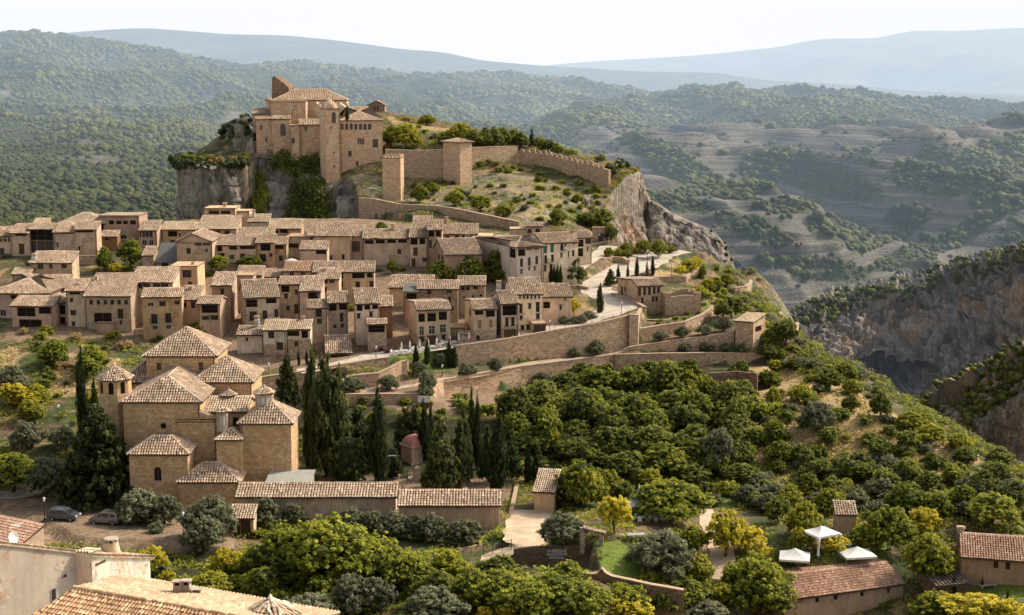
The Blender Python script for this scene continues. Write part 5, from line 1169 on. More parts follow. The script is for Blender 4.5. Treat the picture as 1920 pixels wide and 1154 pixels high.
# ---------------- free standing and retaining walls
def wall_run(name, label, cat, pts, thick=.6, mat='rubblered', cope='coping', merlon=None, front=1.6, minh=1., base=None):
    W = [P(*p) for p in pts]; cen = sum(W)/len(W); root = empty(name, (cen[0], cen[1], cen[2]-2), 0, label, cat)
    S_ = []
    for a, b_ in zip(W[:-1], W[1:]):
        n = max(1, int(np.linalg.norm(b_-a)/1.6))
        for i in range(n): S_.append(a+(b_-a)*i/n)
    S_.append(W[-1]); S_ = np.array(S_); S_[1:-1, 2] += (rng.random(len(S_)-2)-.5)*.05
    m = MB(); cm = MB(); L = np.concatenate([[0], np.cumsum(np.linalg.norm(np.diff(S_[:, :2], axis=0), axis=1))])
    off = np.array([cen[0], cen[1], cen[2]-2])
    tn = np.gradient(S_[:, :2], axis=0); tn /= np.linalg.norm(tn, axis=1, keepdims=True)+1e-9
    nrm = np.stack([tn[:, 1], -tn[:, 0]], 1)
    nrm[nrm[:, 1] > 0] *= 1
    fr, bk = [], []
    for i, p in enumerate(S_):
        q = p[:2]+nrm[i]*front
        zb = min(float(G(p[0], p[1])), float(G(q[0], q[1])), p[2]-minh)-.7 if base is None else p[2]-base
        f0 = V3(p[0], p[1], p[2]); b0 = V3(p[0]-nrm[i][0]*thick, p[1]-nrm[i][1]*thick, p[2])
        fr.append((V3(f0[0], f0[1], zb), f0)); bk.append((V3(b0[0], b0[1], zb), b0))
    uv_fix = []
    for i in range(len(S_)-1):
        for (a0, a1), (c0, c1) in ((fr[i], fr[i+1]), (bk[i+1], bk[i])): m.face([a0-off, c0-off, c1-off, a1-off])
        m.face([fr[i][1]-off, fr[i+1][1]-off, bk[i+1][1]-off, bk[i][1]-off])
        if cope:
            o1 = V3(nrm[i][0]*.08, nrm[i][1]*.08, 0); hh = V3(0, 0, .14); e = V3(0, 0, .003)
            a, b_, c, d = fr[i][1]+o1-off+e, fr[i+1][1]+o1-off+e, bk[i+1][1]-o1-off+e, bk[i][1]-o1-off+e
            cm.face([a+hh, b_+hh, c+hh, d+hh], 0, float(rng.random())); cm.face([a, b_, b_+hh, a+hh]); cm.face([d, d+hh, c+hh, c])
    for k in (0, -1): m.face([fr[k][0]-off, fr[k][1]-off, bk[k][1]-off, bk[k][0]-off])
    m.build('wall', M[mat], root)
    if cope: cm.build('coping', M[cope], root)
    if merlon:
        mw, mg, mh = merlon; s0 = .5
        while s0+mw < L[-1]:
            q = [np.array([np.interp(s_, L, S_[:, k]) for k in range(3)]) for s_ in (s0, s0+mw)]; nn_ = V3(np.interp(s0, L, nrm[:, 0]), np.interp(s0, L, nrm[:, 1]), 0)
            k = MB(); hh_ = mh*(.75+.5*random.random()); a, b_ = q[0]-off, q[1]-off; c, d = b_-nn_*.6, a-nn_*.6; up = V3(0, 0, hh_)
            for f in ([a, b_, b_+up, a+up], [b_, c, c+up, b_+up], [c, d, d+up, c+up], [d, a, a+up, d+up], [a+up, b_+up, c+up, d+up]): k.face(f)
            k.build('merlon', M[mat], root); s0 += mw+mg
    return root
wall_run('road_wall', 'tall curved stone wall carrying the village road', 'retaining wall', [(857,640,266),(855,650,258),(930,640,260.5),(1000,628,264),(1060,617,266.5),(1110,609,269),(1150,600,271.5),(1179,592,273.5)])
wall_run('bastion_wall', 'square stone bastion where the road wall ends', 'retaining wall', [(1179,590,276),(1180,591,272.4),(1197,592,272.6),(1199,590,277),(1205,578,285)])
wall_run('parapet_wall', 'low curved parapet beside the bend of the road', 'wall', [(1146,551,297),(1163,555,294),(1180,562,291),(1195,570,287),(1208,577,284)], .5, minh=.8, front=1.5)
wall_run('terrace_wall', 'long lowest stone wall below the olive terraces', 'retaining wall', [(824,716,244.5),(832,713,246.4),(900,701,251.9),(978,688,257.9),(1065,677,263.4),(1152,666,268.9),(1154,666,268.2),(1250,664,269.2),(1350,663,269.8),(1437,664,270.9),(1440,660,275)])
wall_run('terrace_wall', 'sloping stone wall of the olive terrace ending at the watch house', 'retaining wall', [(1153,665,270.4),(1180,652,270.9),(1260,640,271.9),(1320,632,273),(1377,623,274)])
wall_run('terrace_wall', 'upper garden wall with an upturned end, above the olive terrace', 'retaining wall', [(1199,618,275.8),(1240,611,278.4),(1285,605,280.8),(1320,590,286),(1335,580,289),(1338,574,290.5)])
wall_run('street_wall', 'stone wall of the lower street between the church and the garages', 'retaining wall', [(488,709,244),(550,700,246),(630,686,249),(700,675,251.5),(731,671,253)])
wall_run('stair_wall', 'stone wall climbing with the stair at the end of the lower street', 'retaining wall', [(650,708,245),(666,705,245.5),(710,701,246.5),(735,690,248.5),(755,679,250.5),(764,677,250.8),(768,680,256)])
wall_run('lower_path_wall', 'dark stone wall under the lower path behind the cypresses', 'retaining wall', [(642,741,236),(700,740,237),(770,740,238),(798,739,238.5),(812,728,241),(826,714,245),(829,711,249)])
wall_run('old_rampart', 'long old rampart descending below the castle hill', 'rampart', [(672,372,383),(700,374,380),(751,384,377),(816,387,374),(852,392,368),(906,403,360),(973,417,353)], .8, 'rubble')
wall_run('castle_rampart', 'high brown curtain wall between the castle and the wall tower', 'rampart', [(722,281,411.5),(770,283,410.5),(841,282,408)], 1.2, 'rubble')
wall_run('castle_rampart', 'curtain wall right of the wall tower, plain topped', 'rampart', [(884,278,412.5),(930,276,417),(971,275,422)], 1.2, 'rubble')
wall_run('battlement_wall', 'battlemented wall running down to the streaked cliff', 'rampart', [(972,284,422),(1000,286,419),(1028,290,415.5),(1060,299,410.5),(1100,308,404.5),(1141,319,398.5)], .9, 'rubble', None, merlon=(1.2, .8, .85))
wall_run('parking_wall', 'stone wall round the yellow grass plot by the car park', 'retaining wall', [(1221,520,317),(1250,520,318),(1287,520,319.5),(1300,511,325),(1312,502,332)], .6, 'rubble')
wall_run('planter_wall', 'low planter wall in front of the car park trees', 'wall', [(1184,481,338),(1200,484,335),(1213,487,333)], .5, minh=.7, front=1.)
wall_run('street_parapet', 'sloping wall beside the arched gateway', 'wall', [(1110,459,343),(1141,452,347)], .5, 'rubble', minh=1., front=1.)
wall_run('garden_wall', 'wall under the row of small cypresses by the cream mansion', 'retaining wall', [(1040,543,301),(1060,537,303.5),(1082,536,304.5),(1103,540,303)], .5, 'rubble')
wall_run('slope_wall', 'rubble wall holding the bend between the two streets', 'retaining wall', [(1132,486,328),(1150,483,331),(1166,484,331),(1176,489,328)], .6, 'rubble')
wall_run('round_terrace_wall', 'curved wall of the little round terrace at the gorge edge', 'retaining wall', [(1405,526,327),(1406,531,321),(1396,537,316),(1375,540,313.5)], .5, 'rubble')
wall_run('garden_wall', 'low dark wall behind the vegetable beds under the road bend', 'wall', [(1212,601,283.5),(1245,602,282.5),(1275,598,284)], .4, 'rubbledark', minh=.6, front=.8)
wall_run('roadside_wall', 'wall of the church road above the hollow', 'retaining wall', [(150,1010,179.5),(200,1011,179),(260,1013,178.3),(345,1019,177)], .5, 'rubbledark')
wall_run('sign_wall', 'dark stone wall lettered in white beside the gravel yard', 'wall', [(963,1030,174),(1000,1027,174),(1050,1025,174.3),(1099,1024,174.8)], .6, 'rubbledark', None)
wall_run('ramp_wall', 'stone wall rising beside the gated ramp', 'wall', [(862,1032,177.5),(885,1026,179.5),(906,1021,181),(935,1014,183),(957,1009,184.5)], .5, 'rubble')
wall_run('yard_wall', 'pale wall running back from the gated ramp beside the cemetery', 'wall', [(957,984,190.5),(962,958,195.5),(967,932,201),(972,908,207)], .4, 'cream' , 'coping', base=2.3)
wall_run('curved_wall', 'garden wall with a curled crest at the foot of the lawn', 'wall', [(1083,1076,163.5),(1105,1078,163.1),(1120,1078,163.0),(1126,1069,162.9),(1129,1068,162.9),(1135,1076,162.8),(1147,1083,162.5),(1180,1089,162.1),(1220,1098,161.5),(1282,1109,161.0)], .5, 'rubbledark')
wall_run('slope_terrace_wall', 'broken dry stone wall on the slope right of the lowest terrace wall', 'wall', [(1330,700,251),(1380,697,252.5),(1420,701,251)], .5, 'rubbledark', None, minh=.7)
# lettering on the sign wall
sw = P(1044, 1037, 173.9)
for i, tx in enumerate(['ALBERGUE', 'ALQUEZAR', 'MONTAÑA']):
    cu = bpy.data.curves.new('lettering', 'FONT'); cu.body = tx; cu.size = .5 if i < 2 else .36; cu.align_x = 'CENTER'; cu.offset = .012; cu.extrude = .01
    t_ = bpy.data.objects.new('lettering', cu); col.objects.link(t_); cu.materials.append(M['whitepaint'])
    par = [o for o in col.objects if o.name.startswith('sign_wall')][0]
    t_.parent = par; t_.location = V3(sw[0], 173.88, sw[2]+.1-i*.42)-np.array(par.location); t_.rotation_euler = (R(90), 0, R(1))
# ruined roofless hut and stairs on the terraces
def roofless():
    c = P(*VE(860, 545), 291); root = empty('roofless_hut', (c[0], c[1], c[2]), R(8), 'roofless stone hut shell by the garden', 'ruin')
    m = MB(); a = 3.6; d = 3.2
    zs = float(G(c[0], c[1]))-c[2]-.8
    for x0, y0, x1, y1 in ((-a,-d,a,-d+.6),(-a,d-.6,a,d),(-a,-d+.6,-a+.6,d-.6),(a-.6,-d+.6,a,d-.6)):
        n = 6
        for i in range(n):
            if x1-x0 > 1: m.box(x0+(x1-x0)*i/n, y0, zs, x0+(x1-x0)*(i+1)/n, y1, 1.+rng.random()*.8, 0)
            else: m.box(x0, y0+(y1-y0)*i/n, zs, x1, y0+(y1-y0)*(i+1)/n, 1.+rng.random()*.8, 0)
    m.build('wall', M['rubble'], root)
roofless()
def stairs():
    a = P(1420, 655, 283); root = empty('garden_stairs', (a[0], a[1], a[2]), R(-18), 'broad pinkish terrace steps behind the watch house', 'stairs')
    m = MB()
    for i in range(7): m.box(-4.5-.15*i, i*2.6, -2.5, 4.5+.1*i, (i+1)*2.6, -.3+i*.42, 0)
    m.build('steps', mat_flat('step_stone', (.50, .33, .24), .9, 0, .2, .4, 2), root)
    for sx in (-1, 1):
        k = MB()
        for i in range(7): k.box(sx*5.3-.3, i*2.6, -2.5, sx*5.3+.3, (i+1)*2.6, .15+i*.42, 0)
        k.build('side_wall', M['rubblered'], root)
stairs()

for l_, y_ in (((135,482,316),(182,480,316)), 'low brown yard wall under the plain tan houses of the top row'), (((250,505,308),(330,503,306)), 'garden wall between the yellow block and the upper yards'), (((0,600,279),(30,604,279)), 'short wall before the west end house'), (((560,560,300),(640,545,303)), 'yard wall behind the lichened cottage'):
    wall_run('yard_wall', y_, 'wall', list(l_), .4, 'rubble', minh=1.4, front=.8)
wall_run('hillside_wall', 'dry stone wall in the gardens below the pink house', 'wall', [(35,655,262),(70,660,260.5),(120,668,258)], .5, 'rubbledark', None, minh=1.2, front=1.2)
# ------------------------------------------------------------------ lower right farm buildings, front left house
VP = view(1300, 860, 3.097); VQ = view(1680, 940, 5.39); VBL = view(0, 880, 3.0); VH = view(780, 780, 3.085)
M['slabs'] = mat_tiles('slab_roof', (.34, .29, .23), (.22, .18, .14), (.10, .08, .06), (.26, .20, .16))
M['rough'] = mat_plaster('rough_render', (.31, .26, .20), .5, (.30, .23, .17))
house(VP, 'long brown barn with a ribbed tile roof beside the white tents', 530, 1215, 822, 169, roof='gable', yr=652, rot=20, s=.36, wall='brown', per=.3, row=.45, ov=.3, dep=11, name='barn', cat='barn', tile='tilered',
      chim=[(735,735,1.6,dict(h=.9,w=.6,wall='brown')),(1070,575,5.5,dict(h=1.1,w=.3,wall='grey',cap=False))], wins=[('w',708,810,730,837),('w',815,797,838,822),('w',970,777,990,803),('w',1125,758,1142,783)])
house(VQ, 'farmhouse with a pink ribbed roof at the edge of the lawn', 665, 1560, 548, 175, roof='gable', yr=368, rot=-14, s=.36, wall='brown', per=.3, row=.45, dep=9, name='farmhouse', cat='house', tile='tilered',
      chim=[(655,262,4.6,dict(h=1.7,w=.9,wall='brown')),(958,435,2.,dict(h=1.1,w=.35,wall='brown',cap=False))], wins=[('w',985,607,1035,675),('w',1105,617,1155,690)])
house(VQ, 'low dry stone hut with a slab roof behind the bushes', 395, 735, 850, 172, roof='shed', dep=5, s=.16, wall='rubbledark', tile='slabs', per=.5, row=.4, name='stone_hut', cat='hut', rot=10)
house(VP, 'small shed with a thin tiled edge half hidden by trees', 830, 946, 322, 186, roof='shed', dep=3.2, s=.2, wall='brown', name='garden_shed', cat='shed', rot=-6)
house(view(860,660,3.5556), 'old tiled storehouse between the cypresses and the oak wood', 385, 585, 690, 222, roof='shed', yr=618, wall='tan', name='storehouse', cat='shed', rot=-12)
house(VH, 'sand coloured hut with a pale roof at the gravel yard', 684, 800, 430, 196, roof='shed', yr=345, s=.4, rot=-12, wall='ochre', tile='tilepale', per=.3, row=.42, name='yard_hut', cat='hut', dep=4.2)
house(VBL, 'brown roofed shed with an open side next to the parked cars', -140, 118, 362, 172, roof='shed', yr=222, s=.36, rot=-30, wall='tan', tile='tilered', per=.34, row=.5, name='open_shed', cat='shed', dep=3.4, wins=[('Ro',122,335,190,420)])
# the near house at the lower left
def front_house():
    o0 = P(140, 1103, 84); root = empty('near_house', (o0[0], o0[1], 58.), 0, 'near house with rough grey wall, white penthouse and sunlit tile roof', 'house'); off = V3(o0[0], o0[1], 58.)
    q = lambda px, py, Y: P(px, py, Y)-off
    w = MB()
    tp = lambda px, py, Y: q(px, py, Y)
    c142, c171 = tp(142, 1035, 91), tp(171, 1037, 90.45); Uw = V3(math.cos(R(65)), math.sin(R(65)), 0)
    def onw(px, py, A_, U_):
        D_ = V3(-U_[1], U_[0], 0); d = ray(px, py); o_ = A_+off-V3(0, 0, CAMZ); return V3(0, 0, CAMZ)+d*((o_@D_)/(d@D_))-off
    T = [onw(-70, 1012, c142, Uw), onw(27, 1022, c142, Uw), c142]
    for a, b in zip(T[:-1], T[1:]): w.face([V3(a[0], a[1], 0), V3(b[0], b[1], 0), b, a], 0)
    a = T[-1]; b = c171; w.face([V3(a[0], a[1], 0), V3(b[0], b[1], 0), b, a], 1)
    Dw = V3(-Uw[1], Uw[0], 0)
    w.face([T[0]-V3(0, 0, .3), T[2]-V3(0, 0, .3), T[2]+Dw*3-V3(0, 0, 1.2), T[0]+Dw*3-V3(0, 0, 1.2)], 1)
    w.build('wall', [M['rough'], M['tan']], root)
    for (x0, y0, x1, y1) in ((117.5, 1084, 124, 1076), (96, 1132, 103.5, 1103)):
        g0, g1 = onw(x0, y0, c142, Uw)-Dw*.03, onw(x1, y1, c142, Uw)-Dw*.03; m_ = MB()
        L_ = (g1-g0)@Uw; H_ = g1[2]-g0[2]
        pq = lambda u, v, d=0.: g0+Uw*u-Dw*d+V3(0, 0, v)
        m_.face([pq(0, 0), pq(L_, 0), pq(L_, H_), pq(0, H_)], 0)
        for u0, v0, u1, v1 in ((-.05,-.05,L_+.05,0),(-.05,H_,L_+.05,H_+.05),(-.05,0,0,H_),(L_,0,L_+.05,H_)): m_.face([pq(u0, v0, .03), pq(u1, v0, .03), pq(u1, v1, .03), pq(u0, v1, .03)], 1)
        m_.build('window', [M['dark'], M['metal']], root)
    pmesh = MB(); A = q(171, 1042, 90.45); U = Uw; B = onw(281, 1048, A, U); D = Dw; wd = (B-A)@U; zlo = q(171, 1096, 90.45)[2]-3.5
    hgt = A[2]-zlo; hb = B[2]-zlo
    w0, w1 = onw(182.5, 1089, A, U), onw(195.5, 1055, A, U)
    rect = ((w0-A)@U, w0[2]-zlo, (w1-A)@U, w1[2]-zlo, False)
    O = V3(A[0], A[1], zlo); wall_holes(pmesh, O, U, D, wd, 0, hb, [rect], 0, .25)
    pmesh.face([O+V3(0, 0, hb), O+U*wd+V3(0, 0, hb), A])
    pb = O+U*wd; pmesh.face([pb, pb+D*3.4, pb+D*3.4+V3(0, 0, hb-.1), pb+V3(0, 0, hb)], 0)
    ph = pmesh.build('penthouse', [M['white'], M['tan']], root); window(root, O, U, D, rect, 'w', .25)
    cr_ = MB()                                    # tiled verges
    def coping(a, b, wdt, n0=.24, sl=-.06):
        L = np.linalg.norm(b-a); n = int(L/n0); U_ = unit((b-a)*V3(1, 1, 0)); D_ = V3(-U_[1], U_[0], 0); d = (b-a)/n; dn = V3(0, 0, sl*wdt)
        cr_.face([a-D_*.15, b-D_*.15, b+D_*wdt+dn, a+D_*wdt+dn], 1, .3); cr_.face([a-D_*.15-V3(0, 0, .1), b-D_*.15-V3(0, 0, .1), b-D_*.15, a-D_*.15], 0, .7)
        for i in range(n):
            p = a+d*(i+.5); m_ = max(1, int(wdt/.45))
            for j in range(m_):
                s0, s1 = -.2+(wdt+.2)*j/m_, -.2+(wdt+.2)*(j+1.1)/m_
                cr_.tube([p+D_*s0+V3(0, 0, .05+sl*s0), p+D_*s1+V3(0, 0, .02+sl*s1)], [.105, .09], 6, 0, float(rng.random()*.6+.4), cap=False)
    coping(T[0], T[1], 1.4); coping(T[1], T[2], 1.4); coping(T[2], c171, .9); coping(A+V3(0, 0, .05)-U*.1, B+U*.3+V3(0, 0, .05), 3.5)
    cr_.build('coping_tiles', [M['tilepale'], M['under']], root)
    # main roof: two planes meeting on the hip line
    r1, r2 = q(139, 1103, 84), q(470, 1163, 79.2); rd = unit((r2-r1)*V3(1, 1, 0)); n = V3(rd[1], -rd[0], 0)
    rm = MB()
    e1, e2 = r1+n*5.5-V3(0, 0, 2.0), r2+n*5.5-V3(0, 0, 2.0)
    tile_poly(rm, [e1-rd*2.2, e2, r2, r1], .24, .38, .085, seg=5)
    rm2 = MB(); g1, g2 = r1-n*5.6-V3(0, 0, 1.15)-rd*1.0, r2-n*5.6-V3(0, 0, 1.15)+rd*2.5
    tile_poly(rm2, [g2, g1, r1, r2+rd*2.], .24, .38, .10, seg=5)
    for i in range(int(np.linalg.norm(r2-r1)/.4)):
        p = r1+(r2-r1)*i/(np.linalg.norm(r2-r1)/.4); rm.tube([p+V3(0, 0, .05), p+(r2-r1)/np.linalg.norm(r2-r1)*.42+V3(0, 0, .05)], [.14, .12], 7, 0, float(rng.random()))
    rm.build('lower_roof', [mat_tiles('roof_tile_near', (.82, .60, .36), (.50, .30, .17), (.24, .14, .08), (.60, .36, .20)), M['under']], root)
    rm2.build('sunlit_roof', [mat_tiles('roof_tile_sunlit', (.78, .60, .41), (.54, .39, .25), (.30, .20, .13), (.62, .40, .26)), M['under']], root)
    # turret roof at the right end
    k = MB(); c = q(507, 1124, 81.5)
    rr_ = 1.75
    for i in range(8):
        a0, a1 = i*math.pi/4, (i+1)*math.pi/4; p0, p1 = c+V3(rr_*math.cos(a0), rr_*math.sin(a0), -.85), c+V3(rr_*math.cos(a1), rr_*math.sin(a1), -.85)
        tile_poly(k, [p0, p1, c], .26, .38, .07, slab=.1); ridge_cap(k, p0, c, .1)
    k.lathe((c[0], c[1], c[2]-.05), [(.12, 0), (.16, .15), (.04, .35)], 8, 0, .8); k.lathe((c[0], c[1], c[2]-4), [(1.4, 0), (1.4, 3.2)], 8, 1)
    k.build('turret_roof', [M['tile'], M['under']], root)
    # chimneys
    cc = MB(); c = q(209.5, 1041, 94.8); s_ = 90.2/F
    cc.lathe((c[0], c[1], c[2]-1.2), [(.80, 0), (.46, 2.05)], 18, 0); cc.lathe((c[0], c[1], c[2]+.85), [(.47, 0), (.47, .06)], 18, 1)
    for i in range(7): a = i*2*math.pi/7; cc.box(c[0]+.38*math.cos(a)-.05, c[1]+.38*math.sin(a)-.05, c[2]+.9, c[0]+.38*math.cos(a)+.05, c[1]+.38*math.sin(a)+.05, c[2]+1.08, 1)
    cc.lathe((c[0], c[1], c[2]+.88), [(.3, 0), (.3, .2)], 12, 2); cc.lathe((c[0], c[1], c[2]+1.08), [(.46, 0), (.48, .05), (.46, .1)], 20, 1)
    cc.build('chimney', [M['grey'], M['stonepale'], M['hole']], root)
    for px, w_, h_ in ((334, .5, .8), (350, .46, .85), (369.5, .5, .35)):
        c = q(px, 1110 if px < 360 else 1113, 85.2); cc = MB()
        cc.box(c[0]-w_/2, c[1]-.22, c[2]-.8, c[0]+w_/2, c[1]+.22, c[2]+h_*.55, 0); cc.box(c[0]-w_/2+.08, c[1]-.15, c[2]+h_*.55, c[0]+w_/2-.08, c[1]+.15, c[2]+h_*.8, 2)
        for sx in (-1, 1):
            for sy in (-1, 1): cc.box(c[0]+sx*w_*.4-.05, c[1]+sy*.17-.04, c[2]+h_*.55, c[0]+sx*w_*.4+.05, c[1]+sy*.17+.04, c[2]+h_*.8, 0)
        cc.box(c[0]-w_/2-.08, c[1]-.28, c[2]+h_*.8, c[0]+w_/2+.08, c[1]+.28, c[2]+h_*.88, 1)
        cc.build('chimney', [M['tan'], M['stonepale'], M['hole']], root)
    # ladder
    a, b, c_, d_ = [onw(x_, y_, A, Uw)-Dw*k_+off for x_, y_, k_ in ((213.5,1040,.15),(217.5,1096,.5),(231.5,1041,.15),(236.8,1096,.5))]
    lr = empty('ladder', tuple(b), 0, 'thin orange steel ladder leaning on the white penthouse', 'ladder'); m = MB()
    for p, r_ in ((a, b), (c_, d_)): m.tube([r_-b, p-b+V3(0, 0, .15)], [.022, .022], 5)
    for f in (.04, .3, .55, .8): m.tube([a+(b-a)*f-b, c_+(d_-c_)*f-b], [.018, .018], 5)
    m.tube([(a+c_)/2-b, (a*.45+b*.55+c_*.45+d_*.55)/2-b], [.016, .016], 5)
    m.build('rails', mat_flat('orange_steel', (.62, .28, .10), .6), lr)
    # dish and aerial
    c = P(23.5, 1008, 88.6); dr = empty('satellite_dish', tuple(c-V3(0, 0, 1)), 0, 'small round satellite dish on the near house wall', 'satellite dish'); m = MB()
    m.tube([V3(0, 0, -.6), V3(0, 0, 1.)], [.025, .025], 6, 1); m.lathe((0, 0, 0), [(.02, 0), (.25, .05), (.36, .13), (.36, .15)], 16, 0)
    k = MB(); k.lathe((0, 0, 0), [(.38, .15), (.36, .13), (.2, .03), (.02, 0)], 16, 0); o = k.build('dish', M['whitepaint'], dr); o.location = (0, -.05, 1.); o.rotation_euler = (R(75), 0, R(58)); 
    m2 = MB(); m2.tube([V3(0, 0, -.8), V3(0, 0, 1.)], [.025, .025], 6); m2.build('pole', M['iron'], dr)
    c = P(15.5, 1026, 88.4); ar = empty('aerial', tuple(c), 0, 'thin television aerial on a mast beside the dish', 'aerial'); m = MB()
    m.tube([V3(0, 0, -.5), V3(0, 0, 1.95)], [.018, .014], 5); m.tube([V3(.05, 0, 1.3), V3(.85, -.1, 1.38)], [.012, .012], 4)
    for f in range(7):
        x_ = .2+f*.1; m.tube([V3(x_, -.2, 1.3+.02*f-.08), V3(x_, .2, 1.3+.02*f+.08)], [.008, .008], 4)
    m.build('mast', M['metal'], ar)
front_house()

# ------------------------------------------------------------------ trees
M['lf_dark'] = mat_leaf('leaf_dark_green', (.040, .052, .016), (.150, .175, .036), (.46, .47, .10))
M['lf_green'] = mat_leaf('leaf_green', (.050, .066, .013), (.175, .205, .030), (.54, .54, .075))
M['lf_yg'] = mat_leaf('leaf_yellow_green', (.08, .09, .014), (.28, .29, .035), (.60, .56, .07))
M['lf_yellow'] = mat_leaf('leaf_yellow', (.20, .18, .02), (.50, .44, .04), (.80, .68, .08))
M['lf_olive'] = mat_leaf('leaf_olive_grey', (.05, .056, .026), (.15, .16, .085), (.34, .34, .20), .35)
M['lf_cyp'] = mat_leaf('leaf_cypress', (.013, .020, .007), (.042, .060, .016), (.17, .19, .045), .35)
M['lf_con'] = mat_leaf('leaf_conifer', (.02, .03, .01), (.07, .088, .026), (.24, .25, .07), .35)
M['lf_dry'] = mat_leaf('leaf_dry', (.16, .10, .03), (.42, .30, .12), (.66, .52, .26), .3)
M['lf_red'] = mat_leaf('leaf_reddish', (.06, .02, .02), (.20, .07, .07), (.40, .16, .15), .3)
M['bark'] = mat_flat('bark', (.09, .065, .045), .95, 0, .1, .4, 6)
def ico(sub):
    import bmesh
    bm = bmesh.new(); bmesh.ops.create_icosphere(bm, subdivisions=sub, radius=1); v = np.array([x.co[:] for x in bm.verts]); f = np.array([[q.index for q in x.verts] for x in bm.faces]); bm.free(); return v, f
ICO1, ICO2 = ico(1), ico(2)
def leaf_quads(mb, Pn, Nn, size, tone, aspect=1.5, m=0):
    n = len(Pn); up = rng.normal(0, 1, (n, 3)); a = np.cross(Nn, up); a /= np.linalg.norm(a, axis=1, keepdims=True)+1e-9; b = np.cross(Nn, a)
    s = (size*(.6+.8*rng.random(n)))[:, None]
    v = np.stack([Pn-a*s*.5*aspect, Pn-b*s*.5+Nn*s*.12, Pn+a*s*.5*aspect, Pn+b*s*.5-Nn*s*.05], 1).reshape(-1, 3)
    f = np.arange(n*4).reshape(-1, 4); mb.bulk(v, f, m, tone)
def crown(lobes, n, size, bright=.25, core=.80, jit=.75, low_dark=.5, aspect=1.5, tone_scale=.5, per=22, tuft=.042):
    """sprigs of leaves spread over lobes (x,y,z,rx,ry,rz) of a unit crown, with dark gaps between them"""
    mb = MB(); L = np.array(lobes, float); area = (L[:, 3]*L[:, 4]+L[:, 4]*L[:, 5]+L[:, 3]*L[:, 5]); pr = area/area.sum(); nc = max(40, n//per)
    k = rng.choice(len(L), int(nc*2.2), p=pr); d = rng.normal(0, 1, (len(k), 3)); d[:, 2] = d[:, 2]*.9+.15; d /= np.linalg.norm(d, axis=1, keepdims=True)
    rad = .72+.46*rng.random(len(k))**1.1; p = L[k][:, :3]+d*L[k][:, 3:]*rad[:, None]
    inside = np.zeros(len(k), bool)
    for i, l in enumerate(L): inside |= (k != i) & ((((p-l[:3])/(l[3:]*.80))**2).sum(1) < 1)
    o = np.where(~inside)[0][:nc]; p, d, k, rad = p[o], d[o], k[o], rad[o]
    N0 = d/(L[k][:, 3:]); N0 /= np.linalg.norm(N0, axis=1, keepdims=True)
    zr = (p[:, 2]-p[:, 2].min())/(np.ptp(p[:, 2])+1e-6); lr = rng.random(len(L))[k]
    cb = bright+tone_scale*(.25*lr+.55*rng.random(len(p))+.35*zr-.42)+(rad-.95)*.8  # sprigs paler toward top and outside, sunlight painted into the leaf colour
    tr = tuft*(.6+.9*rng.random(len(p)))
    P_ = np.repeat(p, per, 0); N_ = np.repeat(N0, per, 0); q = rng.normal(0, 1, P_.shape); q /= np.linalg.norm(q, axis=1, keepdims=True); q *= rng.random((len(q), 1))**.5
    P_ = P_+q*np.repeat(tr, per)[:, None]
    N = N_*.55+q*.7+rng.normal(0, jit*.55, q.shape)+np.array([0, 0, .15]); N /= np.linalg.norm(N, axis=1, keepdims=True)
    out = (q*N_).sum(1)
    tone = np.clip(np.repeat(cb, per)+.16*out+.22*(rng.random(len(P_))-.5), 0, 1)
    leaf_quads(mb, P_, N, size, tone, aspect)
    v, f = ICO1
    for l in L: mb.bulk(l[:3]+v*l[3:]*core*(.85+.2*rng.random((len(v), 1))), f, 0, .0)  # inner core in the darkest leaf tone, painted shade behind the gaps
    return mb
def rand_lobes(n, flat=.95, spread=.34, r=(.15, .25), zc=.56, zs=.3, z0=.2):
    out = [(0, 0, zc-.06, .31, .31, .34)]
    for i in range(n):
        a = i*2.399+random.random()*.6; q = spread*math.sqrt((i+.6)/n); rr = random.uniform(*r); z = zc+zs*random.uniform(.1, .95)*(1-(q/spread)**2)-zs*random.uniform(.2, 1.15)*(q/spread)
        out.append((q*math.cos(a), q*math.sin(a), max(z, z0), rr, rr, rr*flat))
    return out
def trunk_mb(h=.45, r=.035, forks=4, multi=1, lean=.05):
    mb = MB()
    for m_ in range(multi):
        a = m_*2.1; bx, by = (0, 0) if multi == 1 else (.04*math.cos(a), .04*math.sin(a))
        tx, ty = bx+random.uniform(-lean, lean)+(0 if multi == 1 else .1*math.cos(a)), by+random.uniform(-lean, lean)+(0 if multi == 1 else .1*math.sin(a))
        mb.tube([V3(bx, by, -.06), V3((bx+tx)/2+random.uniform(-.02, .02), (by+ty)/2, h*.5), V3(tx, ty, h)], [r*1.3, r, r*.7], 7)
        for k in range(forks):
            b = k*2*math.pi/forks+random.random(); mb.tube([V3(tx, ty, h*.92), V3(tx+.12*math.cos(b), ty+.12*math.sin(b), h+.12), V3(tx+.24*math.cos(b), ty+.24*math.sin(b), h+.26)], [r*.6, r*.4, r*.15], 5)
    return mb
PROTO = {}
def proto(kind, crown_mb, mat, trunk=None):
    c = crown_mb.build('crown', M[mat]); t = trunk.build('trunk', M['bark']) if trunk else None
    for o in (c, t):
        if o is not None: col.objects.unlink(o)
    PROTO.setdefault(kind, []).append((c, t))
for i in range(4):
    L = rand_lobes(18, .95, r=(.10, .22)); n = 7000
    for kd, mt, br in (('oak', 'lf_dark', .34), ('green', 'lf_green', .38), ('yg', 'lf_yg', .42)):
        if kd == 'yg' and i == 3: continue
        proto(kd, crown(L, n, .029, br, .82, 1.0), mt, trunk_mb(.3, .03))
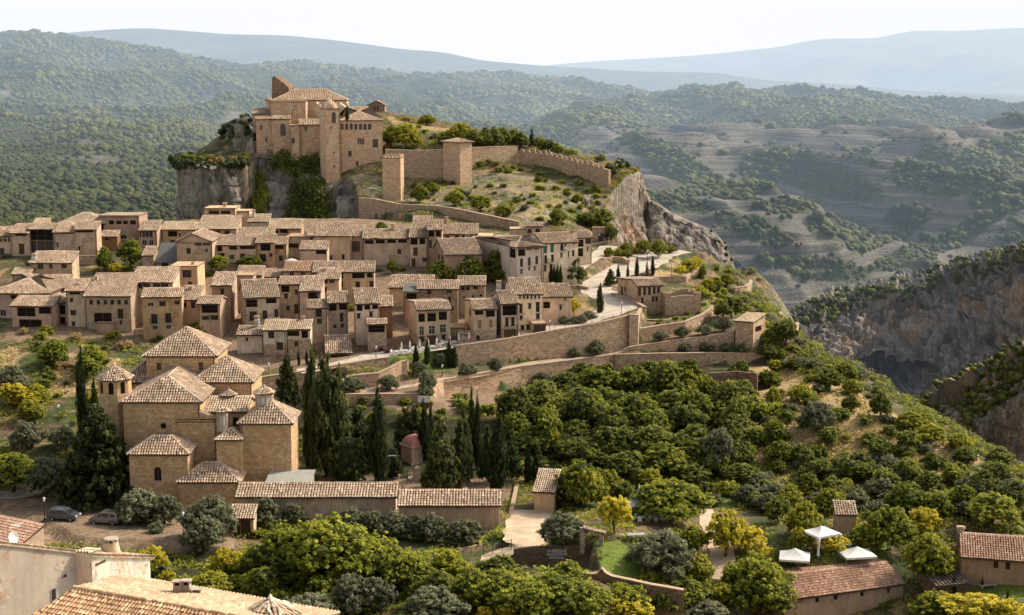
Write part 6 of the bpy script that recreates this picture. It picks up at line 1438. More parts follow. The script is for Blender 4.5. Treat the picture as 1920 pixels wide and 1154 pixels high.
for i in range(3): proto('yellow', crown(rand_lobes(13, .9, .38, (.10, .19), .58, .28), 4600, .030, .46, .66, 1.), 'lf_yellow', trunk_mb(.5, .022, 5, 1, .08))
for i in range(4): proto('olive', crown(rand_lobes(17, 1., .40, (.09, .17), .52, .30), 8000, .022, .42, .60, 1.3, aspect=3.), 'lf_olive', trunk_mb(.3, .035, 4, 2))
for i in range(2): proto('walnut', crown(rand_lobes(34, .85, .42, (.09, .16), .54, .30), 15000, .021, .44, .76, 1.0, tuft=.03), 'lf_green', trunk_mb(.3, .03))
for i in range(3):
    L = [(random.uniform(-.06, .06), random.uniform(-.06, .06), z, w_, w_, .13) for z, w_ in zip(np.linspace(.12, .93, 9), (.36, .44, .47, .46, .43, .38, .31, .22, .1))]
    proto('cypress', crown(L, 6000, .026, .28, .86, .6, aspect=1.9, tuft=.045), 'lf_cyp', trunk_mb(.2, .06, 0))
for i in range(3):
    L = []
    for z in np.linspace(.16, .92, 11):
        w_ = .44*(1-z)**.75+.05
        for k in range(4): a = random.random()*6.28; L.append((w_*.6*math.cos(a), w_*.6*math.sin(a), z+random.uniform(-.03, .03), w_*.62, w_*.62, .07))
    proto('conifer', crown(L, 7000, .027, .34, .78, 1., aspect=2.2), 'lf_con', trunk_mb(.5, .035, 0))
L = []
for z in np.linspace(.12, .95, 12):
    w_ = .5*(1-z)**.7+.05; nb = 7
    for k in range(nb):
        a = k*6.28/nb+random.random()*.8; q = w_*random.uniform(.55, .9); L.append((q*math.cos(a), q*math.sin(a), z-.04*q, w_*.42, w_*.42, .028))
    L.append((0, 0, z, w_*.5, w_*.5, .05))
proto('cedar', crown(L, 11000, .026, .34, .7, .8, aspect=2.4), 'lf_con', trunk_mb(.8, .03, 0))
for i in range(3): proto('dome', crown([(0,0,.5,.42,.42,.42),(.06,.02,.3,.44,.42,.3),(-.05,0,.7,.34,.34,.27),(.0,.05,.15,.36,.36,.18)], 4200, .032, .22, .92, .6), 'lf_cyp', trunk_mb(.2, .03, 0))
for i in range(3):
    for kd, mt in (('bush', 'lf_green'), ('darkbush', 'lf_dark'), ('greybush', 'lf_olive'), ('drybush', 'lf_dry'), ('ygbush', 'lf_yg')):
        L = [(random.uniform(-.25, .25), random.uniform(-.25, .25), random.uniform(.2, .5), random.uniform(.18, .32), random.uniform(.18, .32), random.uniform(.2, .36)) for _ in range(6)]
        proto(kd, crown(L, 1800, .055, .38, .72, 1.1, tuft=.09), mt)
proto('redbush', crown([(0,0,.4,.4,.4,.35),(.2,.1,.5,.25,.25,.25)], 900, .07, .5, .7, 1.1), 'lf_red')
KN = dict(oak=('oak_tree','tree','dark green oak'), green=('broadleaf_tree','tree','green leafy tree'), yg=('broadleaf_tree','tree','yellowish green tree'), yellow=('almond_tree','tree','bright yellow tree'), olive=('olive_tree','tree','grey green olive tree'),
 walnut=('walnut_tree','tree','huge spreading leafy tree'), cypress=('cypress_tree','tree','narrow dark cypress'), conifer=('conifer_tree','tree','ragged dark conifer'), cedar=('cedar_tree','tree','big tiered cedar'), dome=('clipped_conifer','tree','rounded dense conifer'),
 bush=('bush','bush','green bush'), darkbush=('bush','bush','dark green bush'), greybush=('olive_shrub','shrub','grey green olive shrub'), drybush=('dry_bush','bush','dry straw coloured bush'), ygbush=('bush','bush','yellow green bush'), redbush=('oleander','bush','pink flowering shrub'))
ZONES = [((320,280,480,330),'on the flat outcrop left of the castle'), ((660,170,1300,300),'behind the castle ramparts'), ((640,300,1180,460),'on the stony slope below the ramparts'), ((140,430,740,532),'among the upper village houses'),
 ((740,460,960,535),'before the cream mansion'), ((960,470,1110,545),'beside the cream mansion'), ((1040,545,1135,615),'at the last house of the front row'), ((1110,440,1262,540),'at the car park and road bend'), ((1262,440,1330,530),'by the yellow grass plot'),
 ((1290,500,1420,612),'on the round garden terrace'), ((1136,530,1300,606),'in the vegetable garden'), ((1200,600,1412,662),'on the olive terraces'), ((1412,560,1540,705),'around the watch house'),
 ((350,590,400,635),'below the orange house'), ((540,630,600,690),'in front of the lower garages'), ((768,600,862,712),'below the restaurant terrace'), ((860,600,1140,715),'along the path under the road wall'), ((560,690,830,760),'on the lower path'), 
 ((0,600,200,700),'in the terraced gardens below the west houses'), ((0,700,200,800),'in the bright garden left of the church'), ((0,800,330,1000),'between the church and the parked cars'),
 ((480,640,1020,935),'in the cemetery behind the pink buildings'), ((330,900,940,1040),'before the pink cemetery buildings'), ((230,980,520,1200),'in the hollow above the near house'), ((480,940,860,1200),'in the hollow below the cemetery'), ((860,1040,1300,1200),'below the lettered stone wall'),
 ((930,660,1420,745),'in the top rows of the oak wood'), ((930,745,1420,815),'in the middle of the oak wood'), ((930,815,1420,905),'in the lower part of the oak wood'), ((1000,860,1420,1200),'around the long garden lawn'),
 ((1420,660,1920,790),'on the upper dry slope over the gorge'), ((1420,790,1920,860),'on the middle dry slope over the gorge'), ((1420,860,1920,930),'on the lower dry slope over the gorge'), ((1400,900,1920,1010),'behind the white tents'), ((1400,1000,1920,1300),'around the barn and farmhouse')]
def zone_of(px, py):
    for (a, b, c, d), t in ZONES:
        if a <= px <= c and b <= py <= d: return t
    return 'on the hillside'
PLACED = []
def put(kind, loc, hgt, wid, rot=None, px=0, py=0, label=None, group=None, prefix=True):
    v = PROTO[kind][random.randrange(len(PROTO[kind]))]; nm, cat, ph = KN[kind]
    solo = v[1] is None
    if solo:
        o = v[0].copy(); o.name = nm; col.objects.link(o)
    else:
        o = bpy.data.objects.new(nm, None); col.objects.link(o); o.empty_display_size = .5
        for s_ in v: k = s_.copy(); k.parent = o; col.objects.link(k)
    o.location = loc; o.scale = (wid, wid, hgt); o.rotation_euler = (0, 0, random.random()*6.28 if rot is None else rot); o['category'] = cat
    PLACED.append((o, kind, px, py, label, group)); return o
def tree(kind, px, top, base, w_, label=None, Y=None):
    p = hit(px, base) if Y is None else P(px, base, Y)
    if p is None: return
    k = p[1]/F/CT; sl = 1.0 if (px > 1420 and 690 < base < 935) else 1.; hgt = (base-top)*k*1.08*sl; wid = w_*k*1.24*sl
    return put(kind, (p[0], p[1], p[2]-.1), hgt, wid, px=px, py=(top+base)/2, label=label)
T_ = dict(
 cypress=[(586,668,880,32),(710,738,905,32,'tall solitary cypress with a rounded foot behind the tile roof'),(796,758,868,20),(808,763,855,12),(885,739,872,18),(895,747,880,17),(934,790,922,34),(990,846,905,16),
  (158,666,850,20,'tallest slim cypress left of the church belfry'),(178,715,790,14),(1125,536,588,12,'slim cypress at the sharp bend of the road'),(1159,498,531,7),(1177,497,526,5),(1194,486,521,7),(1213,493,520,5),(1224,484,518,7),
  (1033,498,536,7),(1039,500,536,7),(1045,499,537,7),(1051,501,537,7),(780,651,690,10),(801,645,689,10),(842,640,690,12),(560,658,686,5),(575,656,684,5),(588,647,682,8),(160,435,479,12,'small cypress against the tan wall with the slit window'),
  (1788,1077,1121,8),(1841,1085,1109,5),(1889,1105,1128,5),(851,652,690,14)],
 conifer=[(539,672,768,40),(612,676,895,62),(637,700,890,52),(642,742,850,50),(673,770,862,50),(829,789,921,62,'pale ragged conifer right of the domed tomb'),(861,792,912,42),(1008,838,905,28),(761,765,845,42),(778,768,850,42),(743,848,897,26),
  (1077,479,531,38,'broad dark fir in front of the cream mansion'),(1145,507,537,20,'golden tipped conifer at the road bend'),(997,245,276,12),(915,800,905,30),(960,810,900,34),(700,790,880,44),(870,770,890,30)],
 cedar=[(190,765,948,118,'big tiered cedar left of the church')],
 dome=[(652,818,908,64,'broad rounded conifer right of the church chapel')],
 walnut=[(545,965,1092,130,),(622,948,1104,165),(705,985,1100,115),(765,1018,1112,95),(1258,888,978,126,'large round walnut tree beside the garden path'),(25,842,925,98),(1420,1032,1160,128,'big leafy tree touching the barn roof'),(1668,937,1032,84)],
 olive=[(875,675,708,32),(928,668,697,26),(1075,650,672,22),(1118,635,668,34),(1238,618,641,26),(1280,611,636,26),(1319,608,629,24),(1357,590,622,28),(1285,641,660,24),(1325,638,659,26),(1359,640,659,20),(1394,641,660,24),
  (729,698,732,36),(800,690,735,30),(797,715,752,28),(620,700,735,34),(660,702,738,40),(572,720,745,20),(828,660,690,24),(785,675,702,24),(395,922,1010,88),(385,965,1035,70),(494,925,985,60),(550,935,985,38),(660,945,992,50),(740,955,1012,60),(778,960,1014,50),(815,958,1016,56),(875,965,1020,66),(700,950,1000,40),
  (660,1065,1154,82),(705,1072,1150,62),(812,1090,1172,112),(585,1105,1168,100),(265,908,982,84),(310,915,985,60),(20,680,732,48),(92,848,935,68),(55,785,842,58),(120,790,842,46),
  (1057,590,608,18),(1074,590,608,18),(1090,588,606,20),(1104,580,599,24),(1347,790,880,58),(1533,742,808,58),(1052,960,1027,78,'bushy grey olive at the corner of the gravel yard'),(1240,982,1087,104),(1325,1125,1178,92),(1018,694,720,38),(250,918,980,60),(1440,920,962,48),(1400,905,945,46)],
 yellow=[(25,715,762,60),(50,730,764,46),(214,493,513,30,'small bright yellow green tree above the wide tiled house'),(1194,462,477,14),(1276,497,518,26),(1294,484,510,34),(1304,479,506,22),(1153,925,1003,66),(1360,950,1048,76,'bright yellow tree beside the sandy path'),(1182,1112,1162,80),(800,1133,1168,42),(950,1118,1162,48),(908,1134,1168,30),
  (1733,950,1002,58,'bright yellow tree above the farmhouse'),(1830,1110,1166,120),(288,1017,1078,52),(315,1065,1108,36),(423,1022,1082,56),(1075,556,592,24),(1400,978,1040,70),(1560,1000,1040,60),(1890,1120,1168,60)],
 yg=[(70,720,757,42),(397,1070,1118,70),(485,1060,1122,62),(1310,535,566,46),(1341,518,545,28),(1362,512,538,30),(1326,522,548,26),(762,232,281,48,'round yellow green tree behind the castle rampart'),(862,230,264,42),(800,215,236,30),(1220,876,916,38),(1140,880,926,52),(1507,937,1008,60,'open crowned yellow green tree behind the gazebo'),(1555,912,962,56),(1585,895,926,34),(1742,995,1096,82),
  (1502,720,752,50),(1802,811,846,44),(1312,1035,1092,52),(1300,985,1032,52),(843,1025,1092,72),(1752,1105,1168,82),(1704,771,806,50),(1449,724,763,26),(1598,709,739,34),(1744,793,831,56),(1100,872,950,60),(1620,980,1030,60),(1500,985,1030,40),(1035,800,850,30),(60,750,790,50),(1480,905,950,44),(830,700,740,1)],
 green=[(1119,685,746,84),(1197,738,813,90),(1299,724,796,68),(1248,830,891,92),(245,449,503,48,'round dark tree in the yard of the upper village'),(197,462,511,30),(410,479,511,36),(467,479,509,40),(372,494,520,16),(378,598,631,50),(830,487,531,54),(884,480,531,58),(930,468,527,44),(938,503,531,34),(736,487,513,18),(715,416,433,22),
  (102,635,688,56),(175,645,690,42),(165,668,712,52),(1142,463,481,18),(1160,466,484,18),(1174,468,487,24),(1175,456,474,22),(1205,450,475,26),(1216,454,476,20),(1235,448,483,28),(1257,459,475,22),(1090,858,946,90),(950,1066,1140,104),(1040,1070,1150,112),(1100,1085,1158,88),(890,1060,1142,82),(1000,1085,1164,90),
  (1860,922,986,92),(1804,905,951,52),(1183,682,746,68),(1287,684,736,42),(1327,702,761,48),(1028,764,841,54),(992,792,839,36),(1390,706,739,38),(1585,676,716,46),(1442,691,727,46),(787,345,381,30),(812,343,366,22),(853,356,386,34),(902,367,398,38),(944,380,406,34),(1046,391,422,32),(1082,363,382,20),(1051,712,733,18),(733,235,277,36),(835,246,270,30),(1453,786,831,46),(1460,826,869,54),(1700,900,960,70),(1760,920,975,50)],
 oak=[(967,722,791,64),(1017,712,776,64),(1096,725,811,82),(1245,671,746,68),(1254,728,791,58),(1285,752,816,72),(1363,710,776,48),(1378,752,813,46),(1090,806,843,48),(1147,798,859,74),(1225,795,856,92),(1296,798,866,86),(1178,845,891,74),(1300,868,906,58),(1322,900,951,34),(1389,677,706,30),
  (1372,555,597,38),(1356,562,598,30),(1472,597,646,48),(1446,615,641,24),(1440,645,674,32),(1489,672,696,26),(1551,684,731,54),(1595,738,771,32),(1651,731,784,38,'lone dark tree standing on dry grass at the gorge edge'),(1555,800,834,46),(1609,848,901,72),(1704,804,846,46),(1649,818,856,48),(1700,858,896,50),(1809,840,869,38),(1875,837,871,46),(1751,848,879,46),(1795,866,903,36),(1870,866,901,52),
  (1387,866,901,58),(1603,858,903,74),(1703,858,906,48),(1797,868,904,34),(1458,925,981,42),(676,181,209,24),(890,243,276,32),(908,240,276,30),(925,238,277,32),(943,240,277,30),(960,243,277,30),(976,247,278,28),(1012,256,284,24),(1028,262,286,24),(1045,268,290,22),(1128,400,441,46),(1100,398,426,36),(1145,420,457,28),(1317,495,521,14),(1068,790,830,40),(1340,840,890,50),(1150,760,830,60),(1230,765,830,60),(1420,800,840,40),(1500,830,870,44),(1540,860,900,44),(1660,880,925,50),(1740,880,925,50),(1840,880,930,56),(1900,900,950,60)])
for kd, l in T_.items():
    for t in l:
        if t[3] < 3: continue
        tree(kd, *t[:4], label=t[4] if len(t) > 4 else None)
tree('cypress', 651, 198, 228, 6, 'tiny cypress growing on the castle terrace', Y=411.5)
# bushes scattered on the slopes
def fill(kinds, poly, n, hr, mind=1., seed=1, avoid=True):
    rs = random.Random(seed); pts = []; xs = [p[0] for p in poly]; ys = [p[1] for p in poly]; tries = 0
    while len(pts) < n and tries < n*30:
        tries += 1; px, py = rs.uniform(min(xs), max(xs)), rs.uniform(min(ys), max(ys))
        if not inpoly(np.array([px]), np.array([py]), poly)[0]: continue
        p = hit(px, py)
        if p is None or any((p[0]-q[0])**2+(p[1]-q[1])**2 < mind**2 for q in pts): continue
        pts.append(p); h_ = rs.uniform(*hr); put(rs.choice(kinds), (p[0], p[1], p[2]-h_*.12), h_, h_*rs.uniform(1.1, 1.7), px=px, py=py, group='auto')
fill(['bush','darkbush','greybush','ygbush','bush'], [(765,340),(880,345),(1050,350),(1135,370),(1110,440),(980,412),(900,395),(770,380)], 52, (.9, 2.1), 2., 3)
fill(['darkbush','bush'], [(890,300),(1135,355),(1130,372),(960,330),(886,322)], 16, (1.2, 2.2), 2., 4)
fill(['bush','darkbush','drybush'], [(336,296),(460,296),(456,310),(338,308)], 14, (1.4, 2.8), 2., 5)
fill(['bush','greybush','ygbush','drybush'], [(720,215),(880,240),(1150,292),(1195,325),(1150,315),(900,272),(740,262)], 24, (1., 2.4), 3., 6)
fill(['bush','darkbush','greybush','ygbush'], [(1420,690),(1500,680),(1600,700),(1700,765),(1890,878),(1700,900),(1500,880),(1400,880),(1400,740)], 60, (1.2, 2.8), 2.2, 7)
fill(['bush','ygbush','greybush','darkbush'], [(1335,500),(1385,515),(1400,545),(1450,595),(1500,645),(1470,640),(1400,600),(1330,560)], 30, (.9, 2.2), 1.8, 77)
fill(['bush','ygbush','greybush'], [(1380,560),(1450,600),(1540,680),(1450,690),(1400,600)], 20, (1., 2.4), 2., 8)
fill(['bush','ygbush','darkbush','drybush'], [(0,620),(330,640),(260,680),(200,760),(0,760)], 26, (1., 2.6), 2.4, 9)
fill(['bush','darkbush','ygbush'], [(260,1040),(520,1040),(860,1100),(860,1150),(560,1150),(300,1100)], 22, (1.5, 3.), 3., 10)
fill(['bush','ygbush','darkbush','greybush'], [(1300,880),(1900,930),(1900,985),(1600,970),(1330,960),(1020,950),(1060,880)], 34, (1.6, 3.4), 3., 11)
fill(['bush','ygbush'], [(1215,590),(1330,572),(1330,590),(1230,612)], 12, (.5, 1.1), 1., 12)
fill(['oak','oak','green'], [(960,790),(1000,740),(1110,710),(1400,700),(1430,800),(1400,880),(1100,885),(960,860)], 60, (3., 4.8), 3., 13)
fill(['oak','green'], [(480,1060),(860,1060),(1300,1100),(1300,1160),(480,1160)], 16, (3., 4.6), 4., 23)
fill(['olive','oak','green'], [(1420,860),(1700,890),(1900,930),(1900,970),(1420,960)], 22, (2.2, 3.8), 4., 24)
fill(['bush','darkbush','greybush'], [(230,960),(470,960),(940,1015),(860,1040),(500,1020),(230,1000)], 16, (1.2, 2.4), 2.5, 14)
fill(['bush','ygbush','darkbush'], [(1300,1085),(1470,1090),(1480,1150),(1100,1150),(1100,1120)], 16, (1.6, 3.2), 2.5, 15)
fill(['bush','darkbush','greybush'], [(0,470),(240,480),(700,500),(900,520),(700,600),(300,560),(0,540)], 22, (1., 2.2), 3., 31)
fill(['redbush','redbush','bush'], [(708,655),(726,652),(728,664),(710,668)], 4, (1., 1.6), 1., 16)
fill(['bush','darkbush'], [(560,752),(900,752),(940,790),(620,800)], 20, (1., 2.2), 2., 17)
# labels
ORD = ['first','second','third','fourth','fifth','sixth','seventh','eighth','ninth','tenth','eleventh','twelfth','thirteenth','fourteenth','fifteenth']
from collections import defaultdict
gr = defaultdict(list)
for r_ in PLACED: gr[(zone_of(r_[2], r_[3]), r_[1], r_[5])].append(r_)
for (z_, kd, g_), l in gr.items():
    ph = KN[kd][2]; l2 = sorted([r_ for r_ in l if not r_[4]], key=lambda r_: r_[2])
    for r_ in l:
        if r_[4]: r_[0]['label'] = r_[4]
    plural = ph.replace('bush', 'bushes').replace('tree', 'trees').replace('shrub', 'shrubs')
    if plural == ph: plural += 's'
    for i, r_ in enumerate(l2):
        if g_: r_[0]['label'] = ph+' '+z_; r_[0]['group'] = plural+' '+z_
        else:
            r_[0]['label'] = (('biggest ' if ph in ('dark green oak','green leafy tree','green bush','grey green olive tree') else '')+ph+' '+z_) if len(l2) == 1 else (ORD[min(i, 14)]+' '+ph+' from the left '+z_)
            if len(l) > 1: r_[0]['group'] = plural+' '+z_
# ------------------------------------------------------------------ undergrowth and far scrub (nobody could count them)
def undergrowth():
    n = 15000; px = rng.uniform(-20, 1940, n); py = rng.uniform(560, 1160, n)
    px2 = rng.uniform(700, 1200, 2600); py2 = rng.uniform(215, 450, 2600); px = np.r_[px, px2]; py = np.r_[py, py2]
    mb = [MB(), MB()]
    roadm = blur(((bare > 0) | (lawn > 0))*1., 1)
    Pp = []
    for a, b in zip(px, py):
        p = hit_fast(a, b)
        if p is not None: Pp.append(p)
    Pp = np.array(Pp); gi = ((Pp[:, 0]-GX0)/GS).astype(int); gj = ((Pp[:, 1]-GY0)/GS).astype(int)
    inb = (gi > 0) & (gi < len(gx)-1) & (gj > 0) & (gj < len(gy)-1); Pp, gi, gj = Pp[inb], gi[inb], gj[inb]
    ok = (roadm[gj, gi] < .3) & ~rmask[gj, gi] & ~pm[gj, gi] & ~inpoly(Pp[:, 0], Pp[:, 1], [P(x_, y_, Y_)[:2] for x_, y_, Y_ in ((-40,660,266),(600,660,268),(860,640,266),(1110,600,272),(1150,560,300),(1140,440,352),(600,430,350),(-60,430,350))])
    Pp, gi, gj = Pp[ok], gi[ok], gj[ok]; dr = dry[gj, gi]
    for w_, mt in ((0, 'lf_green'), (1, 'lf_dry')):
        sel = (dr & (rng.random(len(dr)) < .75)) if w_ else (~dr | (rng.random(len(dr)) < .2))
        if not w_: sel &= fbm(Pp[:, 0]/6, Pp[:, 1]/6, s=5) > .42
        q = Pp[sel]; k = 10
        c = np.repeat(q, k, 0); c = c+rng.normal(0, 1, c.shape)*np.array([.45, .45, .05]); c[:, 2] = G(c[:, 0], c[:, 1])+rng.random(len(c))*.45
        N = rng.normal(0, .6, c.shape)+np.array([0, 0, .9]); N /= np.linalg.norm(N, axis=1, keepdims=True)
        leaf_quads(mb[w_], c, N, .28, np.clip(.2+.6*vnoise(c[:, 0]/2, c[:, 1]/2)+.2*rng.random(len(c)), 0, 1))
        o = mb[w_].build('undergrowth' if not w_ else 'dry_grass', M[mt]); tag(o, ['low green undergrowth over the open slopes', 'tufts of dry yellow grass on the slopes'][w_], kind='stuff')
HYS = np.arange(112., 530., 1.5)
def hit_fast(px, py):
    d = ray(px, py); t = HYS/d[1]; x_ = d[0]*t; z_ = CAMZ+d[2]*t; g_ = G(x_, HYS); k = np.argmax(z_ <= g_)
    return None if z_[k] > g_[k] else V3(x_[k], HYS[k], g_[k])
undergrowth()
def blobs(name, P3, r_, tone, label, mat, sub):
    v, f = sub; n = len(P3); mb = MB(); keep = v[:, 2] > -.6
    vv = P3[:, None]+v[None]*(r_[:, None, None]*np.array([1., 1., .85]))*(1+.38*(rng.random((n, len(v), 1))-.5))
    ff = (f[None]+(np.arange(n)*len(v))[:, None, None]).reshape(-1, 3)
    mb.bulk(vv.reshape(-1, 3), ff, 0, np.clip(np.repeat(tone, len(f))+.12*(rng.random(n*len(f))-.5), 0, 1)); o = mb.build(name, mat, smooth=True); tag(o, label, kind='stuff')
M['scrub'] = mat_leaf('scrub_leaf', (.018, .027, .010), (.052, .070, .024), (.14, .155, .05), .2)
def scrub_detail():
    m = M['scrub']; nt = m.node_tree; b = nt.nodes['Principled BSDF']; g_ = nt.nodes.new('ShaderNodeNewGeometry'); no = nt.nodes.new('ShaderNodeTexNoise'); no.inputs['Scale'].default_value = .9; no.inputs['Detail'].default_value = 5; no.inputs['Roughness'].default_value = .75
    nt.links.new(g_.outputs['Position'], no.inputs['Vector']); bu = nt.nodes.new('ShaderNodeBump'); bu.inputs['Strength'].default_value = 1.; bu.inputs['Distance'].default_value = 1.6; nt.links.new(no.outputs['Fac'], bu.inputs['Height']); nt.links.new(bu.outputs[0], b.inputs['Normal'])
    src = b.inputs['Base Color'].links[0].from_socket; mx = nt.nodes.new('ShaderNodeMix'); mx.data_type = 'RGBA'; mx.blend_type = 'MULTIPLY'; mx.inputs[0].default_value = 1.
    rp = nt.nodes.new('ShaderNodeValToRGB'); rp.color_ramp.elements[0].position = .36; rp.color_ramp.elements[0].color = (.52, .52, .48, 1); rp.color_ramp.elements[1].position = .62; rp.color_ramp.elements[1].color = (2.4, 2.2, 1.8, 1)
    nt.links.new(no.outputs['Fac'], rp.inputs[0]); nt.links.new(src, mx.inputs[6]); nt.links.new(rp.outputs[0], mx.inputs[7]); nt.links.new(mx.outputs[2], b.inputs['Base Color'])
scrub_detail()
def far_scrub():
    ny, nx = vegm.shape; n = 95000; X = FX
    e1 = np.linalg.norm(X[1:, :-1]-X[:-1, :-1], axis=-1); e2 = np.linalg.norm(X[:-1, 1:]-X[:-1, :-1], axis=-1)
    yy_ = X[:-1, :-1, 1]; ii = np.arange(ny-1)[:, None]
    wgt = e1*e2*(.04+vegm[:-1, :-1]**1.3)/(yy_/700)**1.15*(pxg[:-1, :-1] > -60)*(pxg[:-1, :-1] < 1980)
    v2 = v_[:-1, :-1]; wgt = wgt*(v2 < 620)
    pr = (wgt/wgt.sum()).ravel(); c = rng.choice(len(pr), n, p=pr); j, i = c//(nx-1), c % (nx-1); a, b = rng.random(n)[:, None], rng.random(n)[:, None]
    p = X[j, i]*(1-a)*(1-b)+X[j, i+1]*a*(1-b)+X[j+1, i]*(1-a)*b+X[j+1, i+1]*a*b
    r_ = np.clip(rng.lognormal(.25, .38, n), .6, 2.8)*(1+np.clip((p[:, 1]-700)/1500, 0, 1.3))
    cl_ = fbm(p[:, 0]/45, p[:, 1]/60, s=12, o=4); r_ *= np.clip(.45+(cl_-.36)*4.2, .4, 1.35)
    tone = np.clip(.12+.55*fbm(p[:, 0]/40, p[:, 1]/40, s=44)+.55*fbm(p[:, 0]/220, p[:, 1]/220, s=49)+.4*(rng.random(n)-.5), 0, 1)
    near = p[:, 1] < 1000
    blobs('scrub_woods', p[near]+V3(0, 0, .5), r_[near], tone[near], 'evergreen scrub woods covering the nearer far slopes', M['scrub'], ICO1)
    v20 = ico(1); o0 = (np.array([v20[0][i] for i in range(12)]), None)
    blobs('scrub_woods', p[~near]+V3(0, 0, .5), r_[~near], tone[~near], 'evergreen scrub woods covering the distant hills', M['scrub'], ICO0)
import bmesh
_b = bmesh.new(); bmesh.ops.create_icosphere(_b, subdivisions=1, radius=1); _b.free()
phi = (1+5**.5)/2; _v = np.array([(-1,phi,0),(1,phi,0),(-1,-phi,0),(1,-phi,0),(0,-1,phi),(0,1,phi),(0,-1,-phi),(0,1,-phi),(phi,0,-1),(phi,0,1),(-phi,0,-1),(-phi,0,1)])/math.sqrt(1+phi*phi)
_f = np.array([(0,11,5),(0,5,1),(0,1,7),(0,7,10),(0,10,11),(1,5,9),(5,11,4),(11,10,2),(10,7,6),(7,1,8),(3,9,4),(3,4,2),(3,2,6),(3,6,8),(3,8,9),(4,9,5),(2,4,11),(6,2,10),(8,6,7),(9,8,1)])
ICO0 = (_v, _f)
far_scrub()
# scrub on the gorge rim, spur and cliff tops; ivy on the crags
def on_mesh(obj_name, cond, n, r0, label, name='rim_scrub', mat='scrub', leaf=False):
    o = bpy.data.objects[obj_name]; me = o.data; co = np.zeros(len(me.vertices)*3, np.float32); me.vertices.foreach_get('co', co); co = co.reshape(-1, 3).astype(float)
    u, v = proj((co[:, 0], co[:, 1], co[:, 2])); k = np.where(cond(u, v, co))[0]
    if not len(k): return
    k = rng.choice(k, n); p = co[k]+rng.normal(0, r0*.8, (n, 3))*np.array([1, 1, .3])
    if leaf:
        mb = MB(); q = np.repeat(p, 14, 0)+rng.normal(0, r0, (n*14, 3))*np.array([1, .6, 1.2])+np.array([0, -.8, 0]); N = rng.normal(0, .6, q.shape)+np.array([.2, -.9, .4]); N /= np.linalg.norm(N, axis=1, keepdims=True)
        leaf_quads(mb, q, N, .5, np.clip(.5*vnoise(q[:, 0]/1.5, q[:, 2]/1.5)+.25*rng.random(len(q)), 0, 1)); ob = mb.build(name, M[mat]); tag(ob, label, kind='stuff')
    else: blobs(name, p, rng.uniform(.6, 1.3, n)*r0, rng.random(n)*.7, label, M[mat], ICO1)
rim = lambda u: np.interp(u, [1530,1600,1700,1790,1860,1960], [600,576,558,524,508,478])
on_mesh('gorge_cliff', lambda u, v, c: (v < rim(u)+6) & (u > 1480) & (u < 2000) & (v > rim(u)-40), 1300, 1.2, 'bushes along the rim of the gorge wall', mat='lf_dark')
sp = lambda u: np.interp(u, [1640,1700,1730,1780,1840,1920,2000], [850,800,772,742,706,660,610])
on_mesh('rock_spur', lambda u, v, c: (v < sp(u)+75) & (u > 1640) & (u < 2000), 1500, 1.0, 'bushes on the back of the reddish spur', mat='lf_dark')
on_mesh('rock_outcrop', lambda u, v, c: (v < 313) & (u > 328), 260, .9, 'bushes hanging over the outcrop edge', leaf=False)
on_mesh('castle_rock', lambda u, v, c: ((u > 555) & (u < 612) & (v > 345)) | ((u-580)**2/34**2+(v-395)**2/28**2 < 1) | ((u > 520) & (u < 548) & (v > 282) & (v < 312)) | ((u > 548) & (u < 600) & (v > 298) & (v < 325)), 900, .9, 'dark ivy sheet hanging below the bell tower', 'ivy', 'lf_dark', True)
on_mesh('castle_rock', lambda u, v, c: ((u-485)**2/14**2+(v-375)**2/48**2 < 1) | ((u-462)**2/16**2+(v-400)**2/30**2 < 1), 420, .8, 'pale green creeper streak on the crag', 'creeper', 'lf_green', True)
on_mesh('castle_rock', lambda u, v, c: (u < 476) & (v < 262), 60, 1.1, 'bushes on top of the crag beside the castle')
on_mesh('hill_cliff', lambda u, v, c: (v < 322) & (u > 1140), 40, .8, 'tufts on the lip of the streaked cliff')
on_mesh('lower_cliff', lambda u, v, c: (v < np.interp(u, [1203,1240,1310,1380], [375,392,430,520])) , 26, .6, 'tufts along the top of the grey cliff')
def gorge_slope():
    n = 9000; x = rng.uniform(20, 188, n); y = rng.uniform(150, 520, n); z = G(x, y); ok = (z < 44) & (z > -95) & (fbm(x/14, y/14, s=61) > .45) & ((x > 60) | (y > 240)); ok &= ~inpoly(x, y, [(0, 150), (62, 150), (66, 215), (20, 215)])
    q = np.stack([x, y, z], 1)[ok]; blobs('slope_scrub', q, rng.uniform(.5, 1.5, len(q)), rng.random(len(q)), 'scrub on the steep side falling into the gorge', M['lf_dark'], ICO1)
gorge_slope()
vx, vy = np.meshgrid(np.linspace(-50, 900, 90), np.linspace(40, 720, 70)); vz = -88+fbm(vx/60, vy/60, s=33)*14
vf = grid_mesh('valley_floor', np.stack([vx, vy, vz], -1), far.data.materials[0], dict(veg=np.clip((fbm(vx/40, vy/40, s=35)-.4)*4, 0, 1))); tag(vf, kind='structure')

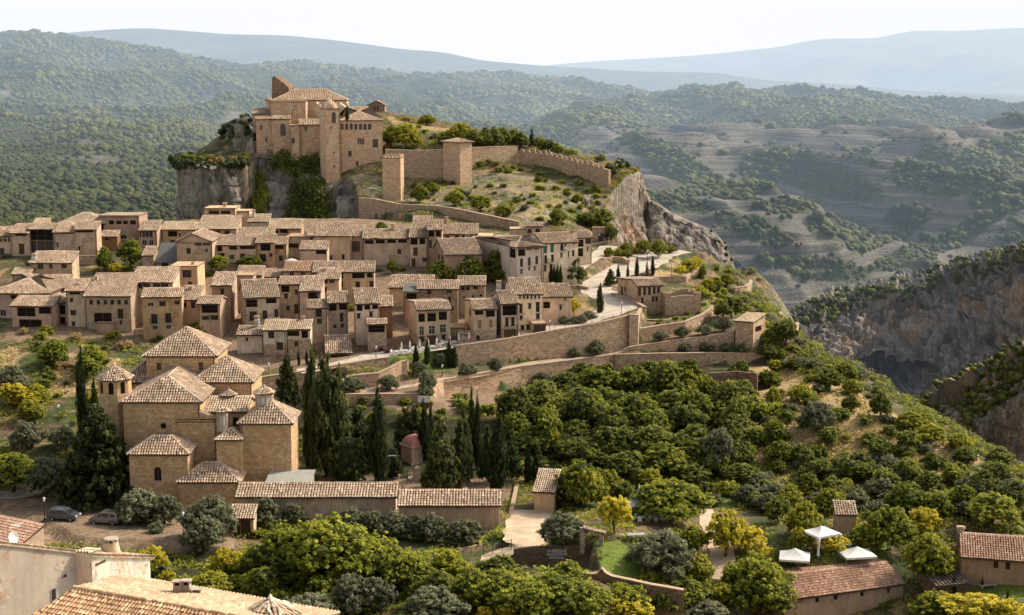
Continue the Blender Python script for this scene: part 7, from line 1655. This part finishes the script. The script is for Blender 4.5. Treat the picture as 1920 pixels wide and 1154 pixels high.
def rim_bushes():
    E_ = np.array([P(*q) for q in edge_px]); t_ = rng.random(420)*(len(E_)-1); i_ = t_.astype(int); p = E_[i_]+(E_[np.minimum(i_+1, len(E_)-1)]-E_[i_])*(t_-i_)[:, None]
    p[:, :2] += rng.normal(0, 1, (420, 2))*np.array([4., 3.]); r_ = rng.uniform(.5, 1.5, 420); k = 70
    q = rng.normal(0, 1, (420*k, 3)); q /= np.linalg.norm(q, axis=1, keepdims=True); q[:, 2] = np.abs(q[:, 2])*.9; rad = np.repeat(r_, k)[:, None]*(.7+.4*rng.random((420*k, 1)))
    c = np.repeat(p, k, 0); c[:, 2] = G(c[:, 0], c[:, 1]); c = c+q*rad; N = q+rng.normal(0, .5, q.shape); N /= np.linalg.norm(N, axis=1, keepdims=True)
    for m_, (mt, lb) in enumerate((('lf_green', 'green scrub along the gorge edge'), ('lf_dark', 'dark scrub along the gorge edge'), ('lf_olive', 'grey scrub along the gorge edge'))):
        sel = np.repeat(np.arange(420) % 3 == m_, k); mb = MB(); leaf_quads(mb, c[sel], N[sel], .26, np.clip(.25+.35*q[sel, 2]+.4*rng.random(sel.sum()), 0, 1)); tag(mb.build('rim_scrub', M[mt]), lb, kind='stuff')
rim_bushes()
# ------------------------------------------------------------------ street furniture, cars, tents
def car(px, py, rot, colr, van, label):
    p = hit(px, py); root = empty('parked_car', (p[0], p[1], p[2]), R(rot), label, 'car', 'cars parked on the church road')
    L, Wd = (4.1, 1.72); paint = NT('car_paint'); paint.b.inputs['Roughness'].default_value = .28; paint.b.inputs['Metallic'].default_value = .5; paint.b.inputs['Coat Weight'].default_value = .6; paint.color(colr)
    zt = 1.78 if van else 1.62
    prof = [(-2.02,.38),(-2.05,.75),(-1.98,.98),(-1.75,zt-.12 if van else zt-.3),(-1.5,zt-.02),(-.2,zt),(.35,zt-.06),(.62,zt-.2),(1.22,1.06),(1.9,.88),(2.05,.7),(2.04,.38)]
    def sec(pr, y0, y1, mb, m=0, inset=.0):
        n = len(pr)
        for i in range(n):
            a, b = pr[i], pr[(i+1) % n]; mb.face([V3(a[0], y0, a[1]), V3(b[0], y0, b[1]), V3(b[0], y1, b[1]), V3(a[0], y1, a[1])], m)
    mb = MB()
    yy_ = lambda z: Wd/2*(1 if z < 1.0 else 1-.16*(z-1.0)/.7)
    n = len(prof)
    for i in range(n):
        a, b = prof[i], prof[(i+1) % n]; mb.face([V3(a[0], -yy_(a[1]), a[1]), V3(a[0], yy_(a[1]), a[1]), V3(b[0], yy_(b[1]), b[1]), V3(b[0], -yy_(b[1]), b[1])])
    for s_ in (-1, 1):
        lowp = [(x_, z_) for x_, z_ in prof if z_ <= 1.1]; mb.face([V3(x_, s_*Wd/2, z_) for x_, z_ in [prof[0], prof[1], prof[2], (1.22,1.0), prof[9], prof[10], prof[11]]])
        mb.face([V3(x_, s_*yy_(z_), z_) for x_, z_ in [prof[2], prof[3], prof[4], prof[5], prof[6], prof[7], (1.22,1.0)]])
    mb.build('body', paint.m, root)
    g = MB(); e = .012
    panes = [[(-1.72,1.08),(-1.62,zt-.22),(-.85,zt-.16),(-.85,1.08)],[(-.75,1.08),(-.75,zt-.16),(.2,zt-.16),(.2,1.08)],[(.28,1.08),(.28,zt-.18),(.5,zt-.26),(.95,1.08)]] if van else [[(-1.7,1.08),(-1.5,zt-.22),(-.7,zt-.15),(-.7,1.05)],[(-.62,1.05),(-.62,zt-.15),(.22,zt-.15),(.22,1.05)],[(.3,1.05),(.3,zt-.18),(.52,zt-.26),(1.0,1.05)]]
    for s_ in (-1, 1):
        for q in panes: g.face([V3(x_, s_*(yy_(z_)+e), z_) for x_, z_ in q])
    g.face([V3(.66, -.66, zt-.22), V3(.66, .66, zt-.22), V3(1.2, .74, 1.09), V3(1.2, -.74, 1.09)][::-1]); g.v = [(x_+.015, y_, z_+.015) if i >= len(g.v)-4 else (x_, y_, z_) for i, (x_, y_, z_) in enumerate(g.v)]
    g.face([V3(-1.99, -.6, 1.05), V3(-1.99, .6, 1.05), V3(-1.8, .58, zt-.25), V3(-1.8, -.58, zt-.25)]); g.build('window', M['dark'], root)
    for x_ in (-1.25, 1.3):
        for s_ in (-1, 1):
            w = MB(); w.tube([V3(x_, s_*.68, .32), V3(x_, s_*.9, .32)], [.32, .32], 16); o = w.build('wheel', M['iron'], root)
            r_ = MB(); r_.tube([V3(x_, s_*.9, .32), V3(x_, s_*.912, .32)], [.19, .19], 10); r_.build('rim', M['metal'], o)
    for s_ in (-1, 1):
        k = MB(); k.box(1.9, s_*.6-.18, .68, 2.06, s_*.6+.18, .82); k.build('headlight', M['whitepaint'], root)
        k = MB(); k.box(-2.07, s_*.7-.09, .8, -1.98, s_*.7+.09, 1.1); k.build('tail_light', mat_flat('red_lens', (.3, .02, .02), .3), root)
car(120, 976, -9, (.10, .11, .13), False, 'dark grey minivan parked by the road')
car(199, 983, 170, (.20, .21, .22), True, 'grey van with big side windows, parked right of the dark minivan')
lamps = [(344,1016,960,'old style street lamp on the wall of the church road'),(84,978,936,'street lamp left of the dark minivan'),(643,739,711,'lamp post on the lower path under the olive trees'),(504,706,682,'lamp post beside the church end of the lower street'),(705,672,650,'lamp post by the pink shrubs'),(829,707,686,'lamp post on the path below the restaurant'),
 (1165,594,567,'lamp post on the bend of the village road'),(1140,664,643,'lamp post on the path below the bastion'),(1309,630,608,'lamp post among the terrace olives'),(1214,496,470,'tall lamp post at the car park entrance'),(1222,515,476,'lamp post beside the thin cypress of the fan shaped road'),(1259,520,495,'lamp post on the yellow grass plot'),(1030,628,606,'lamp post beside the stone garage'),(110,790,760,'lamp post among the left garden hedges'),(1124,456,440,'lamp post before the arched gateway')]
for px, b_, t_, lb in lamps:
    p = hit(px, b_); h_ = (b_-t_)*p[1]/F*1.03; r = empty('street_lamp', (p[0], p[1], p[2]), 0, lb, 'lamp', 'street lamps')
    m = MB(); m.tube([V3(0,0,-.3), V3(0,0,.4), V3(0,0,h_-.5)], [.09, .055, .04], 8); m.lathe((0,0,0), [(.14, 0), (.14, .12)], 8); m.build('pole', M['iron'], r)
    m = MB(); m.lathe((0,0,h_-.5), [(.08, 0), (.17, .38)], 6, 0); m.lathe((0,0,h_-.12), [(.24, 0), (.2, .06), (.06, .2), (.02, .28)], 8, 1); m.build('lantern', [M['whitepaint'], M['metal']], r)
p = hit(736.5, 905); r = empty('floodlight_mast', tuple(p), 0, 'tall thin mast with a floodlight bar in the cemetery', 'lamp'); hh = 52*p[1]/F
m = MB(); m.tube([V3(0,0,-.2), V3(0,0,hh)], [.06, .05], 6); m.build('mast', M['iron'], r); m = MB(); m.box(-.6, -.12, hh, .6, .12, hh+.14); m.build('lamp_bar', M['metal'], r)
# café terrace
def dup_kids(root, kids, loc, rz, label, group=None):
    n = copy_thing(root, kids); n.location = loc; n.rotation_euler = (0, 0, rz); n['label'] = label; return n
def parasol(px, base, h_, label, open_=False, group='closed white parasols on the restaurant terrace'):
    p = hit(px, base); r = empty('parasol', tuple(p), random.random()*3, label, 'parasol', group); m = MB(); m.tube([V3(0,0,0), V3(0,0,h_)], [.03, .025], 6); m.lathe((0,0,0), [(.28, 0), (.26, .08)], 8); m.build('pole', M['metal'], r)
    m = MB(); m.lathe((0,0,0), [(.10, h_*.38), (.17, h_*.45), (.12, h_*.6), (.15, h_*.72), (.06, h_*.97), (.02, h_+.05)], 9); m.build('folded_canopy', M['whitepaint'], r)
for i, (px, b_) in enumerate([(753,664),(768.5,661.5),(787,659.5),(803,657.5),(818.5,655),(843.5,651.5),(860,647),(879.5,645)]): parasol(px, b_, 2.1, ORD[i]+' closed white parasol from the left on the restaurant terrace')
parasol(1198, 938, 2.2, 'closed grey white parasol behind the walnut tree', group=None); parasol(1666, 1044, 2.2, 'closed white parasol right of the garden tents', group=None)
def table_set(px, base, label, group, k=2):
    p = hit(px, base); rz = random.random()*3
    r = empty('cafe_table', tuple(p), rz, label, 'table', group); m = MB(); m.lathe((0,0,.70), [(.5, 0), (.5, .04)], 12); m.build('table_top', M['whitepaint'], r); m = MB(); m.tube([V3(0,0,.03), V3(0,0,.7)], [.04, .04], 6); m.lathe((0,0,0), [(.25, 0), (.2, .04)], 8); m.build('leg', M['metal'], r)
    for j in range(k):
        a = rz+j*math.pi*2/k+.4; x_, y_ = p[0]+.85*math.cos(a), p[1]+.85*math.sin(a); c = empty('cafe_chair', (x_, y_, float(p[2])), a+math.pi/2, 'white chair drawn up to the '+label.replace('white cafe table ', 'table '), 'chair', 'white chairs at the cafe tables')
        m = MB(); m.box(-.24, -.24, .42, .24, .24, .47); m.build('seat', M['whitepaint'], c); m = MB(); m.box(-.24, -.28, .47, .24, -.23, .92); m.build('backrest', M['whitepaint'], c)
        for sx in (-1, 1):
            for sy in (-1, 1): m = MB(); m.tube([V3(sx*.2, sy*.2, 0), V3(sx*.2, sy*.2, .42)], [.02, .02], 4); m.build('leg', M['whitepaint'], c)
for i, (px, b_) in enumerate([(744,667),(760,664.5),(775,662),(793,660),(811,657),(828,655),(836,652),(852,649)]): table_set(px, b_, 'white cafe table '+ORD[i]+' from the left on the terrace', 'white cafe tables on the restaurant terrace')
table_set(1203, 980, 'white garden table under the round walnut tree', None, 3); table_set(1230, 979, 'white garden table right of the other under the walnut', None, 3)
def gazebo(px, base, w_, d_, h_, pk, rot, label, curtains):
    p = hit(px, base); r = empty('gazebo', tuple(p), R(rot), label, 'gazebo', 'white canopies on the lawn'); 
    m = MB(); a, b = w_/2, d_/2; top = V3(0, 0, h_+pk); C = [V3(-a,-b,h_), V3(a,-b,h_), V3(a,b,h_), V3(-a,b,h_)]
    for i in range(4):
        q0, q1 = C[i], C[(i+1) % 4]; mid = (q0+q1)/2-V3(0, 0, .03); n = 5
        for k in range(n):                       # slightly sagging cloth
            t0, t1 = k/n, (k+1)/n; s0, s1 = -.12*math.sin(t0*math.pi), -.12*math.sin(t1*math.pi)
            A0, A1 = q0+(top-q0)*t0+V3(0,0,s0), q0+(top-q0)*t1+V3(0,0,s1); B0, B1 = q1+(top-q1)*t0+V3(0,0,s0), q1+(top-q1)*t1+V3(0,0,s1)
            m.face([A0, B0, B1, A1])
        m.face([q0-V3(0,0,.25), q1-V3(0,0,.25), q1, q0])
    m.build('canopy', M['whitepaint'], r)
    for c in C:
        k = MB(); k.tube([V3(c[0], c[1], -.3), c], [.04, .04], 6); k.build('post', M['metal'], r)
        if curtains:
            k = MB(); k.tube([V3(c[0]*.96, c[1]*.96, .1), V3(c[0]*.97, c[1]*.97, .9), V3(c[0]*.93, c[1]*.93, 1.4), V3(c[0]*.96, c[1]*.96, h_-.1)], [.2, .12, .13, .25], 8); k.build('curtain', M['whitepaint'], r)
gazebo(1539, 1034, 3.6, 3.3, 2.5, .8, 28, 'white gazebo with tied curtains on four posts', True)
gazebo(1489, 1078, 3.7, 3.6, 2.0, 1.0, -12, 'big white canopy left of the barn chimney behind the barn', False)
gazebo(1606, 1068, 4.0, 3.2, 1.8, .9, 8, 'low white canopy right behind the barn roof', False)
gazebo(1186, 972, 2.6, 2.4, 1.9, .7, 30, 'small white canopy half hidden by the walnut tree', False)
def slab_thing(name, px, base, w_, d_, h_, rot, label, cat, mat='stonepale', legs=True):
    p = hit(px, base); r = empty(name, tuple(p), R(rot), label, cat); m = MB(); m.box(-w_/2, -d_/2, h_-.08, w_/2, d_/2, h_); m.build('table_top' if h_ > .6 else 'seat', M[mat], r)
    for sx in (-1, 1): m = MB(); m.box(sx*w_*.38-.06, -d_*.4, 0, sx*w_*.38+.06, d_*.4, h_-.08); m.build('leg', M[mat], r)
slab_thing('stone_bench', 1852, 1108, 2.2, .6, .5, 12, 'pale stone bench on the farmhouse lawn', 'bench')
slab_thing('garden_table', 1581, 1034, 2., .9, .74, 8, 'long white table right of the gazebo', 'table', 'whitepaint')
slab_thing('garden_table', 1192, 1014, 2.2, 1.1, .76, 5, 'grey topped table at the edge of the rough grass', 'table', 'palesheet')
p = hit(1864, 1088); r = empty('round_table', tuple(p), 0, 'round stone table before the farmhouse windows', 'table'); m = MB(); m.lathe((0,0,.62), [(1.05, 0), (1.05, .1)], 16); m.build('table_top', M['stonepale'], r); m = MB(); m.lathe((0,0,0), [(.35, 0), (.22, .3), (.3, .62)], 10); m.build('pedestal', M['stonepale'], r)
p = hit(794, 767); r = empty('information_board', tuple(p), 0, 'white information board on two posts by the lower path', 'sign'); m = MB(); m.box(-.9, -.03, .9, .9, .03, 2.); m.build('board', M['whitepaint'], r)
for sx in (-.7, .7): m = MB(); m.tube([V3(sx, .05, -.2), V3(sx, .05, 2.)], [.05, .05], 6); m.build('post', M['wood'], r)
p = hit(782, 901); r = empty('stone_monument', tuple(p), R(20), 'squat stone monument in the cemetery', 'monument'); m = MB(); m.box(-.6,-.6,-.2,.6,.6,.35); m.build('base', M['stonepale'], r); m = MB(); m.box(-.42,-.42,.35,.42,.42,1.6); m.lathe((0,0,1.6), [(.55,0),(.5,.12),(.1,.4)], 4, 0, ph=math.pi/4); m.build('shaft', M['grey'], r)
for i, (px, b_, lb) in enumerate([(770,897,'low gravestone left of the squat monument'),(745,893,'small gravestone beside the dark dwarf conifer'),(755,925,'red brown grave cross base behind the tile roof'),(801,910,'pale gravestone right of the squat monument'),(908,925,'white post grave marker before the tall cypress'),(880,900,'grey gravestone under the ragged conifers'),(868,915,'weathered gravestone near the pink building end')]):
    p = hit(px, b_); r = empty('gravestone', tuple(p), R(random.uniform(-20, 20)), lb, 'gravestone', 'gravestones in the cemetery'); m = MB(); m.box(-.35,-.08,0,.35,.08,.75); m.box(-.06,-.06,.75,.06,.06,1.15); m.box(-.2,-.05,.9,.2,.05,1.); m.build('stone', M['stonepale' if i % 2 else 'grey'], r); m = MB(); m.box(-.45,-1.7,-.1,.45,-.08,.18); m.build('slab', M['stonepale'], r)
# ramp gate
a, b = hit(906, 1040), hit(959, 1037); d = b-a; r = empty('iron_gate', tuple(a), 0, 'thin black iron gate across the ramp', 'gate'); n = 4
for i in range(n): m = MB(); q = d*i/(n-1); m.tube([q, q+V3(0,0,1.6)], [.045, .045], 6); m.build('post', M['iron'], r)
m = MB(); m.tube([V3(0,0,1.45), d+V3(0,0,1.45)], [.025, .025], 5); m.tube([V3(0,0,.3), d+V3(0,0,.3)], [.025, .025], 5)
for i in range(28): q = d*i/27; m.tube([q+V3(0,0,.3), q+V3(0,0,1.45)], [.012, .012], 4, cap=False)
m.build('bars', M['iron'], r)
# railing along the road wall
L = [(857,650,258),(930,640,260.5),(1000,628,264),(1060,617,266.5),(1110,609,269),(1150,600,271.5),(1179,592,273.5)]
Wp = [P(*q)+V3(0, .3, .15) for q in L]; r = empty('railing', tuple(Wp[0]), 0, 'thin dark railing on top of the road wall', 'railing'); m = MB()
for a, b in zip(Wp[:-1], Wp[1:]):
    n = int(np.linalg.norm(b-a)/2.)
    for i in range(n): q = a+(b-a)*i/n-Wp[0]; k = MB(); k.tube([q, q+V3(0,0,.9)], [.035, .035], 5); k.build('post', M['iron'], r)
    m.tube([a-Wp[0]+V3(0,0,.85), b-Wp[0]+V3(0,0,.85)], [.018, .018], 4, cap=False); m.tube([a-Wp[0]+V3(0,0,.45), b-Wp[0]+V3(0,0,.45)], [.012, .012], 4, cap=False)
m.build('rail', M['iron'], r)
# gate pier and little arch at the right end of the sign wall
c = P(1112, 1072, 173.5); zg = float(G(c[0], c[1])); r = empty('gate_arch', (c[0], c[1], zg), R(-6), 'little tiled gateway at the end of the lettered wall', 'gateway'); m = MB()
H_ = max(2.2, P(1110, 1038, 173.5)[2]-zg)
m.box(-1.6, -.3, -.5, -1.1, .3, H_+.5); m.build('pier', M['rubble'], r); m = MB(); m.box(.7, -.3, -.5, 1.2, .3, H_); m.build('pier', M['rubble'], r); m = MB(); tile_poly(m, [V3(-1.3,-.5,H_+.5), V3(-1.3,.5,H_+.5), V3(1.5,.5,H_-.1), V3(1.5,-.5,H_-.1)][::-1], .25, .35, slab=.1); m.build('roof', [M['tile'], M['under']], r)
# awning
p = hit(548, 506) if False else P(546, 485, 313); r = empty('parasol', (p[0], p[1], float(G(p[0], p[1]))), 0, 'open white parasol on a terrace above the long ochre house', 'parasol'); zt = p[2]-float(G(p[0], p[1])); m = MB(); m.lathe((0,0,zt-.5), [(1.5, 0), (.9, .28), (.05, .5)], 8); m.build('canopy', M['whitepaint'], r); m = MB(); m.tube([V3(0,0,0), V3(0,0,zt)], [.03,.03], 5); m.build('pole', M['metal'], r)
